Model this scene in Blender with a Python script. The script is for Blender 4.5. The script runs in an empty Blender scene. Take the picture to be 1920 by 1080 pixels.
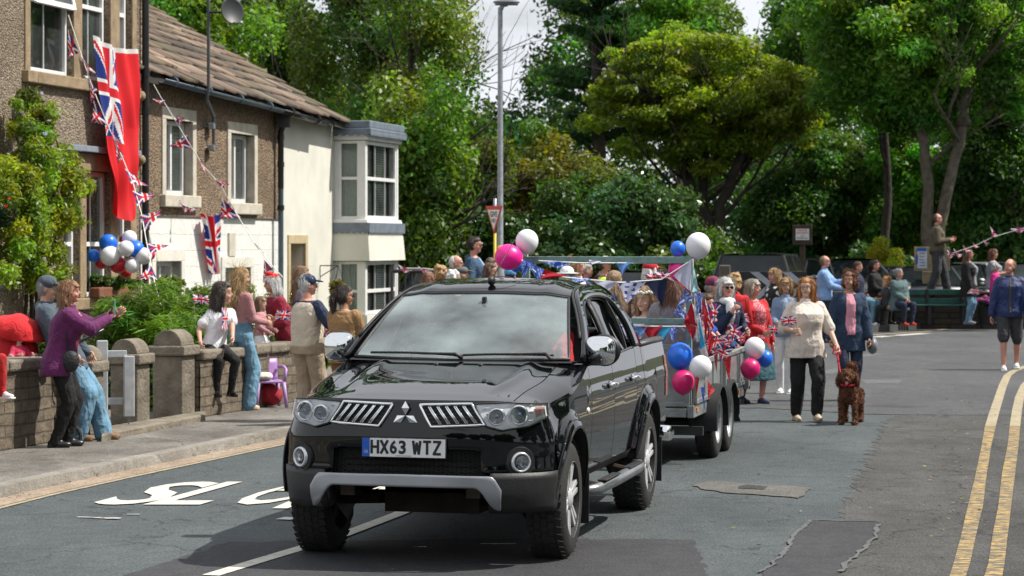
import bpy, bmesh, math, random
import numpy as np
from mathutils import Vector, Matrix, Euler, noise
random.seed(7); rng = np.random.default_rng(11)
LS = dict(local=True, smooth=True); LO = dict(local=True)
PI = math.pi; sin = math.sin; cos = math.cos; R = math.radians
SC = bpy.context.scene; COL = SC.collection
F = 4700.0; HZ = 455.0; CAMH = 2.0
def P(px, py, Y):      # a point seen at (px,py) of the 1920 wide photograph at distance Y
 return Vector(((px-960)*Y/F, Y, CAMH-(py-HZ)*Y/F))
def G(px, py, z=0.0):  # the same, where the sight line meets height z
 Y = (CAMH-z)*F/(py-HZ); return Vector(((px-960)*Y/F, Y, z))
def lerp(a, b, t): return a+(b-a)*t
def sst(a, b, x):
 t = min(1, max(0, (x-a)/(b-a))); return t*t*(3-2*t)
def interp(tab, x):
 if x <= tab[0][0]: return tab[0][1]
 for (x0, v0), (x1, v1) in zip(tab, tab[1:]):
  if x <= x1: return v0+(v1-v0)*(x-x0)/(x1-x0)
 return tab[-1][1]
# ------------------------------------------------------------ materials
MATS = {}
def _new(name):
 m = bpy.data.materials.new(name); m.use_nodes = True
 nt = m.node_tree; b = nt.nodes['Principled BSDF']
 return m, nt, b
def s2l(c):
 return tuple(((v/12.92) if v <= .04045 else ((v+.055)/1.055)**2.4) for v in c)
def mat(name, col, rough=.6, metal=0, var=.12, scale=6.0, bump=.0, bscale=40, spec=.5, coat=0, col2=None, trans=0, detail=4, sheen=0, emis=0, crough=.03, noobj=False):
 """noise-varied principled material; col linear rgb"""
 if name in MATS: return MATS[name]
 m, nt, b = _new(name); N = nt.nodes; L = nt.links
 tc = N.new('ShaderNodeTexCoord')
 if var > 0 or col2:
  n = N.new('ShaderNodeTexNoise'); n.inputs['Scale'].default_value = scale; n.inputs['Detail'].default_value = detail
  L.new(tc.outputs['Object'], n.inputs['Vector'])
  r = N.new('ShaderNodeValToRGB'); L.new(n.outputs['Fac'], r.inputs['Fac'])
  c2 = col2 if col2 else tuple(min(1, v*(1+var)) for v in col)
  c1 = col if col2 else tuple(v*(1-var) for v in col)
  r.color_ramp.elements[0].position = .32; r.color_ramp.elements[1].position = .68
  r.color_ramp.elements[0].color = (*c1, 1); r.color_ramp.elements[1].color = (*c2, 1)
  L.new(r.outputs['Color'], b.inputs['Base Color'])
 else: b.inputs['Base Color'].default_value = (*col, 1)
 b.inputs['Roughness'].default_value = rough; b.inputs['Metallic'].default_value = metal
 b.inputs['Specular IOR Level'].default_value = spec
 b.inputs['Coat Weight'].default_value = coat; b.inputs['Coat Roughness'].default_value = crough
 b.inputs['Transmission Weight'].default_value = trans
 if sheen: b.inputs['Sheen Weight'].default_value = sheen
 if emis: b.inputs['Emission Color'].default_value = (*col, 1); b.inputs['Emission Strength'].default_value = emis
 if bump > 0:
  n2 = N.new('ShaderNodeTexNoise'); n2.inputs['Scale'].default_value = bscale; n2.inputs['Detail'].default_value = 5
  L.new(tc.outputs['Object'], n2.inputs['Vector'])
  bp = N.new('ShaderNodeBump'); bp.inputs['Strength'].default_value = min(1, bump*2); bp.inputs['Distance'].default_value = .02*max(1, bump)
  L.new(n2.outputs['Fac'], bp.inputs['Height']); L.new(bp.outputs['Normal'], b.inputs['Normal'])
 MATS[name] = m; return m
def attr_mat(name, rough=.7, attr='Col', var=.1, trans=.0):
 if name in MATS: return MATS[name]
 m, nt, b = _new(name); N = nt.nodes; L = nt.links
 a = N.new('ShaderNodeAttribute'); a.attribute_name = attr
 n = N.new('ShaderNodeTexNoise'); n.inputs['Scale'].default_value = 9
 mr = N.new('ShaderNodeMapRange'); mr.inputs[3].default_value = 1-var; mr.inputs[4].default_value = 1+var
 L.new(n.outputs['Fac'], mr.inputs[0])
 mx = N.new('ShaderNodeVectorMath'); mx.operation = 'SCALE'
 L.new(a.outputs['Color'], mx.inputs[0]); L.new(mr.outputs[0], mx.inputs['Scale'])
 L.new(mx.outputs[0], b.inputs['Base Color']); b.inputs['Roughness'].default_value = rough
 if trans > 0:
  t = N.new('ShaderNodeBsdfTranslucent'); L.new(mx.outputs[0], t.inputs['Color'])
  ms = N.new('ShaderNodeMixShader'); ms.inputs[0].default_value = trans
  L.new(b.outputs[0], ms.inputs[1]); L.new(t.outputs[0], ms.inputs[2])
  L.new(ms.outputs[0], N['Material Output'].inputs['Surface'])
 MATS[name] = m; return m
def glass_mat(name, tint=(.8, .9, .9), dust_haze=.0, trans=.8, dcol=(.55, .62, .62), gl=.9, ior=1.6):
 """thin pane: transparent + fresnel gloss + a dusty film that also carries painted haze"""
 if name in MATS: return MATS[name]
 m, nt, b = _new(name); N = nt.nodes; L = nt.links; N.remove(b)
 t = N.new('ShaderNodeBsdfTransparent'); t.inputs['Color'].default_value = (*[v*trans for v in tint], 1)
 g = N.new('ShaderNodeBsdfGlossy'); g.inputs['Roughness'].default_value = .02; g.inputs['Color'].default_value = (gl, gl, gl, 1)
 fr = N.new('ShaderNodeFresnel'); fr.inputs['IOR'].default_value = ior
 ms = N.new('ShaderNodeMixShader'); L.new(fr.outputs[0], ms.inputs[0]); L.new(t.outputs[0], ms.inputs[1]); L.new(g.outputs[0], ms.inputs[2])
 out = ms
 if dust_haze > 0:
  d = N.new('ShaderNodeBsdfDiffuse'); d.inputs['Color'].default_value = (*dcol, 1)
  n = N.new('ShaderNodeTexNoise'); n.inputs['Scale'].default_value = 2.4; n.inputs['Detail'].default_value = 7
  tc = N.new('ShaderNodeTexCoord'); L.new(tc.outputs['Object'], n.inputs['Vector'])
  mr = N.new('ShaderNodeMapRange'); mr.inputs[1].default_value = .3; mr.inputs[2].default_value = .7; mr.inputs[3].default_value = dust_haze*.35; mr.inputs[4].default_value = dust_haze*1.9
  L.new(n.outputs['Fac'], mr.inputs[0])
  m2 = N.new('ShaderNodeMixShader'); L.new(mr.outputs[0], m2.inputs[0]); L.new(ms.outputs[0], m2.inputs[1]); L.new(d.outputs[0], m2.inputs[2]); out = m2
 L.new(out.outputs[0], N['Material Output'].inputs['Surface'])
 MATS[name] = m; return m
# ------------------------------------------------------------ objects
def tag(o, label=None, cat=None, group=None, kind=None):
 if label: o['label'] = label
 if cat: o['category'] = cat
 if group: o['group'] = group
 if kind: o['kind'] = kind
 return o
def empty(name, loc, label=None, cat=None, group=None, rz=0):
 o = bpy.data.objects.new(name, None); COL.objects.link(o); o.location = loc; o.rotation_euler = (0, 0, rz)
 o.empty_display_size = .2
 return tag(o, label, cat, group)
def wloc(o):
 v = Vector((0, 0, 0))
 while o is not None: v = v+Vector(o.location); o = o.parent
 return v
def link(name, me, parent=None, loc=None):
 o = bpy.data.objects.new(name, me); COL.objects.link(o)
 if parent is not None: o.parent = parent
 if loc is not None: o.location = loc
 return o
def copy_tree(o, parent=None):
 c = o.copy(); COL.objects.link(c)
 if parent is not None: c.parent = parent
 for ch in list(o.children): copy_tree(ch, c)
 return c
def np_mesh(name, V, Q, cols=None, uvs=None, smooth=False, n=4):
 me = bpy.data.meshes.new(name); V = np.asarray(V, dtype=np.float32); Q = np.asarray(Q, dtype=np.int32)
 me.vertices.add(len(V)); me.vertices.foreach_set('co', V.ravel())
 me.loops.add(Q.size); me.loops.foreach_set('vertex_index', Q.ravel())
 me.polygons.add(len(Q)); me.polygons.foreach_set('loop_start', np.arange(0, Q.size, n, dtype=np.int32))
 if smooth: me.polygons.foreach_set('use_smooth', np.ones(len(Q), dtype=bool))
 me.update(calc_edges=True)
 if cols is not None:
  a = me.attributes.new('Col', 'FLOAT_COLOR', 'FACE'); c = np.ones((len(Q), 4), dtype=np.float32); c[:, :3] = cols
  a.data.foreach_set('color', c.ravel())
 return me
class MB:
 def __init__(s, M=None): s.v = []; s.f = []; s.mi = []; s.M = M; s.m = 0; s.cols = None
 def add(s, vs, fs, M=None):
  o = len(s.v)
  for p in vs:
   p = Vector(p)
   if M is not None: p = M @ p
   if s.M is not None: p = s.M @ p
   s.v.append(p)
  for f in fs: s.f.append([o+i for i in f]); s.mi.append(s.m)
  return s
 def box(s, c, sz, M=None, rz=0, taper=1.0):
  x, y, z = sz[0]/2, sz[1]/2, sz[2]/2; t = taper
  vs = [(-x, -y, -z), (x, -y, -z), (x, y, -z), (-x, y, -z), (-x*t, -y*t, z), (x*t, -y*t, z), (x*t, y*t, z), (-x*t, y*t, z)]
  T = Matrix.Translation(c) @ Matrix.Rotation(rz, 4, 'Z')
  if M is not None: T = Matrix.Translation(c) @ M
  return s.add([T @ Vector(v) for v in vs], [(3, 2, 1, 0), (4, 5, 6, 7), (0, 1, 5, 4), (1, 2, 6, 5), (2, 3, 7, 6), (3, 0, 4, 7)])
 def hexa(s, b, t):   # bottom quad, top quad (ccw seen from above)
  return s.add(list(b)+list(t), [(3, 2, 1, 0), (4, 5, 6, 7), (0, 1, 5, 4), (1, 2, 6, 5), (2, 3, 7, 6), (3, 0, 4, 7)])
 def tube(s, pts, rad, n=8, cap=True, flat=None):
  pts = [Vector(p) for p in pts]
  if not hasattr(rad, '__len__'): rad = [rad]*len(pts)
  vs = []; fs = []; up = None
  for i, p in enumerate(pts):
   d = (pts[min(i+1, len(pts)-1)]-pts[max(i-1, 0)])
   if d.length < 1e-9: d = Vector((0, 0, 1))
   d.normalize()
   if up is None: up = Vector((0, 0, 1)) if abs(d.z) < .9 else Vector((1, 0, 0))
   a = d.cross(up)
   if a.length < 1e-4: a = d.cross(Vector((1, 0, 0)))
   a.normalize(); b = a.cross(d).normalized(); up = b
   for k in range(n):
    t = 2*PI*k/n; r = rad[i]; ra, rb = (r, r) if flat is None else (r, r*flat)
    vs.append(p+a*ra*cos(t)+b*rb*sin(t))
  for i in range(len(pts)-1):
   for k in range(n): fs.append((i*n+k, i*n+(k+1) % n, (i+1)*n+(k+1) % n, (i+1)*n+k))
  if cap: fs.append(tuple(range(n))[::-1]); fs.append(tuple((len(pts)-1)*n+k for k in range(n)))
  return s.add(vs, fs)
 def ell(s, c, r, nu=14, nv=9, M=None):
  if not hasattr(r, '__len__'): r = (r, r, r)
  vs = [(0, 0, -r[2])]; fs = []
  for j in range(1, nv):
   a = -PI/2+PI*j/nv
   for i in range(nu): t = 2*PI*i/nu; vs.append((r[0]*cos(a)*cos(t), r[1]*cos(a)*sin(t), r[2]*sin(a)))
  vs.append((0, 0, r[2])); top = len(vs)-1
  for i in range(nu): fs.append((0, 1+(i+1) % nu, 1+i)); fs.append((top, 1+(nv-2)*nu+i, 1+(nv-2)*nu+(i+1) % nu))
  for j in range(nv-2):
   for i in range(nu): a = 1+j*nu+i; b = 1+j*nu+(i+1) % nu; fs.append((a, b, b+nu, a+nu))
  T = Matrix.Translation(c)
  if M is not None: T = T @ M
  return s.add([T @ Vector(v) for v in vs], fs)
 def cap(s, p0, r0, p1, r1, n=10):    # tapered capsule
  s.tube([p0, p1], [r0, r1], n); s.ell(p0, r0, n, 7); s.ell(p1, r1, n, 7); return s
 def lathe(s, prof, n=24, axis='Z', M=None, close=False):
  vs = []; fs = []; m = len(prof)
  for k in range(n):
   t = 2*PI*k/n
   for r, h in prof:
    if axis == 'Z': vs.append((r*cos(t), r*sin(t), h))
    elif axis == 'X': vs.append((h, r*cos(t), r*sin(t)))
    else: vs.append((r*cos(t), h, r*sin(t)))
  for k in range(n):
   k2 = (k+1) % n
   for i in range(m-1): fs.append((k*m+i, k2*m+i, k2*m+i+1, k*m+i+1))
   if close: fs.append((k*m+m-1, k2*m+m-1, k2*m, k*m))
  if M is not None: vs = [M @ Vector(v) for v in vs]
  return s.add(vs, fs)
 def grid(s, fn, nu, nv, closed=False):
  vs = [fn(i/nu, j/nv) for i in range(nu+1) for j in range(nv+1)]
  fs = [(i*(nv+1)+j, (i+1)*(nv+1)+j, (i+1)*(nv+1)+j+1, i*(nv+1)+j+1) for i in range(nu) for j in range(nv)]
  return s.add(vs, fs)
 def strip(s, A, B, nv=1, fn=None):    # surface between two polylines of equal length
  n = len(A)
  def f(i, j):
   p = Vector(A[i]).lerp(Vector(B[i]), j/nv); return fn(p) if fn else p
  vs = [f(i, j) for i in range(n) for j in range(nv+1)]
  fs = [(i*(nv+1)+j, (i+1)*(nv+1)+j, (i+1)*(nv+1)+j+1, i*(nv+1)+j+1) for i in range(n-1) for j in range(nv)]
  return s.add(vs, fs)
 def prism(s, poly, d, M=None):   # 2D poly (x,z) extruded along y by d
  n = len(poly); vs = [(x, 0, z) for x, z in poly]+[(x, d, z) for x, z in poly]
  fs = [tuple(range(n)), tuple(range(2*n-1, n-1, -1))]+[(i, i+n, (i+1) % n+n, (i+1) % n) for i in range(n)]
  if M is not None: vs = [M @ Vector(v) for v in vs]
  return s.add(vs, fs)
 def build(s, name, mats, parent=None, local=False, smooth=False, bevel=0, loc=None, solid=0, subsurf=0, auto=None, label=None, cat=None, group=None, kind=None, seg=2, offset=-1):
  me = bpy.data.meshes.new(name)
  vs = s.v
  if not local:
   if parent is not None: o0 = wloc(parent)
   else:
    if loc is None:
     xs = [p.x for p in vs]; ys = [p.y for p in vs]; zs = [p.z for p in vs]
     loc = Vector(((min(xs)+max(xs))/2, (min(ys)+max(ys))/2, min(zs)))
    o0 = Vector(loc)
   vs = [p-o0 for p in vs]
  me.from_pydata([tuple(p) for p in vs], [], s.f)
  if not isinstance(mats, (list, tuple)): mats = [mats]
  for m in mats: me.materials.append(m)
  me.polygons.foreach_set('material_index', s.mi)
  if s.cols is not None:
   a = me.attributes.new('Col', 'FLOAT_COLOR', 'FACE')
   a.data.foreach_set('color', np.array([(c[0], c[1], c[2], 1) for c in s.cols], dtype=np.float32).ravel())
  bm = bmesh.new(); bm.from_mesh(me)
  if smooth: bmesh.ops.remove_doubles(bm, verts=bm.verts, dist=1e-5)
  if not solid: bmesh.ops.recalc_face_normals(bm, faces=bm.faces)
  bm.to_mesh(me); bm.free()
  if smooth: me.polygons.foreach_set('use_smooth', [True]*len(me.polygons))
  if smooth and auto is not None: me.set_sharp_from_angle(angle=R(auto))
  o = link(name, me, parent, loc if parent is None and not local else None)
  if solid: m = o.modifiers.new('solid', 'SOLIDIFY'); m.thickness = solid; m.offset = offset
  if bevel: m = o.modifiers.new('bevel', 'BEVEL'); m.width = bevel; m.segments = seg; m.limit_method = 'ANGLE'
  if subsurf: m = o.modifiers.new('sub', 'SUBSURF'); m.levels = m.render_levels = subsurf
  return tag(o, label, cat, group, kind)
S2 = bpy.data.scenes.new('workbench'); TCOL = S2.collection     # a side scene where shapes are evaluated, removed at the end
def evalmesh(o):
 vl = S2.view_layers[0]; vl.update(); dg = vl.depsgraph
 return bpy.data.meshes.new_from_object(o.evaluated_get(dg), depsgraph=dg)
def text_mesh(txt, size=1.0, bold=0.0, align='CENTER', depth=0.0, space=1.0):
 """flat letters in the XY plane"""
 cu = bpy.data.curves.new('t', 'FONT'); cu.body = txt; cu.size = size; cu.offset = bold; cu.align_x = align; cu.extrude = depth; cu.space_character = space
 cu.resolution_u = 3
 o = bpy.data.objects.new('t', cu); TCOL.objects.link(o); me = evalmesh(o)
 bpy.data.objects.remove(o); bpy.data.curves.remove(cu)
 return me
def text_into(mb, txt, size, M, bold=0.0, align='CENTER', space=1.0, depth=0.0):
 me = text_mesh(txt, size, bold, align, depth, space)
 mb.add([v.co.copy() for v in me.vertices], [tuple(p.vertices) for p in me.polygons], M)
 bpy.data.meshes.remove(me)
def text_fit(mb, txt, w, h, M, bold=0.0, space=1.0):
 """letters fitted to a w x h rectangle centred on M's origin (plane XZ, facing -Y)"""
 me = text_mesh(txt, 1.0, bold, 'CENTER', 0.0, space)
 co = [v.co.copy() for v in me.vertices]
 x0 = min(c.x for c in co); x1 = max(c.x for c in co); y0 = min(c.y for c in co); y1 = max(c.y for c in co)
 vs = [Vector(((c.x-(x0+x1)/2)*w/(x1-x0), 0, (c.y-(y0+y1)/2)*h/(y1-y0))) for c in co]
 mb.add([M @ v for v in vs], [tuple(p.vertices) for p in me.polygons]); bpy.data.meshes.remove(me)
def frameM(o, xd, zd=Vector((0, 0, 1))):
 """matrix with local X along xd, local Z along zd, local -Y out of the front"""
 xd = Vector(xd).normalized(); zd = Vector(zd).normalized(); yd = zd.cross(xd).normalized(); zd = xd.cross(yd).normalized()
 M = Matrix((xd, yd, zd)).transposed().to_4x4(); M.translation = Vector(o); return M
# ---- union jack colours by (u,v) in 0..1
RED = (.62, .008, .02); WHT = (.8, .8, .8); BLU = (.01, .03, .22)
def jack(u, v):
 x = (u-.5)*60; y = (v-.5)*30
 if abs(x) < 3 or abs(y) < 3: return RED
 if abs(x) < 5 or abs(y) < 5: return WHT
 dx = math.copysign(2/5**.5, x); dy = math.copysign(1/5**.5, y); q = dx*y-dy*x
 if -2.0 < q < 0: return RED
 if abs(q) < 3: return WHT
 return BLU
def cloth_grid(name, fn, colfn, nu, nv, parent=None, mat_=None, **kw):
 b = MB(); b.grid(fn, nu, nv)
 b.cols = [colfn((i+.5)/nu, (j+.5)/nv) for i in range(nu) for j in range(nv)]
 return b.build(name, mat_ or attr_mat('printed_cloth', .75, trans=.25), parent, smooth=True, **kw)
# ------------------------------------------------------------ camera, sun, sky
cam = bpy.data.cameras.new('camera'); cam.lens = F/1920*36; cam.sensor_width = 36; cam.shift_y = -(540-HZ)/1920
cam.clip_end = 3000; cam.clip_start = .1
co = bpy.data.objects.new('camera', cam); COL.objects.link(co); co.location = (0, 0, CAMH); co.rotation_euler = (R(90), 0, 0)
cam.dof.use_dof = True; cam.dof.focus_distance = 17.5; cam.dof.aperture_fstop = 6.3
SC.camera = co
SUN_EL = R(54); SUN_AZ = R(2)      # azimuth measured from +x towards +y
sd = Vector((cos(SUN_EL)*cos(SUN_AZ), cos(SUN_EL)*sin(SUN_AZ), sin(SUN_EL)))
sl = bpy.data.lights.new('sun', 'SUN'); sl.energy = 5.0; sl.angle = R(.55); sl.color = (1, .95, .87)
so = bpy.data.objects.new('sun', sl); COL.objects.link(so); so.rotation_euler = sd.to_track_quat('Z', 'Y').to_euler(); so.location = (30, 20, 40)
W = bpy.data.worlds.new('World'); SC.world = W; W.use_nodes = True
nt = W.node_tree; N = nt.nodes; L = nt.links; bg = N['Background']
sk = N.new('ShaderNodeTexSky'); sk.sky_type = 'NISHITA'; sk.sun_disc = False; sk.sun_elevation = SUN_EL; sk.sun_rotation = R(90)-SUN_AZ
sk.air_density = 1.2; sk.dust_density = 1.5; sk.ozone_density = 1.5
tc = N.new('ShaderNodeTexCoord'); mp = N.new('ShaderNodeMapping'); mp.inputs['Scale'].default_value = (1, 1, 2.6)
L.new(tc.outputs['Generated'], mp.inputs['Vector'])
n1 = N.new('ShaderNodeTexNoise'); n1.inputs['Scale'].default_value = 2.6; n1.inputs['Detail'].default_value = 9; n1.inputs['Roughness'].default_value = .58
L.new(mp.outputs[0], n1.inputs['Vector'])
cr = N.new('ShaderNodeValToRGB'); cr.color_ramp.elements[0].position = .24; cr.color_ramp.elements[1].position = .40
L.new(n1.outputs['Fac'], cr.inputs['Fac'])
mx = N.new('ShaderNodeMix'); mx.data_type = 'RGBA'; L.new(cr.outputs['Color'], mx.inputs['Factor'])
L.new(sk.outputs[0], mx.inputs['A']); mx.inputs['B'].default_value = (14.5, 15.0, 16.0, 1)
L.new(mx.outputs['Result'], bg.inputs['Color']); bg.inputs['Strength'].default_value = .050
SC.view_settings.view_transform = 'Standard'; SC.view_settings.look = 'None'; SC.view_settings.exposure = .35; SC.view_settings.gamma = 1
SC.cycles.max_bounces = 8; SC.cycles.transparent_max_bounces = 16; SC.cycles.caustics_reflective = False; SC.cycles.caustics_refractive = False
# ------------------------------------------------------------ ground materials
def ground_mat(name, base, alt, fine=(.6, 1.5), patch=.6, bump=.5, rough=.85, pscale=.5, speck=0):
 m, nt, b = _new(name); N = nt.nodes; L = nt.links
 g = N.new('ShaderNodeNewGeometry')
 n1 = N.new('ShaderNodeTexNoise'); n1.inputs['Scale'].default_value = pscale; n1.inputs['Detail'].default_value = 6; n1.inputs['Roughness'].default_value = .65
 mp = N.new('ShaderNodeMapping'); mp.inputs['Scale'].default_value = (1.0, .45, 1); mp.inputs['Rotation'].default_value = (0, 0, .22)
 L.new(g.outputs['Position'], mp.inputs['Vector']); L.new(mp.outputs[0], n1.inputs['Vector'])
 r = N.new('ShaderNodeValToRGB'); r.color_ramp.elements[0].position = .35; r.color_ramp.elements[1].position = .65
 r.color_ramp.elements[0].color = (*base, 1); r.color_ramp.elements[1].color = (*alt, 1); L.new(n1.outputs['Fac'], r.inputs['Fac'])
 n2 = N.new('ShaderNodeTexNoise'); n2.inputs['Scale'].default_value = 42; n2.inputs['Detail'].default_value = 5; n2.inputs['Roughness'].default_value = .8
 L.new(g.outputs['Position'], n2.inputs['Vector'])
 mr = N.new('ShaderNodeMapRange'); mr.inputs[1].default_value = .3; mr.inputs[2].default_value = .7; mr.inputs[3].default_value = fine[0]; mr.inputs[4].default_value = fine[1]
 L.new(n2.outputs['Fac'], mr.inputs[0])
 n4 = N.new('ShaderNodeTexNoise'); n4.inputs['Scale'].default_value = 6; n4.inputs['Detail'].default_value = 8; n4.inputs['Roughness'].default_value = .75
 L.new(g.outputs['Position'], n4.inputs['Vector'])
 mr4 = N.new('ShaderNodeMapRange'); mr4.inputs[1].default_value = .3; mr4.inputs[2].default_value = .7; mr4.inputs[3].default_value = .78; mr4.inputs[4].default_value = 1.22
 L.new(n4.outputs['Fac'], mr4.inputs[0])
 mu = N.new('ShaderNodeMath'); mu.operation = 'MULTIPLY'; L.new(mr.outputs[0], mu.inputs[0]); L.new(mr4.outputs[0], mu.inputs[1])
 # cracks
 vo = N.new('ShaderNodeTexVoronoi'); vo.feature = 'DISTANCE_TO_EDGE'; vo.inputs['Scale'].default_value = .7
 nz = N.new('ShaderNodeTexNoise'); nz.inputs['Scale'].default_value = 1.6; nz.inputs['Detail'].default_value = 6
 L.new(g.outputs['Position'], nz.inputs['Vector'])
 ad = N.new('ShaderNodeVectorMath'); ad.operation = 'MULTIPLY_ADD'; L.new(nz.outputs['Color'], ad.inputs[0]); ad.inputs[1].default_value = (1.2, 1.2, 0); L.new(g.outputs['Position'], ad.inputs[2])
 L.new(ad.outputs[0], vo.inputs['Vector'])
 mc = N.new('ShaderNodeMapRange'); mc.inputs[1].default_value = 0; mc.inputs[2].default_value = .012; mc.inputs[3].default_value = patch; mc.inputs[4].default_value = 1
 L.new(vo.outputs['Distance'], mc.inputs[0])
 mu2 = N.new('ShaderNodeMath'); mu2.operation = 'MULTIPLY'; L.new(mu.outputs[0], mu2.inputs[0]); L.new(mc.outputs[0], mu2.inputs[1])
 sc = N.new('ShaderNodeVectorMath'); sc.operation = 'SCALE'; L.new(r.outputs['Color'], sc.inputs[0]); L.new(mu2.outputs[0], sc.inputs['Scale'])
 L.new(sc.outputs[0], b.inputs['Base Color']); b.inputs['Roughness'].default_value = rough; b.inputs['Specular IOR Level'].default_value = .35
 n3 = N.new('ShaderNodeTexNoise'); n3.inputs['Scale'].default_value = 55; n3.inputs['Detail'].default_value = 4
 L.new(g.outputs['Position'], n3.inputs['Vector'])
 bp = N.new('ShaderNodeBump'); bp.inputs['Strength'].default_value = bump; bp.inputs['Distance'].default_value = .02
 L.new(n3.outputs['Fac'], bp.inputs['Height']); L.new(bp.outputs['Normal'], b.inputs['Normal'])
 MATS[name] = m; return m
M_ASPH = ground_mat('asphalt', (.047, .058, .062), (.086, .100, .103), (.30, 1.75), .5, .9)
M_OLD = ground_mat('old_asphalt', (.042, .042, .041), (.085, .083, .078), (.3, 1.8), .4, 1, pscale=.9)
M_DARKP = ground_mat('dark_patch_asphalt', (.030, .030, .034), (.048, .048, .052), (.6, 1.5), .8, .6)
M_FAR = ground_mat('far_asphalt', (.058, .060, .064), (.092, .094, .097), (.5, 1.5), .6, .8)
M_PAVE = ground_mat('pavement_tarmac', (.095, .086, .076), (.20, .185, .165), (.4, 1.6), .4, .8, pscale=1.1)
M_SAND = ground_mat('gutter_grit', (.24, .18, .13), (.34, .27, .20), (.5, 1.5), .8, .8, pscale=2)
M_KERB = ground_mat('kerb_stone', (.17, .155, .13), (.27, .25, .22), (.7, 1.3), .6, .6, pscale=2)
M_SOIL = ground_mat('woodland_soil', (.035, .045, .02), (.06, .075, .03), (.6, 1.4), 1, .6, pscale=.8)
M_SEAL = ground_mat('sealant', (.075, .082, .084), (.115, .12, .12), (.8, 1.2), 1, .2)
def paint_mat(name, col, worn, thr=(.40, .5)):
 m, nt, b = _new(name); N = nt.nodes; L = nt.links
 g = N.new('ShaderNodeNewGeometry'); n1 = N.new('ShaderNodeTexNoise'); n1.inputs['Scale'].default_value = 14; n1.inputs['Detail'].default_value = 8; n1.inputs['Roughness'].default_value = .8
 mp = N.new('ShaderNodeMapping'); mp.inputs['Scale'].default_value = (.6, 1.5, 1); L.new(g.outputs['Position'], mp.inputs['Vector']); L.new(mp.outputs[0], n1.inputs['Vector'])
 r = N.new('ShaderNodeValToRGB'); r.color_ramp.elements[0].position = thr[0]; r.color_ramp.elements[1].position = thr[1]
 r.color_ramp.elements[0].color = (*worn, 1); r.color_ramp.elements[1].color = (*col, 1)
 L.new(n1.outputs['Fac'], r.inputs['Fac']); L.new(r.outputs['Color'], b.inputs['Base Color']); b.inputs['Roughness'].default_value = .75
 bp = N.new('ShaderNodeBump'); bp.inputs['Strength'].default_value = .4; bp.inputs['Distance'].default_value = .01
 L.new(n1.outputs['Fac'], bp.inputs['Height']); L.new(bp.outputs['Normal'], b.inputs['Normal'])
 MATS[name] = m; return m
M_WPAINT = paint_mat('white_road_paint', (.54, .52, .46), (.24, .24, .23), (.37, .49))
M_WWORN = paint_mat('worn_white_paint', (.50, .49, .45), (.13, .135, .135), (.44, .5))
M_YPAINT = paint_mat('yellow_road_paint', (.52, .33, .085), (.09, .085, .072), (.49, .57))
M_YFADE = paint_mat('faded_yellow_paint', (.42, .34, .20), (.17, .16, .13), (.42, .56))
def flat(name, pts, m, z=0, kind='structure'):
 if name in ('worn_road_edge', 'junction_road', 'dark_patch', 'road_patch', 'manhole_surround', 'pale_patch'):   # ragged edges
  q = []; ns = .05 if name != 'worn_road_edge' else .13
  for a, c in zip(pts, pts[1:]+pts[:1]):
   a = Vector((a[0], a[1], 0)); c = Vector((c[0], c[1], 0)); k = min(200, max(1, int((c-a).length/.08)))
   for i in range(k): p = a.lerp(c, i/k); q.append((p.x+ns*noise.noise(p*5), p.y+ns*2*noise.noise(p*5+Vector((9, 0, 3)))))
  pts = q
 b = MB(); b.add([(p[0], p[1], z) for p in pts], [tuple(range(len(pts)))])
 return b.build(name, m, kind=kind, loc=(0, 0, 0))
gr = MB(); gr.add([(-600, -300, -.03), (600, -300, -.03), (600, 1500, -.03), (-600, 1500, -.03)], [(0, 1, 2, 3)])
gr.build('ground', M_SOIL, kind='structure', loc=(0, 0, 0))
# kerb line on the left: photo points at road level
KL = [G(px, py) for px, py in ((-350, 1040), (0, 950), (100, 925), (240, 894), (400, 860), (540, 830))]
d = (KL[-1]-KL[-2]).normalized()
KL = [KL[0]-(KL[1]-KL[0]).normalized()*12]+KL+[KL[-1]+d*8, KL[-1]+d*16+Vector((.3, 0, 0))]
NRM = Vector((-1, .25, 0)).normalized()
# road: a sheet from the left edge out to the right, reaching the far kerb and beyond
road = [(p.x, p.y) for p in KL]
flat('road', [(-9.5, -30)]+road+[(2.5, 70), (8, 95), (90, 110), (90, -30)], M_ASPH, 0)
# older, darker surface on the right-hand side and the grey junction beyond the joint
flat('worn_road_edge', [G(1500, 1200), G(1535, 1080), G(1560, 1000), G(1610, 900), G(1640, 830), G(1660, 790), G(1700, 776), G(2500, 775), G(2900, 900), G(2900, 1200)], M_OLD, .003)
flat('junction_road', [G(1150, 768), G(1420, 765), G(1640, 778), G(2600, 782), G(2900, 640), G(2300, 590), G(1900, 597), G(1640, 621), G(1300, 640), G(1000, 665)], M_FAR, .006)
flat('dark_patch', [G(150, 1110), G(235, 1080), G(330, 1050), G(430, 1016), G(560, 1015), G(640, 1016), G(900, 1010), G(1300, 1012), G(1340, 1110)], M_DARKP, .004)  # dark repair with the pickup's ground shadow painted into the same tone
flat('road_patch', [G(1425, 1085), G(1468, 1040), G(1492, 1005), G(1520, 977), G(1640, 978), G(1648, 985), G(1640, 1010), G(1600, 1045), G(1570, 1085)], M_DARKP, .008)
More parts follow.
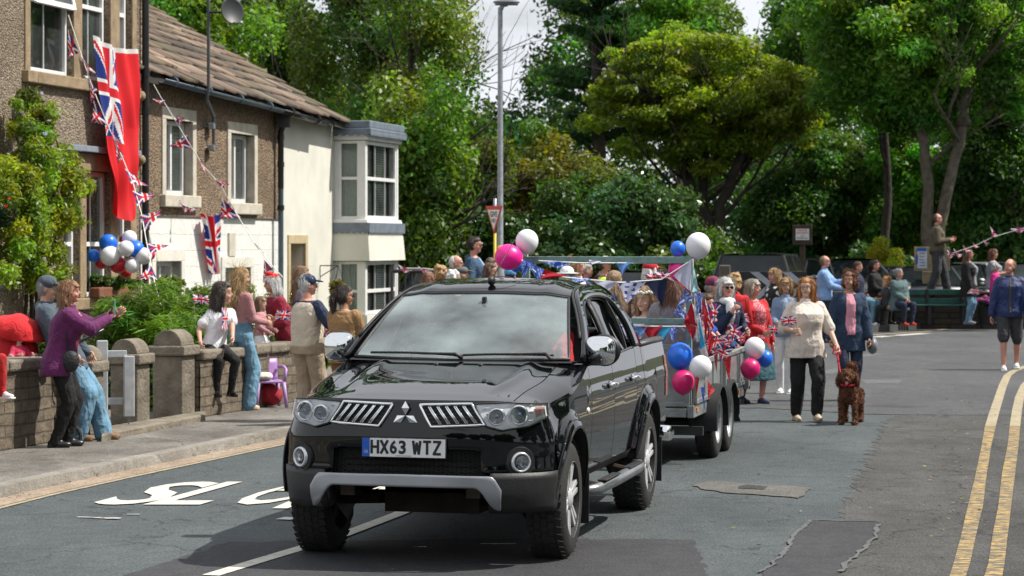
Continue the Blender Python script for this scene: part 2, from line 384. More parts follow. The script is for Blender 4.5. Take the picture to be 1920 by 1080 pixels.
def ribbon(name, pts, w, m, z, kind='structure', jit=.0):
 if jit > .3:
  q = []
  for a, c in zip(pts, pts[1:]):
   k = max(1, int((c-a).length/.05))
   for i in range(k): p = a.lerp(c, i/k); q.append(p+Vector((noise.noise(p*5)*.03, noise.noise(p*5+Vector((5, 5, 5)))*.05, 0)))
  pts = q+[pts[-1]]
 b = MB(); A = []; B = []
 for i, p in enumerate(pts):
  p = Vector(p); t = (Vector(pts[min(i+1, len(pts)-1)])-Vector(pts[max(i-1, 0)])); n = Vector((-t.y, t.x, 0)).normalized()
  ww = w*(1+random.uniform(-jit, jit)); A.append((p.x+n.x*ww/2, p.y+n.y*ww/2, z)); B.append((p.x-n.x*ww/2, p.y-n.y*ww/2, z))
 b.strip(A, B); return b.build(name, m, kind=kind, loc=(0, 0, 0))
ribbon('patch_sealing', [G(1425, 1075), G(1445, 1062), G(1468, 1040), G(1480, 1025), G(1492, 1003), G(1520, 977)], .03, M_SEAL, .012, jit=.5)
ribbon('patch_sealing', [G(1520, 977), G(1580, 979), G(1650, 980)], .025, M_SEAL, .0125, jit=.5)
ribbon('patch_sealing', [G(1645, 985), G(1644, 1005), G(1625, 1025), G(1605, 1045), G(1575, 1075)], .03, M_SEAL, .013, jit=.5)
flat('manhole_surround', [G(1300, 912), G(1335, 903), G(1520, 915), G(1500, 935), G(1350, 925)], ground_mat('brown_patch', (.085, .082, .078), (.125, .118, .108), (.4, 1.6), .7, .8), .008)
flat('manhole_cover', [G(1385, 914), G(1400, 911), G(1440, 914), G(1432, 920), G(1385, 918)], M_OLD, .012)
for q in ([(1225, 757), (1330, 757), (1322, 764), (1216, 763)], [(1617, 713), (1690, 713), (1688, 720), (1622, 720)], [(1560, 668), (1640, 663), (1668, 665), (1575, 674)], [(1535, 700), (1570, 690), (1590, 692), (1560, 703)]):
 flat('pale_patch', [G(*p) for p in q], M_SEAL, .009)
# white centre line, side markings, yellow lines
ribbon('centre_line', [G(395, 1081), G(500, 1049), G(600, 1019), G(640, 1006), G(745, 966), G(830, 930)], .115, M_WPAINT, .009)
for a, c in (((530, 922), (556, 913)), ((525, 955), (556, 942)), ((530, 976), (548, 972))): ribbon('road_marking', [G(*a), G(*c)], .12, M_WPAINT, .009)
for a, c in (((145, 971), (225, 974)), ((238, 966), (262, 966)),):
 ribbon('worn_marking', [G(*a), G(*c)], .06, M_WWORN, .009, jit=.6)
ribbon('edge_line', [p-NRM*.05 for p in KL[1:]], .055, M_YFADE, .006)
YL1 = [(1790, 1100), (1803, 1060), (1815, 1010), (1829, 950), (1838, 900), (1849, 840), (1857, 800), (1864, 775), (1872, 750), (1880, 725), (1889, 705), (1900, 697), (1925, 687)]
YL2 = [(1858, 1100), (1868, 1060), (1876, 1000), (1884, 950), (1891, 890), (1899, 840), (1903, 800), (1907, 770), (1912, 745), (1922, 722), (1940, 708)]
for nm, pl in (('double_yellow_line', YL1), ('double_yellow_line', YL2)):
 near = [G(*p) for p in pl if p[1] >= 800]; far = [G(*p) for p in pl if p[1] <= 800]
 ribbon(nm, near, .105, M_YPAINT, .009, jit=.12); ribbon(nm, far, .115, M_YFADE, .0095)
ribbon('far_edge_line', [G(1560, 632), G(1640, 628), G(1738, 622), G(1868, 606), G(2050, 590)], .14, M_YFADE, .009)
for a, c in (((1641, 633), (1666, 631)), ((1680, 630), (1735, 626)), ((1590, 637), (1630, 634))): ribbon('road_marking', [G(*a), G(*c)], .3, M_WPAINT, .012)
# SLOW on the road, long thin letters
def slow():
 b = MB(); o = G(158, 948); u = G(265+505-0, 948)-G(265, 948); up = (G(432, 905)-G(275, 948))
 cell = (G(405, 948)-G(268, 948))
 for i, ch in enumerate('SLOW'):
  me = text_mesh(ch, 1.0, .016, 'LEFT'); co = [v.co.copy() for v in me.vertices]
  x0 = min(c.x for c in co); x1 = max(c.x for c in co); y0 = min(c.y for c in co); y1 = max(c.y for c in co)
  w = .82 if ch != 'W' else 1.05
  org = G((158, 268, 408, 548)[i], 948)
  if ch == 'L': w = .78
  vs = [org+cell*w*((c.x-x0)/(x1-x0))+up*((c.y-y0)/(y1-y0)) for c in co]
  b.add([(v.x, v.y, .009) for v in vs], [tuple(p.vertices) for p in me.polygons]); bpy.data.meshes.remove(me)
 return b.build('slow_marking', M_WPAINT, kind='structure', loc=(0, 0, 0))
slow()
# grit in the gutter, kerb, pavement
PZ = .085
def offs(pts, o, z): return [(p.x+NRM.x*o, p.y+NRM.y*o, z) for p in pts]
b = MB(); b.strip(offs(KL, .0, .004), offs(KL, .22, .012)); b.build('gutter_grit', M_SAND, kind='structure', loc=(0, 0, 0))
b = MB(); b.strip(offs(KL, .22, -.02), offs(KL, .25, PZ+.004)); b.strip(offs(KL, .25, PZ+.004), offs(KL, .40, PZ+.006)); b.build('kerb_left', M_KERB, kind='structure', loc=(0, 0, 0))
b = MB(); b.strip(offs(KL, .40, PZ), offs(KL, 3.2, PZ)); b.strip(offs(KL, 3.2, PZ), offs(KL, 14, PZ)); b.build('pavement_left', M_PAVE, kind='structure', loc=(0, 0, 0))
# far kerb and pavement round the outside of the bend
FK = [G(px, py) for px, py in ((985, 668), (1100, 656), (1300, 642), (1500, 630), (1636, 624), (1738, 617), (1868, 602), (2000, 590), (2300, 575))]
b = MB(); A = [(p.x, p.y, -.01) for p in FK]; B_ = [(p.x, p.y+.02, .15) for p in FK]; C_ = [(p.x, p.y+.17, .152) for p in FK]; D_ = [(p.x, p.y+5.4, .15) for p in FK]
b.strip(A, B_); b.strip(B_, C_); b.build('kerb_far', ground_mat('dark_kerb', (.05, .05, .05), (.085, .085, .08), (.7, 1.3), .7, .5), kind='structure', loc=(0, 0, 0))
b = MB(); b.strip([(x, y, .148) for x, y, z in C_], D_); b.build('pavement_far', M_PAVE, kind='structure', loc=(0, 0, 0))
# scattered leaves and twigs by the yellow lines
lv = MB()
for i in range(420):
 if i < 260: c = G(random.gauss(1790, 45), random.uniform(760, 1000)+random.gauss(0, 25))
 elif i < 330: c = G(random.uniform(1300, 1900), random.uniform(760, 1070))
 else:
  t = random.choice(range(1, 6)); c = KL[t].lerp(KL[t+1], random.random())+NRM*random.gauss(.2, .1); c.z = .02
 s_ = random.uniform(.008, .026); a = random.uniform(0, PI); M = Matrix.Translation((c.x, c.y, .016+c.z)) @ Matrix.Rotation(a, 4, 'Z') @ Matrix.Rotation(random.uniform(-.5, .5), 4, 'X')
 lv.m = random.choice((0, 0, 0, 1, 2)); lv.add([(-s_, 0, 0), (0, -s_*.45, 0), (s_, 0, 0), (0, s_*.45, 0)], [(0, 1, 2, 3)], M)
lv.build('fallen_leaves', [mat('leaf_litter', (.07, .05, .03), .8), mat('leaf_green_fallen', (.13, .17, .03), .7), mat('leaf_tan', (.25, .18, .09), .8)], kind='stuff', loc=(0, 0, 0), label='dead leaves and twigs scattered over the tarmac', cat='leaves')
# ------------------------------------------------------------ the terrace on the left
FB = .232; FA = -15.16; FN = math.sqrt(1+FB*FB)
FT = Vector((FB, 1, 0))/FN; FW = Vector((1, -FB, 0))/FN; FO = Vector((FA+FB*40, 40, 0))
def fs(px, o=0):            # distance along the terrace of the facade point seen at px
 k = (px-960)/F; y = (FA+o*FN)/(k-FB); p = Vector((k*y, y, 0)); return (p-FO).dot(FT)
def fz(px, py, o=0):
 k = (px-960)/F; y = (FA+o*FN)/(k-FB); return CAMH-(py-HZ)*y/F
def FP(s, o, z): p = FO+FT*s+FW*o; return Vector((p.x, p.y, z))
def fM(s, o, z): return frameM(FP(s, o, z), FT)        # local X along the terrace, -Y outwards
def fsM(s, o, z): return frameM(FP(s, o, z), FW)       # faces that look towards the camera (side of a bay)
def wallgrid(b, s0, s1, z0, z1, holes, o=0, depth=.2, jx=None):
 S = sorted({s0, s1, *[h[0] for h in holes], *[h[1] for h in holes]}); Z = sorted({z0, z1, *[h[2] for h in holes], *[h[3] for h in holes]})
 for a, c in zip(S, S[1:]):
  for e, g in zip(Z, Z[1:]):
   m = ((a+c)/2, (e+g)/2)
   if any(h[0] < m[0] < h[1] and h[2] < m[1] < h[3] for h in holes): continue
   b.add([FP(a, o, e), FP(c, o, e), FP(c, o, g), FP(a, o, g)], [(0, 1, 2, 3)])
 for h in holes:
  q = [(h[0], h[2]), (h[1], h[2]), (h[1], h[3]), (h[0], h[3])]
  for i in range(4):
   (a, e), (c, g) = q[i], q[(i+1) % 4]
   b.add([FP(a, o, e), FP(c, o, g), FP(c, o-depth, g), FP(a, o-depth, e)], [(0, 1, 2, 3)])
def fbox(b, s0, s1, o0, o1, z0, z1):
 b.hexa([FP(s0, o1, z0), FP(s1, o1, z0), FP(s1, o0, z0), FP(s0, o0, z0)][::-1], [FP(s0, o1, z1), FP(s1, o1, z1), FP(s1, o0, z1), FP(s0, o0, z1)][::-1])
def pebble(name, c1, c2, sc=38, bump=.8):
 m, nt, b = _new(name); N = nt.nodes; L = nt.links
 g = N.new('ShaderNodeNewGeometry'); v = N.new('ShaderNodeTexVoronoi'); v.inputs['Scale'].default_value = sc; L.new(g.outputs['Position'], v.inputs['Vector'])
 n = N.new('ShaderNodeTexNoise'); n.inputs['Scale'].default_value = 1.1; n.inputs['Detail'].default_value = 6; L.new(g.outputs['Position'], n.inputs['Vector'])
 r = N.new('ShaderNodeValToRGB'); r.color_ramp.elements[0].position = .3; r.color_ramp.elements[1].position = .7
 r.color_ramp.elements[0].color = (*c1, 1); r.color_ramp.elements[1].color = (*c2, 1); L.new(n.outputs['Fac'], r.inputs['Fac'])
 sp = N.new('ShaderNodeSeparateColor'); L.new(v.outputs['Color'], sp.inputs[0])
 mr = N.new('ShaderNodeMapRange'); mr.inputs[3].default_value = .45; mr.inputs[4].default_value = 1.6; L.new(sp.outputs[0], mr.inputs[0])
 sc_ = N.new('ShaderNodeVectorMath'); sc_.operation = 'SCALE'; L.new(r.outputs['Color'], sc_.inputs[0]); L.new(mr.outputs[0], sc_.inputs['Scale'])
 L.new(sc_.outputs[0], b.inputs['Base Color']); b.inputs['Roughness'].default_value = .9
 bp = N.new('ShaderNodeBump'); bp.inputs['Strength'].default_value = bump; bp.inputs['Distance'].default_value = .03; bp.invert = True
 L.new(v.outputs['Distance'], bp.inputs['Height']); L.new(bp.outputs['Normal'], b.inputs['Normal']); MATS[name] = m; return m
def block_mat(name, c1, c2, mortar, bw, bh, mort=.02, bump=.5, rot=True, dist=.03):
 """coursed stone in world metres; the courses follow the terrace direction"""
 m, nt, b = _new(name); N = nt.nodes; L = nt.links
 g = N.new('ShaderNodeNewGeometry')
 dt = N.new('ShaderNodeVectorMath'); dt.operation = 'DOT_PRODUCT'; L.new(g.outputs['Position'], dt.inputs[0]); dt.inputs[1].default_value = (FT.x+.25, FT.y, 0)
 sx = N.new('ShaderNodeSeparateXYZ'); L.new(g.outputs['Position'], sx.inputs[0])
 nz = N.new('ShaderNodeTexNoise'); nz.inputs['Scale'].default_value = 3; nz.inputs['Detail'].default_value = 5; L.new(g.outputs['Position'], nz.inputs['Vector'])
 cb = N.new('ShaderNodeCombineXYZ'); L.new(dt.outputs['Value'], cb.inputs[0]); L.new(sx.outputs[2], cb.inputs[1])
 ad = N.new('ShaderNodeVectorMath'); ad.operation = 'MULTIPLY_ADD'; L.new(nz.outputs['Color'], ad.inputs[0]); ad.inputs[1].default_value = (.06, .05, 0); L.new(cb.outputs[0], ad.inputs[2])
 br = N.new('ShaderNodeTexBrick'); L.new(ad.outputs[0], br.inputs['Vector']); br.inputs['Scale'].default_value = 1
 br.inputs['Brick Width'].default_value = bw; br.inputs['Row Height'].default_value = bh; br.inputs['Mortar Size'].default_value = mort; br.inputs['Mortar Smooth'].default_value = .3; br.inputs['Bias'].default_value = 0
 br.inputs['Color1'].default_value = (*c1, 1); br.inputs['Color2'].default_value = (*c2, 1); br.inputs['Mortar'].default_value = (*mortar, 1)
 n2 = N.new('ShaderNodeTexNoise'); n2.inputs['Scale'].default_value = 9; n2.inputs['Detail'].default_value = 8; n2.inputs['Roughness'].default_value = .7; L.new(g.outputs['Position'], n2.inputs['Vector'])
 mr = N.new('ShaderNodeMapRange'); mr.inputs[1].default_value = .3; mr.inputs[2].default_value = .7; mr.inputs[3].default_value = .6; mr.inputs[4].default_value = 1.35; L.new(n2.outputs['Fac'], mr.inputs[0])
 if c1[0] > .5: mr.inputs[3].default_value = .86; mr.inputs[4].default_value = 1.06
 sc_ = N.new('ShaderNodeVectorMath'); sc_.operation = 'SCALE'; L.new(br.outputs['Color'], sc_.inputs[0]); L.new(mr.outputs[0], sc_.inputs['Scale'])
 L.new(sc_.outputs[0], b.inputs['Base Color']); b.inputs['Roughness'].default_value = .85
 hm = N.new('ShaderNodeMath'); hm.operation = 'MULTIPLY_ADD'; L.new(br.outputs['Fac'], hm.inputs[0]); hm.inputs[1].default_value = -1; L.new(n2.outputs['Fac'], hm.inputs[2])
 bp = N.new('ShaderNodeBump'); bp.inputs['Strength'].default_value = bump; bp.inputs['Distance'].default_value = dist
 L.new(hm.outputs[0], bp.inputs['Height']); L.new(bp.outputs['Normal'], b.inputs['Normal']); MATS[name] = m; return m
M_PEB1 = pebble('pebbledash_tan', (.17, .13, .09), (.25, .20, .145))
M_PEB2 = pebble('pebbledash_brown', (.15, .105, .065), (.23, .165, .11), 34)
M_WBLOCK = block_mat('white_painted_stone', (.68, .68, .65), (.74, .74, .70), (.60, .60, .57), .62, .27, .007, .5)
M_CREAM = mat('cream_render', (.64, .625, .55), .85, var=.10, scale=1.2, bump=.15, bscale=60)
M_TRIM = mat('pale_stone_trim', (.50, .46, .38), .8, var=.14, scale=5, bump=.2)
M_SAND_ST = mat('sandstone_trim', (.27, .20, .12), .85, var=.25, scale=5, bump=.3)
M_UPVC = mat('white_window_frame', (.74, .74, .73), .35, var=.04)
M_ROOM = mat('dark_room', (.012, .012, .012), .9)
M_BLIND = mat('blind', (.58, .66, .60), .7, var=.1)
M_CURT = mat('net_curtain', (.50, .53, .50), .9, var=.1, scale=20)
M_WGL = glass_mat('window_glass', (.75, .85, .82), .04, .75)
M_LEAD = mat('lead_sheet', (.15, .18, .22), .55, var=.2, scale=6, bump=.1)
M_PIPE = mat('black_pipe', (.012, .012, .013), .35, var=.2)
M_GUTB = mat('blue_grey_gutter', (.06, .085, .11), .35, var=.15)
M_GREY = mat('galvanised_grey', (.27, .29, .31), .45, .4, var=.2, scale=14)
def window(parent, M, w, h, transom=(), mull=(), bars=(), fr=.06, back='room', name='window', pane=True, bar=.018, label=None):
 """frame with its pane and what hangs behind it; M centre, local X across, -Y out"""
 b = MB(M)
 b.box((-w/2+fr/2, 0, 0), (fr, .07, h)); b.box((w/2-fr/2, 0, 0), (fr, .07, h))
 b.box((0, -.001, h/2-fr/2), (w-2*fr, .068, fr)); b.box((0, -.001, -h/2+fr/2), (w-2*fr, .068, fr))
 for t in transom: b.box((0, -.004, -h/2+h*t), (w-2*fr-.002, .066, fr*.95))
 for t in mull: b.box((-w/2+w*t, -.008, 0), (fr*.95, .066, h-2*fr-.002))
 for t in bars: b.box((-w/2+w*t, .006, 0), (bar, .02, h-2*fr-.004))
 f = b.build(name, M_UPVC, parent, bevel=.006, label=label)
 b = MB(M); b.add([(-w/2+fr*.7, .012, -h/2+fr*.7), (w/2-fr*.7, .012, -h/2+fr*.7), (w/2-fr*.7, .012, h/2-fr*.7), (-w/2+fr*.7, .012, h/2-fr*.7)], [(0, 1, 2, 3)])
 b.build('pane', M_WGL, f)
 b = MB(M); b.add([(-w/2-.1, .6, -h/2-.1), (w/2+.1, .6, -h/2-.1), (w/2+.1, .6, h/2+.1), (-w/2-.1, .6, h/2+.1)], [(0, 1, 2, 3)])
 b.build('room', M_ROOM, f)  # dark sheet, the unlit room's shade put into its colour
 if back == 'blind':
  b = MB(M); n = int(h/.05)
  for i in range(n): z = -h/2+.03+i*(h-.06)/n; b.box((0, .05, z), (w-.06, .040, .003), M=Matrix.Rotation(1.15, 4, 'X'))
  b.build('blind', M_BLIND, f)
 if back == 'curtain':
  b = MB(M); b.grid(lambda u, v: Vector((-w/2+.02+u*(w-.04), .08+.012*sin(u*50), -h/2+v*h)), 60, 1)
  b.build('curtain', M_CURT, f, smooth=True)
 return f
# ---- tall house, nearest
H1 = empty('tall_house', FP(fs(100), .2, 0), 'tall brown pebbledashed house with stone mullioned windows, nearest on the left', 'house')
o1 = .25
def fr_(px, py, o=o1): return fs(px, o), fz(px, py, o)
s_end = fs(264, o1); up = [(55, 136), (152, 205), (222, 246)]; holes = []
zt = 6.2; z_us = fz(100, 140, o1); z_ut = z_us+2.0
for a, c in up: holes.append((fs(a, o1), fs(c, o1), z_us, z_ut))
gz0 = fz(200, 556, o1); gz1 = fz(190, 322, o1)
for a, c in ((118, 148), (160, 206), (220, 243)): holes.append((fs(a, o1), fs(c, o1), gz0, gz1))
b = MB(); wallgrid(b, fs(-330, o1), s_end, 0, 9, holes, o1, .16)
b.add([FP(s_end, o1, 0), FP(s_end, -6, 0), FP(s_end, -6, 9), FP(s_end, o1, 9)], [(0, 1, 2, 3)])
b.add([FP(fs(-330, o1), o1, 9), FP(s_end, o1, 9), FP(s_end, -6, 9), FP(fs(-330, o1), -6, 9)], [(0, 1, 2, 3)])
b.build('wall', M_PEB1, H1)
for i, h in enumerate(holes):
 w = h[1]-h[0]; hh = h[3]-h[2]
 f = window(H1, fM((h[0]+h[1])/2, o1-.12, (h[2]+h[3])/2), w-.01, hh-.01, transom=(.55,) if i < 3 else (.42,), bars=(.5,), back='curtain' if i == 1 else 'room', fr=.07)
# the opened top sash leaning out
M0 = fM((holes[0][0]+holes[0][1])/2, o1-.02, z_us+1.28) @ Matrix.Rotation(-.22, 4, 'X')
w = holes[0][1]-holes[0][0]
b = MB(M0)
for bx in (((-w/2+.05, 0, 0), (.09, .05, .62)), ((w/2-.05, 0, 0), (.09, .05, .62)), ((0, 0, -.28), (w-.19, .048, .08)), ((0, 0, .28), (w-.19, .048, .08)), ((0, 0, 0), (.03, .03, .47))): b.box(*bx)
sh = b.build('open_sash', M_UPVC, H1, bevel=.005)
b = MB(M0); b.add([(-w/2+.09, 0, -.24), (w/2-.09, 0, -.24), (w/2-.09, 0, .24), (-w/2+.09, 0, .24)], [(0, 1, 2, 3)]); b.build('pane', M_WGL, sh)
def trimset(px0, px1, z0, z1, mulls, nm):
 s0, s1 = fs(px0, o1), fs(px1, o1)
 b = MB(); fbox(b, s0-.05, s1+.05, o1-.1, o1+.10, z0-.17, z0); b.build('sill', M_SAND_ST, H1, bevel=.015)
 for a, c in mulls:
  b = MB(); fbox(b, fs(a, o1)+.002, fs(c, o1)-.002, o1-.15, o1+.025, z0, z1); b.build('mullion', M_SAND_ST, H1, bevel=.012)
 b = MB(); fbox(b, s0, s1, o1-.15, o1+.022, z1, z1+.26); b.build('lintel', M_SAND_ST, H1, bevel=.012)
trimset(44, 252, z_us, z_ut, [(45, 55), (136, 152), (205, 222), (246, 254)], 'upper')
trimset(104, 252, gz0, gz1, [(106, 118), (148, 160), (206, 220), (243, 254)], 'lower')
b = MB(); fbox(b, fs(108, o1), fs(250, o1), o1, o1+.14, gz1+.27, gz1+.36); b.build('drip_ledge', mat('lead_ledge', (.2, .23, .27), .5), H1, bevel=.01)
# open casement with red curtain, ground floor
b = MB(); b.grid(lambda u, v: FP(fs(160, o1)+.1+u*.5, o1-.2+.02*sin(u*22), gz0+.7+v*(gz1-gz0-.75)), 24, 1); b.build('curtain', mat('red_curtain', (.25, .03, .03), .9), H1, smooth=True)
b = MB(); b.tube([FP(s_end+.02, o1+.07, .1), FP(s_end+.02, o1+.07, 9)], .055, 12)
for z in (2.2, 4.0, 4.6, 6): b.tube([FP(s_end+.02, o1+.07, z), FP(s_end+.02, o1+.07, z+.12)], .068, 12)
b.build('downpipe', M_PIPE, H1, smooth=True, auto=40)
for px, py in ((258, 180), (259, 300)):
 c = FP(fs(258, o1), o1+.06, fz(258, py, o1)); b = MB(); b.ell(c, (.07, .09, .08)); b.build('stone_boss', M_SAND_ST, H1, smooth=True)
# window box
b = MB(); s0, s1 = fs(158, o1), fs(222, o1); fbox(b, s0, s1, o1+.08, o1+.24, gz0-.0, gz0+.15); wb = b.build('window_box', mat('terracotta', (.17, .065, .035), .8, var=.3, bump=.2), bevel=.02, label='terracotta planter trough on the ground floor sill of the tall house', cat='window box')
# ---- cottage
s0 = s_end-.3; sm = fs(527); s1 = fs(621)
H2 = empty('cottage', FP((s0+sm)/2, 0, 0), 'stone slated cottage, brown pebbledash above and white painted stone below', 'cottage')
za = fz(283, 396); zb_ = fz(526, 418); zmid = (za+zb_)/2; ze = 4.62
uw = [(fs(306), fs(356), fz(330, 366), fz(330, 226)), (fs(428), fs(472), fz(450, 381), fz(450, 252))]
lw = [(fs(290), fs(338), .55, fz(315, 490)), (fs(420), fs(468), .5, fz(445, 502))]
b = MB(); wallgrid(b, s0, sm, zmid, ze, uw, .03, .22); b.add([FP(s0, .03, zmid), FP(sm, .03, zmid), FP(sm, 0, zmid), FP(s0, 0, zmid)], [(0, 1, 2, 3)]); b.build('upper_wall', M_PEB2, H2)
b = MB(); wallgrid(b, s0, sm, 0, zmid+.05, lw, 0, .22); b.build('lower_wall', M_WBLOCK, H2)
for i, h in enumerate(uw+lw):
 fr = .085; lo = i >= 2; T = M_TRIM if not lo else mat('whitewashed_trim', (.62, .60, .53), .85, var=.08, bump=.2)
 o = .03 if not lo else 0; q = .17
 b = MB(); fbox(b, h[0]-q, h[0], o-.2, o+.03, h[2], h[3]); fbox(b, h[1], h[1]+q, o-.2, o+.03, h[2], h[3]); fbox(b, h[0]-q, h[1]+q, o-.2, o+.03, h[3], h[3]+.20)
 b.build('window_surround', T, H2, bevel=.01)
 b = MB(); fbox(b, h[0]-q-.05, h[1]+q+.05, o-.2, o+.10, h[2]-.2, h[2]); b.build('sill', T, H2, bevel=.015)
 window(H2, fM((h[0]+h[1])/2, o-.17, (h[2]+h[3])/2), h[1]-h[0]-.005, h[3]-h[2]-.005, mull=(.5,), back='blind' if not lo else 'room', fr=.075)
# keystone
b = MB(); sx_ = fs(431); fbox(b, sx_-.12, sx_+.2, 0, .04, lw[1][3]+.2, lw[1][3]+.62); b.build('keystone', M_TRIM, H2, bevel=.01)
b = MB(); pp = fs(513); b.tube([FP(pp, .14, 3.0), FP(pp, .14, 4.05), FP(pp-.05, .26, 4.3)], .055, 12)
b.box(FP(pp, .2, 4.25), (.22, .22, .25))
for z in (2.6, 3.4, 3.9): b.tube([FP(pp, .14, z), FP(pp, .14, z+.09)], .066, 12)
b.build('downpipe', M_PIPE, H2, smooth=True, auto=40)
b = MB(); b.tube([FP(pp, .14, 0), FP(pp, .14, 3.0)], .05, 12); b.build('downpipe', M_GUTB, H2, smooth=True, auto=40)
# roof of stone slates over the cottage and the white house
def slates(parent, s0, s1, zL, zR, depth=4.3, rise=2.45, courses=15):
 V = []; Q = []; Cc = []
 rr = random.Random(5)
 nrm = Vector((FW.x*rise, FW.y*rise, depth)).normalized()
 upv = (-FW*depth+Vector((0, 0, rise)));
 def pt(s, t, h): # t 0 eave ..1 ridge
  z = lerp(zL, zR, (s-s0)/(s1-s0)); return FP(s, .30, z)+upv*t+nrm*h
 ts = [0]; wst = 1.35
 while ts[-1] < 1: ts.append(ts[-1]+.082*wst); wst = max(.62, wst*.955)
 for ci in range(len(ts)-1):
  s = s0-rr.uniform(0, .4); t0 = ts[ci]; t1 = min(ts[ci+1]+.035, 1.02)
  while s < s1+.12:
   w = rr.uniform(.28, .72)*(1.15-.4*t0); e = min(s+w, s1+.12+rr.uniform(-.04, .05)); th = rr.uniform(.035, .06); dt = rr.uniform(-.007, .006); lift = .085+rr.uniform(-.006, .012)
   g = .012
   c = rr.choice([(.13, .09, .065), (.16, .115, .08), (.095, .072, .055), (.22, .16, .12), (.145, .11, .07), (.10, .095, .058), (.07, .055, .045)]); k = rr.uniform(.75, 1.2)
   k0 = len(V)
   sk_ = rr.uniform(-.01, .01)
   for (a, t, h) in ((s+g, t0+dt, lift-th), (e-g, t0+dt+sk_, lift-th), (e-g, t1, .0), (s+g, t1, .0), (s+g, t0+dt, lift), (e-g, t0+dt+sk_, lift), (e-g, t1, .03), (s+g, t1, .03)): V.append(pt(a, t, h))
   for f in ((4, 5, 6, 7), (0, 1, 5, 4), (1, 2, 6, 5), (3, 0, 4, 7)): Q.append([k0+i for i in f]); Cc.append((c[0]*k, c[1]*k, c[2]*k))
   s = e
 o0 = wloc(parent); V = [tuple(v-o0) for v in V]
 me = np_mesh('roof', V, Q, Cc); me.materials.append(slate_m); return link('roof', me, parent)
slate_m = attr_mat('stone_slate', .85, var=.45)
nt = slate_m.node_tree; bp = nt.nodes.new('ShaderNodeBump'); nn = nt.nodes.new('ShaderNodeTexNoise'); nn.inputs['Scale'].default_value = 12; nn.inputs['Detail'].default_value = 8
bp.inputs['Strength'].default_value = .8; bp.inputs['Distance'].default_value = .04; nt.links.new(nn.outputs['Fac'], bp.inputs['Height']); nt.links.new(bp.outputs['Normal'], nt.nodes['Principled BSDF'].inputs['Normal'])
zL = 4.66; zR = 4.38
rf = slates(H2, s0+.2, s1+.05, zL, zR)
b = MB()
for h in (0,):
 q = [FP(s0, .28, zL-.02), FP(s1+.02, .28, zR-.02), FP(s1+.02, -4.0, zR+2.4), FP(s0, -4.0, zL+2.4)]
 b.hexa([p-Vector((0, 0, .10)) for p in q], q); q2 = [FP(s0, -4.0, zL+2.4), FP(s1+.02, -4.0, zR+2.4), FP(s1+.02, -8, zR), FP(s0, -8, zL)]; b.hexa([p-Vector((0, 0, .10)) for p in q2], q2)
b.build('rafters', mat('dark_timber', (.03, .025, .02), .9), rf)
# gutters
def gutter(parent, sa, sb, zA, zB, m, r=.065):
 b = MB(); n = 10; A = []; B2 = []
 for k in range(n+1):
  t = PI+PI*k/n; c = cos(t)*r; z = sin(t)*r
  A.append(FP(sa, .33+c, zA+z)); B2.append(FP(sb, .33+c, zB+z))
 b.strip(A, B2); k = 0
 s = sa+.5
 while s < sb:
  zz = lerp(zA, zB, (s-sa)/(sb-sa)); b.tube([FP(s, .33, zz-.005), FP(s+.06, .33, zz-.005)], r+.012, 14); s += 1.6
 return b.build('gutter', m, parent, smooth=True, auto=35, solid=.006)
zg0 = zL-.03; zgm = lerp(zL, zR, (fs(527)-s0)/(s1-s0))-.03
gutter(H2, fs(303, .33), fs(527, .33), zg0-.02, zgm, M_GUTB)
# ---- white house with the bay
H3 = empty('white_house', FP((sm+s1)/2, 0, 0), 'cream rendered house with a two storey white bay window', 'house')
dh = (fs(543), fs(571), .05, fz(555, 457))
b = MB(); wallgrid(b, sm, s1+3.4, 0, 4.42, [dh], 0, .35)
b.add([FP(s1+3.4, 0, 0), FP(s1+3.4, -6, 0), FP(s1+3.4, -6, 4.4), FP(s1+3.4, 0, 4.4)], [(0, 1, 2, 3)])
b.build('wall', M_CREAM, H3)
gutter(H3, fs(527, .33)+.02, fs(612, .33), zgm, zR-.05, M_PIPE, .07)
b = MB(); q = .14; zt_ = dh[3]
fbox(b, dh[0]-q, dh[0], -.05, .03, 0, zt_); fbox(b, dh[1], dh[1]+q, -.05, .03, 0, zt_); fbox(b, dh[0]-q, dh[1]+q, -.05, .03, zt_, zt_+.17); b.build('door_surround', mat('tan_painted_stone', (.45, .36, .22), .8, var=.1), H3, bevel=.01)
b = MB(); fbox(b, dh[0], dh[1], -.33, -.28, .05, zt_)
for zz in (.3, 1.0, 1.6): fbox(b, dh[0]+.12, dh[1]-.12, -.285, -.262, zz, zz+.42)
b.build('door', mat('brown_door', (.22, .085, .02), .45, var=.25, scale=3), H3, bevel=.008)
b = MB(); b.ell(FP(dh[1]-.1, -.25, 1.0), .03); b.build('door_knob', mat('brass', (.6, .42, .15), .3, 1), H3, smooth=True)
# bay: two storeys, leaded apron between
sa = fs(627); bp_ = .645; sb = fs(747, bp_)
BY = (FP(sa, bp_, 0)).y; k_ = BY/F
def bz(py): return CAMH-(py-HZ)*k_
b = MB(); fbox(b, sa-.10, sb+.06, -.1, bp_+.12, bz(240), bz(226)); fbox(b, sa-.13, sb+.09, -.1, bp_+.15, bz(246), bz(240)); b.build('bay_roof', M_LEAD, H3, bevel=.02)
b = MB(); fbox(b, sa-.06, sb+.03, 0, bp_+.06, bz(262), bz(246)); b.build('fascia', M_UPVC, H3, bevel=.01)
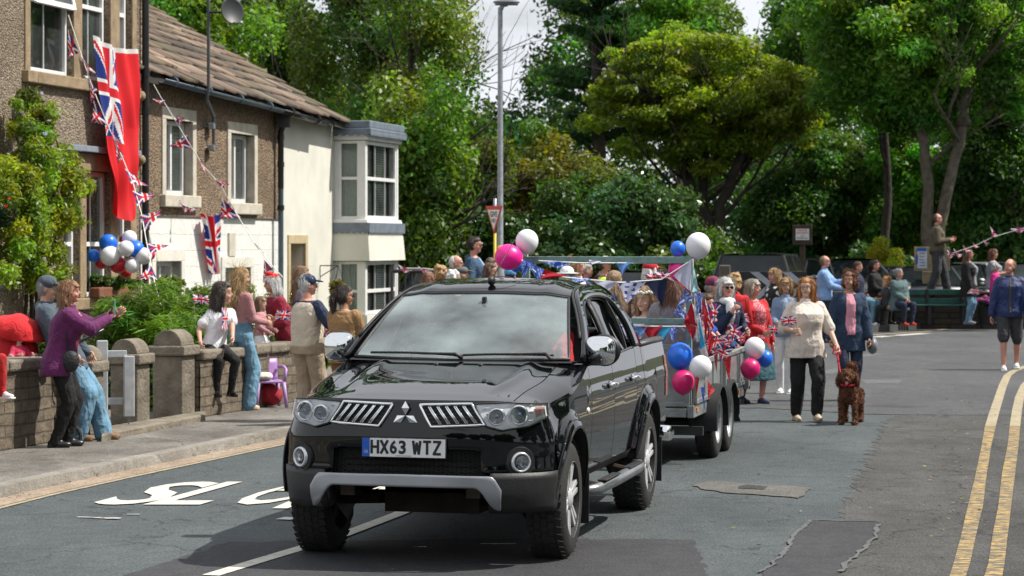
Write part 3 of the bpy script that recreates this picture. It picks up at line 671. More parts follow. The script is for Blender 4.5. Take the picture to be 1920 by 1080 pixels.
# scalloped lead
def scallop(zt_, zb2, n1, n2, o, nm='lead_scallop'):
 b = MB()
 def edge(p0, p1, n):
  for i in range(n):
   a = p0.lerp(p1, i/n); c = p0.lerp(p1, (i+1)/n); pts = [Vector((a.x, a.y, zt_)), Vector((c.x, c.y, zt_))]
   m = 6; low = [Vector((lerp(c.x, a.x, j/m), lerp(c.y, a.y, j/m), zb2+.045*abs(2*j/m-1)**2)) for j in range(m+1)]
   b.add(pts+low, [tuple(range(len(pts)+len(low)))])
 edge(FP(sa-o, -.0, 0), FP(sa-o, bp_+o, 0), n1); edge(FP(sa-o, bp_+o, 0), FP(sb+o, bp_+o, 0), n2)
 b.build(nm, M_LEAD, H3, solid=.012)
scallop(bz(243), bz(255), 5, 18, .135)
scallop(bz(418), bz(438), 6, 18, .105)
b = MB()
zz0, zz1 = bz(489), bz(418)
def flare(zt_, zb2, ot, ob):
 lo = [FP(sa-ob, -.1, zb2), FP(sb+ob, -.1, zb2), FP(sb+ob, bp_+ob, zb2), FP(sa-ob, bp_+ob, zb2)]
 hi = [FP(sa-ot, -.1, zt_), FP(sb+ot, -.1, zt_), FP(sb+ot, bp_+ot, zt_), FP(sa-ot, bp_+ot, zt_)]
 b.hexa(lo, hi)
flare(zz1, zz0, .06, .12); b.build('bay_apron', M_CREAM, H3)
b = MB(); flare(bz(411), bz(418), .05, .07); b.build('sill', M_UPVC, H3, bevel=.01)
b = MB(); flare(.55, .1, .05, .05); b.build('bay_base', M_CREAM, H3)
for (zt_, zb2, tr) in ((bz(263), bz(411), .52), (bz(490), .56, .44)):
 hh = zt_-zb2; zc = (zt_+zb2)/2
 # corner posts
 for q in ((sa, sa+.12, bp_-.12, bp_), (sb-.12, sb, bp_-.12, bp_), (sa, sa+.1, 0, .08)): b = MB(); fbox(b, *q, zb2, zt_); b.build('corner_post', M_UPVC, H3, bevel=.008)
 L_ = sb-sa-.24; window(H3, fM((sa+sb)/2, bp_-.05, zc), L_, hh, transom=(tr,), bars=(.34, .67), back='blind', fr=.075, bar=.016)
 window(H3, fsM(sa+.05, (.08+bp_-.12)/2, zc), bp_-.2, hh, transom=(tr,), back='curtain', fr=.06)
 window(H3, frameM(FP(sb-.05, (.08+bp_-.12)/2, zc), -FW), bp_-.2, hh, transom=(tr,), back='curtain', fr=.06)
# pink sheet behind the lower bay pane, painting in a pinkish red reflection
b = MB(); b.grid(lambda u, v: FP(sa+.55+u*.55, bp_-.10+.015*sin(u*9), .9+v*.72), 8, 6); b.build('curtain', mat('pink_reflection', (.45, .08, .12), .9), H3, smooth=True)
# ---- satellite dish on its tall mast
bx = fs(396, .35)
Dr = empty('satellite_dish', FP(fs(386), .1, 3.6), 'dark satellite dish on a tall cranked mast above the cottage gutter', 'satellite dish')
pt = FP(fs(386), .14, fz(386, 283)); pt2 = FP(fs(386), .16, fz(390, 212, .2)); p3 = FP(fs(391, .45), .45, 4.55)
topz = CAMH-(12-HZ)*p3.y/F
b = MB(); b.tube([pt, Vector((pt.x, pt.y, 4.15)), FP(fs(391, .45)-.0, .42, 4.38), p3, Vector((p3.x, p3.y, topz+.12))], .028, 10); b.build('mast', mat('mast_grey', (.10, .11, .12), .5, .3), Dr, smooth=True, auto=50)
for z in (pt.z+.05, pt.z+.42): b = MB(); b.box(Vector((pt.x-.03, pt.y, z)), (.10, .24, .10)); b.tube([Vector((pt.x, pt.y, z)), FP(fs(382), .0, z)], .02, 8); b.build('bracket', M_GREY, Dr, bevel=.01)
dc = P(434, 22, p3.y-.1); dn = Vector((.55, -.85, .22)).normalized()
b = MB(); rr = .205; pr = [(rr*t, -.05*t*t) for t in (0, .25, .5, .75, .9, 1)]; Mx = Matrix.Translation(dc) @ (-dn).to_track_quat('Z', 'Y').to_matrix().to_4x4() @ Matrix.Scale(1.1, 4, (0, 1, 0))
b.lathe(pr, 32, M=Mx); b.build('reflector', mat('dish_dark', (.03, .032, .036), .5, var=.1), Dr, smooth=True, solid=.01)
b = MB(); b.tube([dc-dn*.02, Vector((p3.x, p3.y, dc.z))], .022, 8); b.build('dish_mount', M_PIPE, Dr)
b = MB(); e = P(452, 43, p3.y-.45); b.tube([dc-Vector((0, 0, .18)), e], .012, 6); b.ell(e, (.035, .05, .035)); b.build('feed_arm', M_GREY, Dr, smooth=True)
# ---- flags hung on the fronts
def ensign():
 s_a, z_a = fs(167, .5), 0
 TL = FP(fs(167, .42), .42, fz(167, 66, .42)); TR = FP(fs(247, .42), .42, fz(247, 92, .42)); BL = FP(fs(205, .42), .42, fz(205, 408, .42)); BR = FP(fs(243, .42), .42, fz(243, 410, .42))
 ML = FP(fs(194, .42), .42, fz(194, 290, .42)); MR = FP(fs(257, .42), .42, fz(257, 240, .42))
 def fn(u, v):   # u across the top, v downwards
  l = TL.lerp(ML, v*1.5) if v < .667 else ML.lerp(BL, (v-.667)*3); r = TR.lerp(MR, v*2.2) if v < .4545 else MR.lerp(BR, (v-.4545)/.5455)
  p = l.lerp(r, u); w = .012+.05*v
  return p+FW*(w*sin(u*8+v*2.6+.6*sin(v*5))+.035*sin(u*21-v*5)+.03*v*sin(v*17+u*4)+.06)+FT*(.03*sin(v*7+u*3)*v+.03*sin(u*12)*v)+Vector((0, 0, -.07*sin(u*PI)*(1-v)+.05*sin(u*7)*v))
 def cf(u, v):
  if v < .012*2.2: return (.7, .68, .66)
  if u < .56 and v < .56: return jack(v/.56, 1-u/.56)
  if (u-.0) < 0: return RED
  return (.66, .006, .012)
 o = cloth_grid('ensign_flag', fn, cf, 66, 150, mat_=attr_mat('ensign_cloth', .65, trans=.12, var=.08), label='long red ensign with a union canton hung down the tall house', cat='flag')
 return o
ensign()
def drape():
 TL = FP(fs(375, .12), .12, fz(375, 400, .12)); TR = FP(fs(413, .12), .12, fz(413, 400, .12)); BL = FP(fs(397, .12), .12, fz(397, 517, .12)); BR = FP(fs(413, .12), .12, fz(413, 505, .12))
 def fn(u, v): return TL.lerp(BL, v).lerp(TR.lerp(BR, v), u)+FW*(.05*sin(u*17+v*2)+.03*sin(u*31))+Vector((0, 0, .04*sin(u*8)*v-.05*sin(PI*u)*(1-v)))
 return cloth_grid('union_flag', fn, lambda u, v: jack(v, .05+.9*u), 50, 70, label='crumpled union flag draped on the white stone of the cottage', cat='flag')
drape()
# hanging basket on its bracket by the bay
hb = empty('hanging_basket', P(632, 560, 48.5)); tag(hb, 'hanging basket of trailing plants on an iron bracket by the bay', 'hanging basket')
p0 = FP(fs(600), 0, fz(600, 498)); tip = FP(fs(600)-.1, .40, p0.z)
b = MB(); b.tube([p0, tip], .012, 6); b.tube([FP(fs(600), 0, p0.z-.22), tip], .01, 6); b.tube([p0, FP(fs(600), 0, p0.z-.3)], .012, 6); b.build('bracket', M_PIPE, hb)
hc = tip+Vector((0, 0, -.55))
b = MB()
for a in (0, 2.1, 4.2): b.tube([tip, hc+Vector((.15*cos(a), .15*sin(a), .1))], .005, 4)
b.build('chain', M_PIPE, hb)
b = MB(); b.lathe([(.03, -.12), (.12, -.08), (.17, .02), (.18, .1), (.16, .1)], 14, M=Matrix.Translation(hc)); b.build('basket', mat('coir_basket', (.16, .09, .04), .95, bump=.5), hb, smooth=True)
# ------------------------------------------------------------ foliage
def leaf_mat(name, trans=.42, rough=.45):
 if name in MATS: return MATS[name]
 m, nt, b = _new(name); N = nt.nodes; L = nt.links
 a = N.new('ShaderNodeAttribute'); a.attribute_name = 'Col'
 L.new(a.outputs['Color'], b.inputs['Base Color']); b.inputs['Roughness'].default_value = rough; b.inputs['Specular IOR Level'].default_value = .4
 t = N.new('ShaderNodeBsdfTranslucent'); sc = N.new('ShaderNodeVectorMath'); sc.operation = 'MULTIPLY'; L.new(a.outputs['Color'], sc.inputs[0]); sc.inputs[1].default_value = (1.9, 2.0, .6)
 L.new(sc.outputs[0], t.inputs['Color'])
 ms = N.new('ShaderNodeMixShader'); ms.inputs[0].default_value = trans; L.new(b.outputs[0], ms.inputs[1]); L.new(t.outputs[0], ms.inputs[2]); L.new(ms.outputs[0], N['Material Output'].inputs['Surface'])
 MATS[name] = m; return m
M_LEAF = leaf_mat('leaves'); M_LEAFD = leaf_mat('glossy_leaves', .2, .3)
M_BARK = mat('bark_dark', (.035, .028, .02), .9, var=.4, scale=8, bump=.6, bscale=20)
M_BARKG = mat('bark_grey', (.10, .085, .062), .9, var=.35, scale=7, bump=.5, bscale=16)
def leaves(C, Rr, n, size, col, cvar=.25, seed=0, droop=0, shell=.6, flatz=1.0, hue=.12, asp=.5, cvec=None, up=.35):
 """leaf quads scattered over clumps; C clump centres (k,3), Rr radii (k,)"""
 g = np.random.default_rng(seed); k = len(C); C = np.asarray(C, float); Rr = np.asarray(Rr, float)
 w = Rr**2; idx = g.choice(k, n, p=w/w.sum())
 d = g.normal(size=(n, 3)); d /= np.linalg.norm(d, axis=1)[:, None]
 rad = Rr[idx]*(shell+(1-shell)*g.random(n)**.5)*(1+.16*g.normal(size=n))
 off = d*rad[:, None]; off[:, 2] *= flatz
 if droop: off[:, 2] -= droop*g.random(n)**2*Rr[idx]
 pos = C[idx]+off
 nm = d*.7+g.normal(size=(n, 3))*.8+np.array([0, 0, up]); nm /= np.linalg.norm(nm, axis=1)[:, None]
 t = np.cross(nm, g.normal(size=(n, 3))); t /= np.linalg.norm(t, axis=1)[:, None]; b = np.cross(nm, t)
 s = size*(.6+.8*g.random(n))[:, None]
 V = np.stack([pos-t*s, pos-b*s*asp+nm*s*.12, pos+t*s, pos+b*s*asp+nm*s*.12], 1).reshape(-1, 3)
 Q = np.arange(n*4).reshape(n, 4)
 cb = 1+cvar*g.normal(size=k)[idx]; cl = 1+.22*g.normal(size=n)
 c = np.array(col)[None, :]*np.clip(cb*cl, .35, 2.2)[:, None]
 h = g.normal(size=k)[idx]*hue+g.normal(size=n)*.05; c[:, 0] *= np.clip(1+h*1.8, .3, 2.5); c[:, 2] *= np.clip(1-h, .3, 2)
 return V, Q, c
def crown_blobs(seed, c, r, n, br=(.5, 1.0), hollow=.55, zcut=None):
 g = np.random.default_rng(seed); C = []; Rr = []
 while len(C) < n:
  d = g.normal(size=3); d /= np.linalg.norm(d); q = hollow+(1-hollow)*g.random()
  p = np.array(c)+d*np.array(r)*q
  if zcut is not None and p[2] < zcut: continue
  C.append(p); Rr.append(br[0]+(br[1]-br[0])*g.random())
 return C, Rr
def branch(b, p, d, L_, r, depth, rr, tips, spread=.55, up=.15, n=6, minr=.012, seg=4):
 pts = [p]; rad = [r]; q = Vector(p); dd = Vector(d).normalized()
 for i in range(seg):
  dd = (dd+Vector((rr.uniform(-.16, .16), rr.uniform(-.16, .16), rr.uniform(-.06, .14)))).normalized(); q = q+dd*L_/seg; pts.append(q.copy()); rad.append(r*(1-.45*(i+1)/seg))
 b.tube(pts, rad, n)
 if depth <= 0 or r < minr: tips.append(q); return
 for i in range(rr.choice((2, 3, 3))):
  a = rr.uniform(0, 2*PI); side = dd.orthogonal().normalized(); side.rotate(Matrix.Rotation(a, 3, dd))
  nd = (dd*1.0+side*spread*rr.uniform(.6, 1.5)+Vector((0, 0, up))).normalized()
  k = rr.randint(2, seg); branch(b, pts[k], nd, L_*rr.uniform(.6, .85), rad[k]*rr.uniform(.55, .75), depth-1, rr, tips, spread, up, max(4, n-1), minr, seg)
def tree(name, label, base, H, crown_c, crown_r, nleaf, col, size=.11, seed=0, trunk=None, tr=.16, bark=None, blobs=60, br=(.5, 1.), group=None, leafm=None, droop=0, flatz=.8, hollow=.55, limbs=5, depth=3, cvar=.28, hue=.12, shell=.55, cat='tree', up=.35, asp=.5, tipsn=.5):
 """base (x,y,z); crown_c relative to base"""
 base = Vector(base); T = empty(name, base, label, cat, group); rr = random.Random(seed)
 tips = []
 b = MB()
 trunks = trunk or [[(0, 0, 0), (0, 0, H*.5)]]
 for tk in trunks:
  pts = [Vector(p) for p in tk]; n = len(pts); P2 = []
  for i in range(n-1):
   for j in range(4): P2.append(pts[i].lerp(pts[i+1], j/4)+Vector((rr.uniform(-.04, .04), rr.uniform(-.04, .04), 0))*(i+j > 0))
  P2.append(pts[-1]); m = len(P2)
  b.tube(P2, [tr*(1.25 if i == 0 else 1)*(1-.55*i/(m-1)) for i in range(m)], 10)
  for i in range(limbs):
   k = int(m*.45)+int((m-1-m*.45)*i/max(1, limbs-1)); a = rr.uniform(0, 2*PI); k = min(k, m-1)
   branch(b, P2[k], Vector((cos(a)*.9, sin(a)*.9, rr.uniform(.35, 1.0))), H*.22, tr*.42*(1-.4*k/m), depth, rr, tips)
 tk = b.build('trunk', bark or M_BARK, T, **LS)
 C, Rr = crown_blobs(seed, crown_c, crown_r, blobs, br, hollow)
 cc = np.array(crown_c); cr_ = np.array(crown_r)
 for t in tips[:int(len(tips)*tipsn)]:
  q = np.array(t)
  if (((q-cc)/cr_)**2).sum() < 1.3: C.append(q); Rr.append(br[0]*.9)
 V, Q, c = leaves(C, Rr, int(nleaf*(1.4 if size < .2 else 1)), size*(.82 if size < .2 else 1), col, cvar, seed, droop, shell, flatz, hue, asp, up=up)
 me = np_mesh('crown', V, Q, c); me.materials.append(leafm or M_LEAF); link('crown', me, T)
 return T
def at(px, Y): return ((px-960)*Y/F, Y, 0)
def zat(py, Y): return CAMH-(py-HZ)*Y/F
YG = (.16, .215, .018); MG = (.062, .128, .018); DG = (.032, .075, .018); BG = (.098, .18, .020); OL = (.10, .17, .022)
TG = 'trees of the wood beyond the junction'
# behind the roofs, left
tree('broadleaf_tree', 'bright green leafy tree directly behind the cottage roof, leftmost of the wood', at(330, 74), 12, (0, 0, 7.4), (2.5, 2.2, 3.6), 26000, BG, .11, 1, blobs=70, group=TG)
tree('broadleaf_tree', 'mid green tree with a dense crown behind the slates and the satellite mast', at(470, 78), 12, (0, 0, 7.6), (2.4, 2.2, 3.4), 24000, MG, .11, 2, blobs=70, group=TG)
tree('birch_tree', 'tall airy birch with drooping twigs and a dark trunk above the bay window', at(692, 66), 13, (0, 0, 8.0), (2.6, 2.3, 4.6), 25000, (.085, .15, .03), .085, 3, trunk=[[(0, 0, 0), (.1, 0, 3), (-.05, 0, 6.5), (.2, 0, 11)]], tr=.17, blobs=90, br=(.35, .75), group=TG, droop=1.2, limbs=9, shell=.25, hollow=.2, tipsn=1, flatz=1)
tree('birch_tree', 'sparse airy tree left of the lamp post with sky showing between its twigs', at(790, 60), 11, (0, 0, 6.8), (1.5, 1.5, 3.9), 10000, (.10, .17, .03), .08, 4, trunk=[[(0, 0, 0), (.05, 0, 3), (-.3, 0, 5.5), (-.2, 0, 9)]], tr=.11, blobs=60, br=(.3, .6), group=TG, droop=1.0, limbs=8, shell=.2, hollow=.2, tipsn=1, flatz=1)
tree('willow_tree', 'olive green weeping tree hanging just right of the bay window', at(790, 56), 8, (0, 0, 3.8), (1.1, 1.2, 2.7), 19000, OL, .085, 5, blobs=60, br=(.3, .6), group=TG, droop=1.6, hollow=.2, flatz=1.1)
# hedge-like small trees behind the crowd
for i, (px, Y, top, rx, c, lab) in enumerate(((800, 57, 340, 1.3, DG, 'dark green holly bush low beside the bay window'), (895, 60, 250, 1.5, (.085, .12, .018), 'brownish green hawthorn behind the give way sign'), (1010, 62, 215, 1.6, (.12, .13, .02), 'olive hawthorn with a reddish tinge right of the lamp post'), (1010, 57, 385, 1.5, DG, 'deep green glossy shrub behind the trailer rail, below the olive hawthorn'), (1110, 60, 300, 1.7, (.06, .13, .035), 'grey green whitebeam with pale leaf tips'), (1195, 57, 330, 1.5, (.06, .14, .04), 'blue green whitebeam in front of the small stone lodge'), (900, 58, 400, 1.3, DG, 'low dark laurel left of the lamp post'), (1290, 58, 430, 1.0, MG, 'low green bush right of the small stone lodge'))):
 h = zat(top, Y)
 tree('small_tree', lab, at(px, Y), h, (0, 0, h*.5), (rx, 1.2, h*.5), 17000, c, .085, 20+i, tr=.07, blobs=55, br=(.28, .62), group=TG, leafm=M_LEAFD if i in (0, 3, 5, 6) else M_LEAF, limbs=3, depth=2, hue=.14)
# cedar
def cedar():
 base = Vector(at(1118, 84)); T = empty('cedar_tree', base, 'tall dark cedar with flat layered boughs right of the lamp post', 'tree', TG); rr = random.Random(9)
 b = MB(); b.tube([(0, 0, 0), (.1, 0, 5), (0, 0, 9), (.1, 0, 13)], [.3, .24, .18, .08], 10); C = []; Rr = []
 for i in range(44):
  z = 5.3+i*.17; a = rr.uniform(0, 2*PI); L_ = rr.uniform(1.0, 2.5)*(1-.03*abs(i-12)**.9); e = Vector((cos(a)*L_, sin(a)*L_, z+.3))
  b.tube([(0, 0, z-.3), (e*.5+Vector((0, 0, z*.5))), e], [.07, .05, .02], 5)
  for k in range(5): t = .35+.16*k; C.append((e.x*t, e.y*t, z+.3*t+.05)); Rr.append(.28+.22*rr.random())
 b.build('trunk', M_BARK, T, **LS)
 V, Q, c = leaves(C, Rr, 34000, .10, (.032, .09, .026), .3, 9, 0, .3, .42, .06, .28)
 me = np_mesh('crown', V, Q, c); me.materials.append(M_LEAF); link('crown', me, T)
cedar()
tree('maple_tree', 'yellow green spreading maple with dark forked limbs in the middle of the wood', at(1352, 66), 9, (-.5, .1, 5.75), (3.2, 2.0, 1.9), 42000, YG, .085, 12, trunk=[[(0, 0, 0), (-.15, 0, 1.6), (-.55, .0, 2.8), (-1.1, .1, 4.4), (-1.5, 0, 5.4)], [(0, 0, .2), (-.2, -.05, 1.5), (.0, .1, 3.0), (.55, 0, 4.4), (.9, 0, 5.2)], [(-.1, 0, 1.2), (-.45, .2, 3), (-.4, .2, 5)]], tr=.20, blobs=150, br=(.28, .58), group=TG, limbs=6, depth=3, flatz=.55, hollow=.35, cvar=.2, shell=.35, hue=.04)
tree('broadleaf_tree', 'pale green tree whose top stands against the sky above the maple', at(1275, 84), 13, (0, 0, 8.6), (2.0, 2, 2.8), 20000, (.14, .26, .04), .11, 13, blobs=60, br=(.5, .9), group=TG)
tree('broadleaf_tree', 'mid green tree just right of the gap of sky at the top', at(1505, 78), 12, (0, 0, 6.6), (1.6, 1.8, 3.4), 24000, (.075, .16, .02), .10, 14, blobs=70, br=(.4, .8), group=TG, trunk=[[(0, 0, 0), (.1, 0, 3), (0, 0, 6)]], tr=.14)
tree('broadleaf_tree', 'shaded green tree low behind the private property board', at(1535, 69), 6.5, (0, 0, 2.7), (1.9, 1.5, 2.4), 26000, (.05, .11, .02), .09, 15, blobs=80, br=(.35, .7), group=TG, tr=.12)
# trunks standing in the shade
for i, (px, Y, lean, tr, lab) in enumerate(((1655, 64, .1, .13, 'tall straight dark trunk right of the private property board'), (1632, 72, -.1, .10, 'slim dark trunk just left of the thicker straight trunk'), (1870, 74, .15, .09, 'thin grey trunk at the far right of the wood'))):
 tree('forest_tree', lab, at(px, Y), 11, (0, 0, 8.3), (1.6, 1.5, 2.6), 15000, (.07, .15, .02), .10, 30+i, trunk=[[(0, 0, 0), (lean, 0, 3), (lean*.3, 0, 6.5), (lean, 0, 9)]], tr=tr, blobs=50, br=(.4, .8), group=TG)
# the big ash by the notice board
yA = 61; bA = at(1745, yA)
def rel(px, py): return ((px-1745)*yA/F, 0, zat(py, yA))
tree('ash_tree', 'big twin trunked ash rising behind the man standing on the bench', bA, 10, (-.1, .6, 7.1), (3.5, 2.4, 2.3), 60000, (.085, .19, .022), .085, 40,
  trunk=[[(0, 0, 0), rel(1742, 480), rel(1738, 350), rel(1722, 200), rel(1690, 60), rel(1655, -60)], [(.12, 0, .3), rel(1758, 430), rel(1790, 300), rel(1818, 170), rel(1835, 40), rel(1838, -60)], [rel(1724, 215), rel(1738, 150), rel(1752, 40), rel(1758, -60)], [rel(1806, 235), rel(1808, 150), rel(1812, 60)]],
  tr=.17, bark=M_BARKG, blobs=150, br=(.35, .7), group=TG, limbs=5, depth=3, cvar=.3, shell=.3, flatz=.75, hollow=.45)
tree('broadleaf_tree', 'dark green tree filling the right edge above the bunting', at(1895, 66), 8, (0, 0, 3.7), (1.6, 1.6, 3.0), 26000, (.045, .11, .02), .09, 41, blobs=80, br=(.35, .7), group=TG, tr=.1)
tree('broadleaf_tree', 'bright leafy sapling between the ash and the dark trunk', at(1700, 68), 6, (0, 0, 3.3), (1.1, 1.2, 2.3), 15000, (.10, .22, .025), .09, 42, blobs=50, br=(.3, .6), group=TG, tr=.06)
tree('broadleaf_tree', 'leafy sapling glowing green right of the ash trunks', at(1835, 70), 7, (0, 0, 4.0), (1.2, 1.2, 2.5), 15000, (.09, .20, .025), .09, 43, blobs=50, br=(.3, .6), group=TG, tr=.06)
tree('golden_shrub', 'small golden conifer bush glowing behind the parked cars', at(1662, 62.5), 2.4, (0, 0, 1.25), (.33, .33, .95), 9000, (.38, .40, .03), .035, 44, blobs=30, br=(.15, .26), tr=.05, limbs=2, depth=1, cat='shrub', hue=.05)
# the wood behind: one uncountable mass of leaves, with more stems
def backwood():
 C = []; Rr = []; g = np.random.default_rng(77)
 def top(px):
  return interp([(150, -80), (520, -80), (580, 90), (800, 150), (860, 170), (900, 180), (985, 190), (1015, 100), (1050, -80), (1335, -80), (1350, 50), (1440, 70), (1465, 20), (1480, -80), (2100, -80)], px)
 for i in range(1500):
  Y = 92+g.random()*22; px = 150+g.random()*2000; t = top(px); py = t+35+(530-t)*g.random()
  C.append(((px-960)*Y/F, Y, zat(py, Y))); Rr.append(.6+.7*g.random())
 V, Q, c = leaves(C, Rr, 190000, .13, (.05, .115, .02), .35, 78, 0, .5, .8, .12)
 C2 = []; R2 = []          # tall crowns added above the frame to darken the bonnet reflection
 for i in range(700):
  Y = 96+g.random()*20; px = -200+g.random()*2500; py = -90-800*g.random()
  if 850 < px+.1*py < 1000 and py > -500 or 1350 < px < 1450 and py > -350: continue
  C2.append(((px-960)*Y/F, Y, zat(py, Y))); R2.append(1.2+1.3*g.random())
 V2, Q2, c2 = leaves(C2, R2, 26000, .42, (.04, .09, .018), .35, 79, 0, .5, .8, .12); Q2 = Q2+len(V); V = np.concatenate([V, V2]); Q = np.concatenate([Q, Q2]); c = np.concatenate([c, c2])
 me = np_mesh('distant_wood', V, Q, c); me.materials.append(M_LEAF); o = link('distant_wood', me); tag(o, 'dense shaded wood closing the view behind the nearer trees', 'wood', kind='stuff')
backwood()
# undergrowth in front of the trunks
def under(name, label, pxs, Y, h, n, col, seed, size=.07):
 g = np.random.default_rng(seed); C = []; Rr = []
 for i in range(90):
  px = pxs[0]+(pxs[1]-pxs[0])*g.random(); y = Y+g.normal()*1.2; hh = h*(.5+.5*g.random()); r = .25+.3*g.random(); C.append(((px-960)*y/F, y, g.random()*hh)); Rr.append(r)
 V, Q, c = leaves(C, Rr, n, size, col, .3, seed, 0, .4, .8, .12)
 me = np_mesh(name, V, Q, c); me.materials.append(M_LEAF); tag(link(name, me), label, 'undergrowth', kind='stuff')
under('undergrowth', 'dark brambles and ground cover under the wood', (740, 1960), 65, 2.0, 60000, (.04, .09, .016), 90)
# a hedge and trees on the near right and behind the photographer's side: what the paintwork mirrors
def offtree(x, y, h, seed, r=3.0, label=''):
 tree('roadside_tree', label, (x, y, 0), h, (0, 0, h*.52), (r, r, h*.5), 9000, MG, .34, seed, blobs=70, br=(1.0, 1.7), tr=.2, limbs=3, depth=1, group='trees out of shot along the right of the road')
for i, (x, y, h) in enumerate(((19, 2, 14), (20, 9, 15), (21, 17, 15), (21, 26, 16), (24, 36, 17), (26, 46, 17), (-9, -24, 10), (-2, -28, 9), (5, -26, 10), (12, -20, 9), (12, -6, 7))):
 offtree(x, y, h, 60+i, 3.6, 'roadside tree out of shot, reflected in the black pickup')
# ------------------------------------------------------------ front garden planting
def bush(name, label, c, r, n, col, size, seed, blobs=25, br=(.1, .2), cat='bush', group=None, leafm=None, hue=.1, flowers=None, asp=.5, up=.35, shell=.4, hollow=.4, cvar=.22, stem=True):
 """shrub: stems and leaves"""
 c = Vector(c); T = empty(name, c, label, cat, group)
 if stem:
  b = MB(); rr = random.Random(seed)
  for i in range(5): a = rr.uniform(0, 6.3); b.tube([(0, 0, 0), (cos(a)*r[0]*.25, sin(a)*r[1]*.25, r[2]*.8), (cos(a)*r[0]*.5, sin(a)*r[1]*.5, r[2]*1.4)], [.02, .014, .006], 5)
  b.build('stem', M_BARK, T, **LO)
 C, Rr = crown_blobs(seed, (0, 0, r[2]), r, blobs, br, hollow)
 V, Q, cc = leaves(C, Rr, n, size, col, cvar, seed, 0, shell, 1, hue, asp, up=up)
 me = np_mesh('foliage', V, Q, cc); me.materials.append(leafm or M_LEAF); link('foliage', me, T)
 if flowers:
  fc, fn_, fsz = flowers; g = np.random.default_rng(seed+5); idx = g.choice(len(C), fn_)
  Cf = np.array(C)[idx]+g.normal(size=(fn_, 3))*np.array(Rr)[idx][:, None]*.6+np.array([.02, -.08, .06])
  V, Q, cc = leaves(Cf, np.full(fn_, fsz), fn_*16, fsz*.5, fc, .15, seed+6, 0, .2, 1, .02, .8)
  me = np_mesh('blossom', V, Q, cc); me.materials.append(M_LEAF); link('blossom', me, T)
 return T
M_STONEW = block_mat('garden_wall_stone', (.12, .095, .065), (.19, .15, .105), (.085, .07, .05), .33, .11, .010, .9, dist=.04)
M_CAP = mat('weathered_stone', (.17, .145, .11), .9, var=.35, scale=5, bump=.5, bscale=25)
WA = G(-250, 882, PZ); W0 = G(0, 846, PZ); W1 = G(370, 784, PZ); W2 = G(640, 724, PZ)
WD = (W1-W0).normalized(); WN = Vector((-WD.y, WD.x, 0))
def wpt(px, py, z=PZ): return G(px, py, z)
def online(px, off=0):     # point of the wall foot seen at px
 k = (px-960)/F; # W0 + t*WD + off*WN : x = k*y
 o = W0+WN*off; t = (k*o.y-o.x)/(WD.x-k*WD.y); return o+WD*t
def wallseg(label, pa, pb, h, th=.32, seed=0):
 pa = Vector(pa); pb = Vector(pb); d = (pb-pa).normalized(); n = Vector((-d.y, d.x, 0)); L_ = (pb-pa).length
 T = empty('garden_wall', (pa+pb)/2, label, 'wall'); rr = random.Random(seed)
 b = MB(); nu = max(2, int(L_/.12)); nv = 8
 def fr(u, v): q = pa+d*L_*u+Vector((0, 0, h*v)); return q-n*(.014*noise.noise(Vector((q.x*9, q.y*9, q.z*12)))+.01)
 b.grid(fr, nu, nv); b.hexa([pa+n*.01, pb+n*.01, pb+n*th, pa+n*th], [p+Vector((0, 0, h)) for p in (pa+n*.01, pb+n*.01, pb+n*th, pa+n*th)])
 b.build('stonework', M_STONEW, T)
 b = MB(); s = 0
 while s < L_-.05:
  w = min(rr.uniform(.45, .8), L_-s); a = pa+d*(s+.008); c = pa+d*(s+w-.008); z = h+rr.uniform(-.006, .006)
  q = [a-n*.05, c-n*.05, c+n*(th+.05), a+n*(th+.05)]; b.hexa([p+Vector((0, 0, z)) for p in q], [p+Vector((0, 0, z+.11)) for p in q]); s += w
 b.build('coping', M_CAP, T, bevel=.025)
 return T
gA = online(-320); g0 = online(160); g1 = online(214); g2 = online(288); g3 = online(300); g4 = online(372); gE = online(600)
wallseg('low coursed stone garden wall under the red pushchair, left of the gate', gA, online(150), .72, seed=1)
wallseg('low stone garden wall with bunting along it, right of the gate pillars', online(374), gE, .62, seed=2)
def pillar(px, w, h, label):
 c = online(px)+WN*.02; T = empty('gate_pillar', c, label, 'pillar', 'round topped stone gate pillars')
 M = frameM(c, WD)
 b = MB(M); b.box((0, w/2, (h-.30)/2), (w-.05, w-.05, h-.30)); b.build('shaft', M_CAP, T, bevel=.015)
 b = MB(M); b.box((0, w/2, h-.245), (w+.04, w+.04, .11)); b.build('cornice', M_CAP, T, bevel=.02)
 b = MB(M); r = w*.42; n = 12; pr = [(r*cos(PI*k/n), h-.19+r*1.02*sin(PI*k/n)) for k in range(n+1)]; b.prism(pr, w*.86, Matrix.Translation((w*.43, w/2, 0)) @ Matrix.Rotation(PI/2, 4, 'Z')); b.build('rounded_cap', M_CAP, T, bevel=.01)
pillar(190, .36, .92, 'left hand gate pillar half hidden behind the couple')
pillar(277, .36, .95, 'middle round topped stone pillar just right of the white gate')
pillar(361, .40, .99, 'right hand round topped stone pillar with the bunting tied to it')
b = MB(); b.box(((g2+g3)/2+WN*.3+Vector((0, 0, .02))), (.6, .9, .06), rz=-.2);
# doorstep kerb in front of the gate and pillars
q = [online(190, -.42), online(385, -.25), online(385, .02), online(190, .02)]
b = MB(); b.hexa([Vector((p.x, p.y, PZ-.02)) for p in q], [Vector((p.x, p.y, PZ+.07)) for p in q]); b.build('doorstep', M_CAP, bevel=.015, label='worn stone step in front of the gate pillars', cat='step')
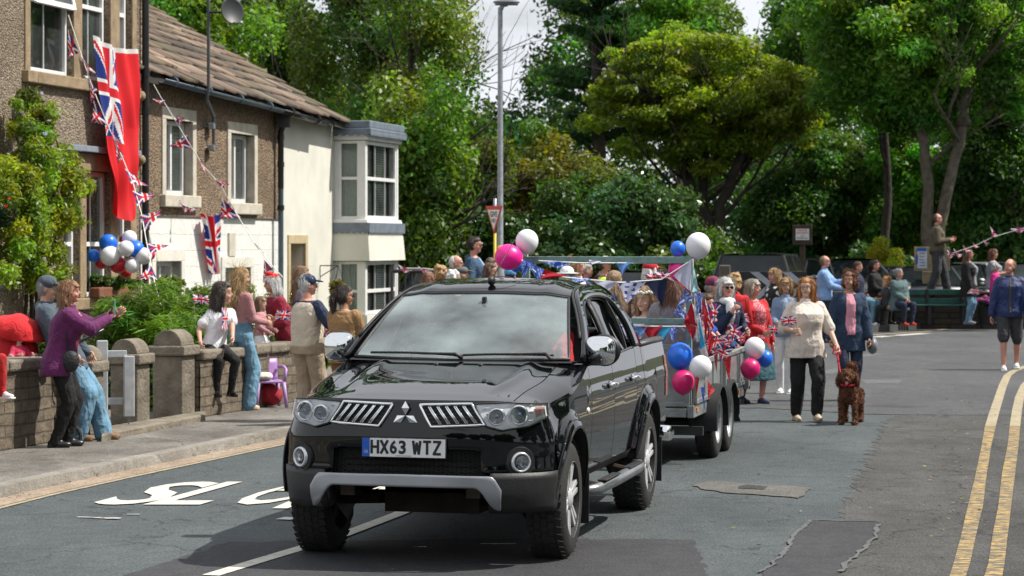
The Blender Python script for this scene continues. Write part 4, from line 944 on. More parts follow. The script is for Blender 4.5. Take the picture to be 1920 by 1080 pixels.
# timber gate, half open
ga = online(218)+WN*.1
Gt = empty('garden_gate', ga, 'open grey white timber garden gate between the stone pillars', 'gate')
M_GATE = mat('weathered_white_timber', (.42, .44, .45), .7, var=.15, scale=10)
Mg = frameM(ga, Vector((.95, .25, 0)))
for x, z0, h in ((-.05, .12, .72), (.22, .06, .62)):
 b = MB(Mg); b.box((x, 0, PZ+z0+h/2), (.11, .045, h)); b.build('stile', M_GATE, Gt, bevel=.01)
for z in (.22, .70): b = MB(Mg); b.box((.08, .03, PZ+z), (.24, .03, .07)); b.build('rail', M_GATE, Gt, bevel=.006)
b = MB(Mg); b.tube([(.22, 0, PZ-.02), (.22, 0, PZ+.08)], .012, 6); b.build('drop_bolt', M_GREY, Gt)
# planting
def gp(px, py, Y): return P(px, py, Y)
cpos = P(60, 700, 31.5); cpos.z = .05
# climber on the tall house: trained up the wall
def climber():
 T = empty('climbing_plant', FP(fs(60, o1), o1+.2, 0), 'yellow green wisteria climbing the front of the tall house', 'climbing plant')
 ctr = [(62, 185, .2), (85, 205, .2), (40, 230, .2), (95, 230, .15), (52, 265, .25), (20, 300, .25), (80, 290, .25), (112, 290, .2), (45, 330, .3), (95, 330, .3), (130, 335, .3), (150, 345, .25), (165, 340, .2), (15, 360, .3), (60, 375, .35), (110, 375, .3), (20, 420, .3), (60, 420, .35), (100, 410, .3), (135, 400, .2), (30, 470, .3), (70, 460, .3), (110, 470, .2), (60, 510, .3), (100, 520, .25), (20, 520, .25), (120, 500, .15), (-20, 400, .3), (-40, 330, .3), (85, 255, .2), (130, 300, .15), (35, 200, .15)]
 C = []; Rr = []; rr = random.Random(3)
 for px, py, r in ctr:
  for k in range(3):
   o = o1+rr.uniform(.15, .55); x = px+rr.uniform(-12, 12); y = py+rr.uniform(-12, 12); C.append(FP(fs(x, o), o, fz(x, y, o))); Rr.append(r*rr.uniform(.55, .9))
 o0 = wloc(T); C = [c-o0 for c in C]
 V, Q, c = leaves(C, Rr, 21000, .042, (.16, .22, .022), .3, 8, .5, .2, .8, .10, .4, up=.5)
 me = np_mesh('foliage', V, Q, c); me.materials.append(M_LEAF); link('foliage', me, T)
 b = MB()
 for k in range(6):
  pts = [FP(fs(40+k*12, o1+.1), o1+.1, 0)]
  for py in (520, 430, 350, 270, 200): x = 50+k*9+rr.uniform(-22, 22); pts.append(FP(fs(x, o1+.12), o1+.14, fz(x, py+rr.uniform(-15, 15), o1)))
  b.tube(pts, [.03, .026, .022, .018, .012, .006], 6)
 b.build('stem', M_BARK, T, smooth=True)
 V, Q, c = leaves([C[i] for i in range(0, len(C), 4)], [.16]*len(range(0, len(C), 4)), 260, .03, (.30, .25, .50), .15, 18, .8, .8, 1, .02, .8)
 me = np_mesh('blossom', V, Q, c); me.materials.append(M_LEAF); link('blossom', me, T)
climber()
bush('lavender_bush', 'feathery bright green lavender bush spilling over the wall beside the pillars', (P(268, 640, 29.5).x, 29.5, .42), (.66, .5, .50), 17000, (.12, .21, .03), .085, 101, 45, (.14, .24), asp=.09, up=2.4, hue=.06, cat='bush')
bush('lavender_bush', 'second green feathery bush behind the right hand pillar', (P(352, 640, 31).x, 31, .3), (.45, .4, .58), 13000, (.10, .18, .03), .085, 102, 40, (.12, .22), asp=.09, up=2.4, hue=.06, cat='bush')
bush('flowering_shrub', 'loose shrub with pink purple blossom against the white stone', (P(310, 560, 35).x, 35, .3), (.62, .4, .62), 8000, (.08, .13, .03), .045, 103, 35, (.14, .24), flowers=((.50, .20, .40), 20, .035), cat='bush')
bush('topiary_bush', 'small round yellow green conifer left of the pink jumper', (P(412, 560, 34).x, 34, .35), (.24, .24, .46), 9000, (.16, .19, .02), .03, 104, 26, (.1, .16), asp=.3, up=1.2, hue=.05)
def columnbush():
 cx = P(520, 560, 34.5); T = empty('conifer_bush', (cx.x, 34.5, .3), 'fluted golden green conifer behind the woman in the red hat', 'bush'); C = []; Rr = []
 rr = random.Random(4)
 for k in range(9):
  a = -.45+.11*k; t = .95+.14*sin(k*2.1); y = rr.uniform(-.12, .12)
  for j in range(12): C.append((a*1.0, y, j*t/11)); Rr.append(.085*(1-.5*j/11)+.02)
 V, Q, c = leaves(C, Rr, 15000, .028, (.15, .19, .02), .1, 44, 0, .5, 1.2, .05, .3, up=1.5)
 me = np_mesh('foliage', V, Q, c); me.materials.append(M_LEAF); link('foliage', me, T)
 b = MB(); b.tube([(0, 0, -.3), (0, 0, .8)], .03, 6); b.build('stem', M_BARK, T, **LO)
columnbush()
bush('garden_bush', 'dark leafy bush low behind the wall, under the lavender', (P(300, 700, 29).x, 29, .15), (.8, .3, .25), 7000, (.03, .055, .02), .04, 105, 30, (.12, .2))
bush('garden_bush', 'dark green bush behind the red pushchair', (P(20, 640, 29.5).x, 29.5, .1), (.7, .3, .42), 8000, (.04, .07, .02), .05, 106, 30, (.14, .24))
bush('garden_bush', 'leafy low plants between the two gate pillars', (P(318, 720, 29).x, 28.6, .05), (.22, .2, .2), 3000, (.06, .11, .02), .04, 107, 12, (.1, .15))
bush('potted_plant', 'yellow green potted plant beside the man in the beige waistcoat', (P(610, 610, 36).x, 36, .25), (.16, .16, .22), 3500, (.16, .18, .03), .035, 108, 12, (.07, .12))
bush('garden_bush', 'dark shrub low behind the woman in crimson', (P(470, 650, 33).x, 33, .1), (.75, .25, .35), 8000, (.045, .075, .02), .04, 109, 30, (.12, .2), flowers=((.5, .03, .04), 14, .035))
rt = hc; bush('trailing_plant', 'orange tinged trailing plant in the hanging basket', (rt.x, rt.y, rt.z+.02), (.18, .16, .10), 1600, (.16, .12, .03), .035, 110, 14, (.06, .1), stem=False, cat='plant')
p = FP(fs(188, o1), o1+.16, gz0+.13); bush('window_box_plants', 'small bright green plants in the terracotta window box', (p.x, p.y, p.z), (.5, .12, .10), 1800, (.07, .13, .03), .035, 111, 16, (.05, .09), stem=False, cat='plant')
p = FP(fs(2, o1), o1+1.2, 0); q = P(8, 400, p.y-1)
bush('hanging_flowers', 'red flowers among dark leaves at the extreme left', (q.x, q.y, q.z-.2), (.14, .12, .16), 900, (.03, .06, .02), .03, 112, 12, (.06, .09), flowers=((.6, .02, .02), 10, .02), stem=False, cat='plant')
# ------------------------------------------------------------ the black pickup
TH = R(12.5)
M_PAINT = mat('black_paint', (.003, .0034, .0045), .35, var=.1, scale=2, coat=1.0, spec=.0, crough=.012)
M_TRIMB = mat('black_plastic', (.012, .012, .013), .5, var=.2, scale=20, bump=.08, bscale=120)
M_CHROME = mat('chrome', (.78, .79, .80), .06, 1, var=.02)
M_SILV = mat('silver_paint', (.30, .31, .33), .35, .6, var=.08, scale=5)
M_TYRE = mat('tyre_rubber', (.018, .017, .016), .8, var=.35, scale=12, bump=.15, bscale=60)
M_ALLOY = mat('alloy_wheel', (.60, .61, .62), .3, .35, var=.08)
M_UNDER = mat('rusty_underbody', (.030, .020, .013), .9, var=.5, scale=6)
M_WSC = glass_mat('windscreen_glass', (.85, .96, .94), .21, .96, (.52, .62, .63), ior=1.9)  # pale film paints bright sky haze onto the screen, beside some dirt
M_TINT = glass_mat('privacy_glass', (.12, .14, .12), .0, .35)
M_LENS = glass_mat('lamp_lens', (.95, .97, 1), .04, .95)
M_SEATM = mat('seat_cloth', (.03, .03, .033), .9, var=.2)
M_AMB = mat('amber_lens', (.75, .20, .02), .2, var=.1)
M_MESH = mat('dark_grille', (.006, .006, .006), .6)
def pickup():
 T = empty('pickup_truck', (-.48, 16.12, 0), 'black double cab pickup towing the decorated trailer towards the camera', 'pickup truck', rz=-TH)
 T.rotation_euler = (0, R(.35), -TH)
 NS = 3.0
 def xw(y):      # half width
  return interp([(-.42, .862), (0, .872), (.7, .868), (2.0, .866), (3.0, .868), (4.05, .85)], y)
 def prof(z):
  return -.040*max(0, (z-.86)/.36)**2-.035*max(0, (.86-z)/.38)**2
 WH = ((0, .375), (3.0, .375)); AR = .455
 def flare(y, z):
  f = 0
  for wy, wz in WH:
   r = math.hypot(y-wy, z-wz)
   f = max(f, .034*(1-sst(.50, .565, r)))
  return f
 def side(y, z, s=1):
  crease = .008*math.exp(-((z-.98)/.03)**2)
  nar = .055*sst(.76, 1.0, z)*(1-sst(-.42, .15, y))
  return Vector((s*(xw(y)+prof(z)+flare(y, z)+crease*(y > .6)-nar), y, z))
 def nosey(u, back=0):   # plan curve of the front
  return -.40-(.43-back)*max(0, 1-abs(u)**3.0)**.5
 def zc(y): return interp([(-.80, 1.03), (-.6, 1.065), (-.35, 1.10), (0, 1.145), (.35, 1.195), (.66, 1.235)], y)
 def zs(y): return interp([(-.80, .95), (-.4, .965), (0, 1.02), (.4, 1.10), (.72, 1.185)], y)
 def top(u, y):
  b_ = abs(u); z = zs(y)+(zc(y)-zs(y))*max(0, 1-b_**3.6)**.5
  bulge = .022*math.exp(-((b_-.60)/.05)**2)*sst(-.6, -.2, y)+.012*(1-sst(.5, .62, b_))*sst(-.7, -.2, y)
  return Vector((u*(xw(y)+prof(z)*.9)*(1-.064*(1-sst(-.42, .15, y))), y, z+bulge*.7))
 # hood, split from the wings at |u|=.80
 def hoodfn(u0, u1):
  def f(a, c):
   u = lerp(u0, u1, a); yn = nosey(u, .07); y = lerp(yn, .56-.12*(1-u*u), c); return top(u, y)
  return f
 b = MB(); b.grid(hoodfn(-.795, .795), 60, 36); b.build('bonnet', M_PAINT, T, **LS)
 for s in (-1, 1):
  b = MB();
  def wf(a, c): u = s*lerp(.803, 1, a**.6); y = lerp(nosey(u, .07), .74, c); return top(u, y)
  b.grid(wf, 12, 40)
  def wz(a, c):      # wing side down to the arch
   y = lerp(-.40, .735, a); z1 = zs(y)
   r = abs(y); zl = (.375+math.sqrt(max(0, AR**2-y*y))) if r < AR else .44
   if y > .42: zl = lerp(zl, .44, sst(.42, .46, y))
   return side(y, lerp(zl, z1, c), s)
  b.grid(wz, 70, 18); b.build('wing', M_PAINT, T, **LS, auto=60)
 # front fascia: column u, height z
 def ztop(u): return top(u, nosey(u, .07)).z
 def dpt(z): return .030*sst(.80, 1.05, z)*1.6+.05*sst(.46, .36, z) + .010*(1-abs(2*(z-.66)/.3)) * (1 if .5 < z < .82 else 0)
 def fas(u, z, out=0.0):
  u = max(-1, min(1, u)); t = 1-abs(u)**3.0; y = -.40-(.43-dpt(z))*max(0, t)**.5
  x = u*(.862+prof(z)*.6+.02*sst(.75, .55, z)-.055*sst(.76, 1.0, z))
  # outward normal in plan
  du = 1e-3; y2 = -.40-(.43-dpt(z))*max(0, 1-min(1, abs(u)+du)**3.0)**.5
  nx, ny = (y2-y), -du*.862; l = math.hypot(nx, ny); nx, ny = nx/l, ny/l
  return Vector((x+(abs(nx))*out*(1 if u > 0 else -1), y+ny*out, z))
 def fu(a): return math.copysign(abs(sin(a*PI/2))**(.85), a)   # even spacing round the corner
 def fpatch(name, m, a0, a1, z0, z1, out=0, nu=24, nv=6, solid=0, parent=T, bevel=0, **k):
  b = MB()
  f0 = z0 if callable(z0) else (lambda u: z0); f1 = z1 if callable(z1) else (lambda u: z1)
  b.grid(lambda a, c: (lambda u: fas(u, lerp(f0(u), f1(u), c), out))(lerp(a0, a1, a)), nu, nv)
  return b.build(name, m, parent, **LS, solid=solid, offset=1, bevel=bevel, **k)
 # upper bumper with the intake cut out
 b = MB()
 U = sorted({-1, -.995, -.985, -.97, -.94, -.9, .9, .94, .97, .985, .995, 1, *[i/24 for i in range(-21, 22)]})
 Zs = [.58, .62, .66, .70, .735, .77, .80, .84, .87, .90]
 def inhole(u, z): return abs(u) < .60-.35*max(0, (.735-z))*0 and z < .735 and abs(u) < .56+.0*(z)
 for u0, u1 in zip(U, U[1:]):
  for z0, z1 in zip(Zs, Zs[1:]):
   if inhole((u0+u1)/2, (z0+z1)/2): continue
   b.add([fas(u0, z0), fas(u1, z0), fas(u1, z1), fas(u0, z1)], [(0, 1, 2, 3)])
  n = 5
  for j in range(n):
   za, zb2 = (lerp(.90, ztop(u0), j/n), lerp(.90, ztop(u1), j/n)), (lerp(.90, ztop(u0), (j+1)/n), lerp(.90, ztop(u1), (j+1)/n))
   b.add([fas(u0, za[0]), fas(u1, za[1]), fas(u1, zb2[1]), fas(u0, zb2[0])], [(0, 1, 2, 3)])
 b.build('front_bumper', M_PAINT, T, **LS, solid=.02)
 # side return of the bumper to the arch
 for s in (-1, 1):
  b = MB(); b.grid(lambda a, c: side(lerp(-.43, -.395, a), lerp(.42, .97, c), s), 2, 8); b.build('bumper_return', M_PAINT, T, **LS)
 # honeycomb intake
 b = MB(); b.grid(lambda a, c: fas(lerp(-.60, .60, a), lerp(.54, .745, c), -.075), 12, 3); b.build('intake', M_MESH, T, **LO)
 b = MB(); hx = .0165
 for i in range(-19, 20):
  for j in range(8):
   x = i*hx*1.5*1.16; z = .575+j*hx*1.28+(hx*.64 if i % 2 else 0)
   if z > .725 or abs(x) > .49: continue
   c = fas(x/.862, z, -.045); pts = [c+Vector((hx*.80*cos(k*PI/3), 0, hx*.74*sin(k*PI/3))) for k in range(7)]; b.tube(pts, .0022, 4, cap=False)
 b.build('honeycomb', mat('honeycomb_plastic', (.02, .02, .02), .4), T, **LO)
 for zz in (.60, .635, .67): b2 = MB(); b2.tube([fas(-.5+i*.1, zz, -.06) for i in range(11)], .006, 5); b2.build('radiator_bar', M_TRIMB, T, **LO)
 # number plate
 pz = .748; py_ = fas(0, pz).y-.022
 Mp = frameM(Vector((0, py_, pz)), Vector((1, 0, 0)))
 b = MB(Mp); b.box((0, .006, 0), (.535, .012, .125)); pl = b.build('number_plate', M_TRIMB, T, **LO, bevel=.004)
 b = MB(Mp); b.box((.022, -.002, 0), (.474, .006, .112)); b.build('plate_face', mat('plate_white', (.72, .73, .74), .35, var=.03), pl, **LO)
 b = MB(Mp); b.box((-.240, -.002, 0), (.046, .006, .112)); b.build('blue_band', mat('plate_blue', (.01, .10, .50), .35), pl, **LO)
 b = MB(Mp @ Matrix.Translation((.022, -.0062, 0)))
 for i, ch in enumerate('HX63 WTZ'):
  if ch == ' ': b.build('registration', mat('plate_black', (.008, .008, .008), .5), pl, **LO); b = MB(Mp @ Matrix.Translation((.022, -.0062, 0))); continue
  x = (-.205, -.145, -.088, -.031, 0, .060, .125, .187)[i]; wd = .050 if ch != 'W' else .056
  if ch.isdigit(): text_fit(b, ch, wd*.92, .084, Matrix.Translation((x, 0, .004)), .035); continue
  for (p, q) in dict(H=(((0, 0), (0, 1)), ((1, 0), (1, 1)), ((0, .5), (1, .5))), X=(((0, 0), (1, 1)), ((0, 1), (1, 0))), W=(((0, 1), (.22, 0)), ((.22, 0), (.5, .85)), ((.5, .85), (.78, 0)), ((.78, 0), (1, 1))), T=(((0, 1), (1, 1)), ((.5, 0), (.5, 1))), Z=(((0, 1), (1, 1)), ((1, 1), (0, 0)), ((0, 0), (1, 0))))[ch]:
   g_w = wd*.80; P0 = Vector((x-g_w/2+p[0]*g_w, 0, .004-.037+p[1]*.074)); P1 = Vector((x-g_w/2+q[0]*g_w, 0, .004-.037+q[1]*.074)); d = (P1-P0).normalized(); n_ = Vector((-d.z, 0, d.x))*.0082; P0 = P0-d*.005; P1 = P1+d*.005; kk = len(b.v)*1e-6
   b.add([P0-n_-Vector((0, kk, 0)), P1-n_-Vector((0, kk, 0)), P1+n_-Vector((0, kk, 0)), P0+n_-Vector((0, kk, 0))], [(0, 1, 2, 3)])
 text_fit(b, 'BAKER STREET', .06, .006, Matrix.Translation((0, 0, -.049))) if False else None
 b.build('registration', mat('plate_black', (.008, .008, .008), .5), pl, **LO)
 b = MB(Mp @ Matrix.Translation((-.240, -.0062, -.025))); text_fit(b, 'GB', .026, .018, Matrix.Identity(4), .01); b.build('country_letters', mat('plate_letters_pale', (.4, .55, .7), .5), pl, **LO)
 b = MB(Mp); b.add([(-.05, -.0064, -.050), (.05, -.0064, -.050), (.05, -.0064, -.0475), (-.05, -.0064, -.0475)], [(0, 1, 2, 3)]); b.build('maker_line', M_TRIMB, pl, **LO)
 # lower corners, black plastic, and silver skid plate
 for s in (-1, 1): fpatch('lower_bumper', M_TRIMB, s*.60, s*1.0, .36 if True else 0, .60, .008, 20, 6, .02)
 def skt(u): return .605-.0*abs(u)
 def skb(u): a = abs(u); return .512 if a < .50 else lerp(.512, .385, sst(.50, .66, a))
 fpatch('skid_plate', M_SILV, -.675, .675, skb, lambda u: .590-.008*abs(u)-.10*sst(.60, .70, abs(u)), .040, 60, 5, .03, bevel=.008)
 for i in range(7):
  c = fas(-.45+i*.15, .537, .055); b = MB(); b.box(c, (.062, .012, .016)); b.build('skid_slot', mat('dull_silver', (.16, .165, .175), .5, .4), T, **LO, bevel=.005)
 for s in (-1, 1):
  b = MB(); b.box((s*.55, -.66, .42), (.09, .16, .12)); b.build('tow_bracket', mat('dark_steel', (.05, .05, .052), .5, .5), T, **LO, bevel=.015)
 b = MB(); b.grid(lambda a, c: Vector((lerp(-.52, .52, a), lerp(-.70, .3, c), .46-.10*c)), 6, 4); b.build('undertray', M_UNDER, T, **LO)
 b = MB()
 b.box((0, .1, .36), (.62, .5, .16)); b.tube([(-.62, 0, .36), (.62, 0, .36)], .045, 8)
 for s in (-1, 1): b.box((s*.40, 1.6, .50), (.09, 4.6, .13)); b.tube([(s*.35, -.1, .36), (s*.62, 0, .34)], .035, 8)
 b.tube([(-.62, 3.0, .375), (.62, 3.0, .375)], .05, 8); b.ell((0, 3.0, .375), (.16, .14, .15))
 b.build('chassis', M_UNDER, T, **LO)
 # fog lamps
 for s in (-1, 1):
  u = s*.80; c = fas(u, .665, 0); n = (fas(u, .665, .1)-c).normalized(); Q = Matrix.Translation(c) @ (n).to_track_quat('Z', 'Y').to_matrix().to_4x4()
  b = MB(); b.lathe([(0, .012), (.092, .012), (.096, .004), (.097, -.02)], 26, M=Q); fg = b.build('fog_lamp', M_MESH, T, **LS, auto=30)
  b = MB(); b.lathe([(.046, .018), (.050, .030), (.060, .030), (.064, .012)], 30, M=Q); b.build('chrome_ring', mat('pale_ring', (.62, .64, .66), .25, .6), fg, **LS)
  b = MB(); b.lathe([(0, .018), (.020, .016), (.046, .026)], 20, M=Q); b.build('reflector', mat('lamp_reflector', (.28, .29, .31), .15, .9), fg, **LS)
  b = MB(); b.ell(Q @ Vector((0, 0, .026)), (.042, .042, .042), M=n.to_track_quat('Z', 'Y').to_matrix().to_4x4() @ Matrix.Scale(.25, 4, (0, 0, 1))); b.build('lens', M_LENS, fg, **LS)
 # grille halves: dark well, chrome frame, four upright bars
 def fpt(x, z, out): return fas(x/.862, z, out)
 for s in (-1, 1):
  q = [(s*.115, 1.012), (s*.385, 1.025), (s*.445, .905), (s*.175, .883)] if s > 0 else [(s*.115, 1.012), (s*.385, 1.025), (s*.455, .905), (s*.175, .883)]
  q = [(s*.105, 1.018), (s*.405, 1.022), (s*.480, .900), (s*.185, .880)] if False else [(s*.092, 1.010), (s*.432, 1.020), (s*.505, .894), (s*.170, .878)]
  def qp(a, c, out):   # a across, c down
   p0 = Vector(q[0]).lerp(Vector(q[1]), a); p1 = Vector(q[3]).lerp(Vector(q[2]), a); p = p0.lerp(p1, c); return fpt(p.x, p.y, out)
  b = MB(); b.grid(lambda a, c: qp(a, c, .006), 8, 3); gl = b.build('grille', M_MESH, T, **LS)
  b = MB(); ring = [qp(i/10, 0, .012) for i in range(11)]+[qp(1, i/4, .012) for i in range(1, 5)]+[qp(1-i/10, 1, .012) for i in range(1, 11)]+[qp(0, 1-i/4, .012) for i in range(1, 5)]
  b.tube(ring, .0095, 8); b.build('chrome_frame', M_CHROME, gl, **LS)
  for k in range(5 if True else 4):
   a0 = .17+.165*k
   for dd_ in (-.018, .018):
    b = MB(); b.tube([qp(a0+dd_, .10, .020), qp(a0+dd_+.02, .5, .022), qp(a0+dd_+.04, .90, .020)], .0052, 6); b.build('grille_bar', M_CHROME, gl, **LS)
  b = MB()
  for zz in range(5): b.tube([qp(i/8, .14+.17*zz, .010) for i in range(9)], .003, 4)
  b.build('grille_slat', M_TRIMB, gl, **LO)
 # three-diamond emblem
 ec = fas(0, .945, .016); b = MB()
 def rh(ang, L1=.045, W1=.026):
  d = Vector((cos(ang), 0, sin(ang))); n = Vector((-sin(ang), 0, cos(ang))); a = [ec, ec+d*L1+n*W1, ec+d*L1*2, ec+d*L1-n*W1]
  a = [p*1.0 for p in a]; c = ec+d*L1; a = [c+(p-c)*.93 for p in a]; hi = c+Vector((0, -.010, 0)); lo = [p+Vector((0, .012, 0)) for p in a]; k = [p+Vector((0, -.004, 0)) for p in a]
  b.add([*k, hi, *lo], [(0, 1, 4), (1, 2, 4), (2, 3, 4), (3, 0, 4), (0, 1, 6, 5), (1, 2, 7, 6), (2, 3, 8, 7), (3, 0, 5, 8)])
 for a in (90, 210, 330): rh(R(a))
 b.build('emblem', M_CHROME, T, **LO)
 # headlamps
 def hlq(s):
  return [(s*.452, 1.030), (s*.66, 1.052), (s*.838, 1.030), (s*.850, .955), (s*.80, .885), (s*.60, .868), (s*.515, .885)]
 for s in (-1, 1):
  def hl(a, c, out):     # a 0 inner..1 outer, c 0 top..1 bottom
   t0 = interp([(0, .448), (.5, .66), (.8, .79), (1, .858)], a); zt2 = interp([(0, 1.020), (.5, 1.030), (1, 1.012)], a)
   t1 = interp([(0, .515), (.5, .66), (.8, .79), (1, .856)], a); zb2 = interp([(0, .885), (.3, .858), (.7, .880), (1, .935)], a)
   x = lerp(t0, t1, c); z = lerp(zt2, zb2, c); return fas(s*min(x/.862, .998), z, out)
  b = MB(); b.grid(lambda a, c: hl(a, c, .004), 26, 8); h = b.build('headlight', mat('lamp_bowl', (.80, .82, .85), .3, .0, var=.25, scale=10), T, **LS)
  b = MB(); ring = [hl(i/16, 0, .010) for i in range(17)]+[hl(1, i/5, .010) for i in range(1, 6)]+[hl(1-i/16, 1, .010) for i in range(1, 17)]+[hl(0, 1-i/5, .010) for i in range(1, 6)]
  b.tube(ring, .006, 6); b.build('lamp_seal', M_TRIMB, h, **LO)
  for (a, rr_, nm) in ((.29, .052, 'dipped_beam'), (.62, .060, 'main_beam')):
   c = hl(a, .50, .006); n = (hl(a, .50, .2)-c).normalized()*.5+Vector((0, -.5, 0)); n.normalize()
   Q = Matrix.Translation(c) @ n.to_track_quat('Z', 'Y').to_matrix().to_4x4()
   b = MB(); b.lathe([(rr_*.72, .010), (rr_*.86, .026), (rr_, .026), (rr_*1.06, .002)], 28, M=Q); lm = b.build(nm, M_CHROME, h, **LS)
   b = MB(); b.lathe([(0, .010), (rr_*.40, .008), (rr_*.72, .010)], 24, M=Q); b.lathe([(0, .034), (rr_*.25, .031), (rr_*.45, .016), (rr_*.5, .004)], 24, M=Q)
   b.build('projector', mat('projector_glass', (.10, .13, .17), .05, .6, var=.1), h, **LS)
  b = MB(); b.grid(lambda a, c: hl(lerp(.84, .97, a), lerp(.22, .75, c), .010), 4, 4); b.build('indicator', mat('indicator_amber', (.50, .22, .16), .2), h, **LS)
  for k in range(3):
   b = MB(); b.tube([hl(.10+.02*k, .2+.25*k, .012), hl(.80, .10+.38*k, .012)], .0035, 5); b.build('chrome_strip', M_CHROME, h, **LO)
  b = MB(); b.grid(lambda a, c: hl(lerp(.01, .99, a), lerp(.03, .97, c), .030+.008*sin(PI*a)*sin(PI*c)), 26, 8); b.build('lens', M_LENS, h, **LS)
 # doors, rear side, bed
 def belt(y): return interp([(.72, 1.185), (1.5, 1.205), (2.6, 1.235), (2.9, 1.235), (4.05, 1.235)], y)
 sill = .50
 def lowz(y):
  if abs(y-3.0) < AR: return .375+math.sqrt(AR**2-(y-3.0)**2)
  if y < 2.55: return sill
  return lerp(.60, .64, (y-3.4)/.6) if y > 3.4 else sill
 def panel(name, y0, y1, s, zt=belt, nu=30, nv=18, slant=(0, 0), m=M_PAINT, out=0):
  b = MB()
  def f(a, c):
   yb = lerp(y0, y1, a); zl = lowz(yb); z = lerp(zl, zt(yb), c); y = yb+slant[0]*(1-a)*(c-.5)+slant[1]*a*(c)
   return side(y, z, s)+Vector((s*out, 0, 0))
  b.grid(f, nu, nv); return b.build(name, m, T, **LS)
 for s in (-1, 1):
  d1 = panel('front_door', .745, 1.600, s, nu=26)
  # rear door with a curved trailing edge
  b = MB()
  def rd(a, c):
   z = lerp(sill, belt(2.3), c)
   rr2 = math.hypot(.47, 0); e = interp([(.50, 2.36), (.62, 2.42), (.75, 2.475), (.9, 2.52), (1.05, 2.56), (1.24, 2.60)], z); y = lerp(1.610, e, a); return side(y, z, s)
  b.grid(rd, 24, 18); d2 = b.build('rear_door', M_PAINT, T, **LS)
  b = MB()
  def cs(a, c):
   z0_ = sill; z = lerp(sill, 1.235, c); e = interp([(.50, 2.37), (.62, 2.43), (.75, 2.485), (.9, 2.53), (1.05, 2.57), (1.24, 2.61)], z)
   yend = 2.86
   y = lerp(e, yend, a)
   # stay outside the wheel arch
   if math.hypot(y-3.0, z-.375) < AR:
    y = 3.0-math.sqrt(max(0, AR**2-(z-.375)**2)); y = max(min(y, yend), e-.02)
   return side(y, z, s)
  b.grid(cs, 12, 26); b.build('cab_corner', M_PAINT, T, **LS)
  panel('bed_side', 2.875, 4.02, s, nu=40)
  # rounded top rail of the bed
  b = MB(); b.tube([(s*.795, 2.90, 1.240), (s*.795, 3.5, 1.245), (s*.785, 4.00, 1.242)], .045, 10, flat=.55); b.build('bed_rail', mat('rail_cap', (.035, .035, .037), .5, var=.15, bump=.1), T, **LS)
  # arch lips and dark wells
  for wy in (0, 3.0):
   a0, a1 = (R(-8), R(188)) if wy == 0 else (R(4), R(172))
   if wy == 0: a0, a1 = R(-4), R(168)
   else: a0, a1 = R(8), R(196)
   n = 40
   # angle: 0 = towards the tail, pi = towards the nose
   A = []; B2 = []; C2 = []
   for i in range(n+1):
    t = lerp(R(6), R(174), i/n); p = (wy+AR*cos(t), .375+AR*sin(t)); q2 = (wy+(AR+.055)*cos(t), .375+(AR+.055)*sin(t))
    o = side(p[0], p[1], s); e = side(q2[0], q2[1], s)
    A.append(Vector((s*(abs(o.x)+.024), o.y, o.z))); B2.append(Vector((s*(abs(e.x)+.008), e.y, e.z))); C2.append(Vector((s*.60, p[0], p[1])))
   b = MB(); b.strip(B2, A, 3); b.build('arch_flare', M_PAINT, T, **LS, solid=.012)
   b = MB(); b.strip(A, C2, 1); C3 = [Vector((s*.60, wy, .2))]*(n+1); b.strip(C2, C3, 1); b.build('wheel_well', M_TRIMB, T, **LO)
  # sill, side step
  b = MB(); b.strip([side(.46+i*.2, .44, s)-Vector((s*.03, 0, 0)) for i in range(11)], [side(.46+i*.2, .505, s) for i in range(11)], 2); b.strip([side(.46+i*.2, .44, s)-Vector((s*.03, 0, 0)) for i in range(11)], [side(.46+i*.2, .40, s)-Vector((s*.16, 0, 0)) for i in range(11)], 2); b.build('sill', mat('muddy_sill', (.05, .035, .025), .7, var=.4, scale=7), T, **LS)
  b = MB(); b.tube([(s*.80, .55, .37), (s*.915, .66, .375), (s*.93, 1.4, .38), (s*.93, 2.20, .385), (s*.90, 2.42, .385), (s*.86, 2.47, .385)], [.03, .040, .042, .042, .042, .035], 12); st = b.build('side_step', mat('dull_steel_step', (.30, .31, .32), .3, .85, var=.2), T, **LS)
  for y0 in (.80, 1.75): b = MB(); b.box((s*.93, y0+.25, .424), (.062, .55, .012)); b.build('tread_pad', M_TRIMB, st, **LO, bevel=.005)
  for y0 in (.9, 2.1): b = MB(); b.tube([(s*.7, y0, .42), (s*.9, y0, .375)], .02, 6); b.build('step_bracket', M_UNDER, st, **LO)
  # handles
  for d, yy in ((d1, 1.46), (d2, 2.37)):
   z = 1.02; x = abs(side(yy, z, s).x)
   b = MB(); b.tube([(s*(x+.004), yy-.09, z), (s*(x+.036), yy-.06, z+.003), (s*(x+.04), yy+.02, z+.003), (s*(x+.036), yy+.06, z), (s*(x+.004), yy+.09, z)], [.012, .016, .017, .016, .012], 8, flat=1.3); b.build('door_handle', M_CHROME, d, **LS)
   b = MB(); b.ell((s*(x+.002), yy-.0, z-.004), (.012, .06, .034)); b.build('handle_cup', M_CHROME, d, **LS)
  b = MB(); b.ell((s*(abs(side(.58, .93, s).x)), .60, .90), (.012, .035, .022)); b.build('side_repeater', mat('clear_lens', (.6, .6, .55), .2), T, **LS)
  # mud flaps
  for wy in (.0, 3.0):
   b = MB(); b.box((s*.80, wy+.475, .34), (.20, .012, .34)); b.build('mud_flap', M_TRIMB, T, **LO)
 # ---- cab: glass house
 def cabx(y, z):
  t = (z-1.20)/(1.66-1.20); return lerp(.818, .595, t)+.030*sin(PI*min(1, max(0, t)))
 def C(p, s, o=0): return Vector((s*(cabx(*p)+o), p[0], p[1]))
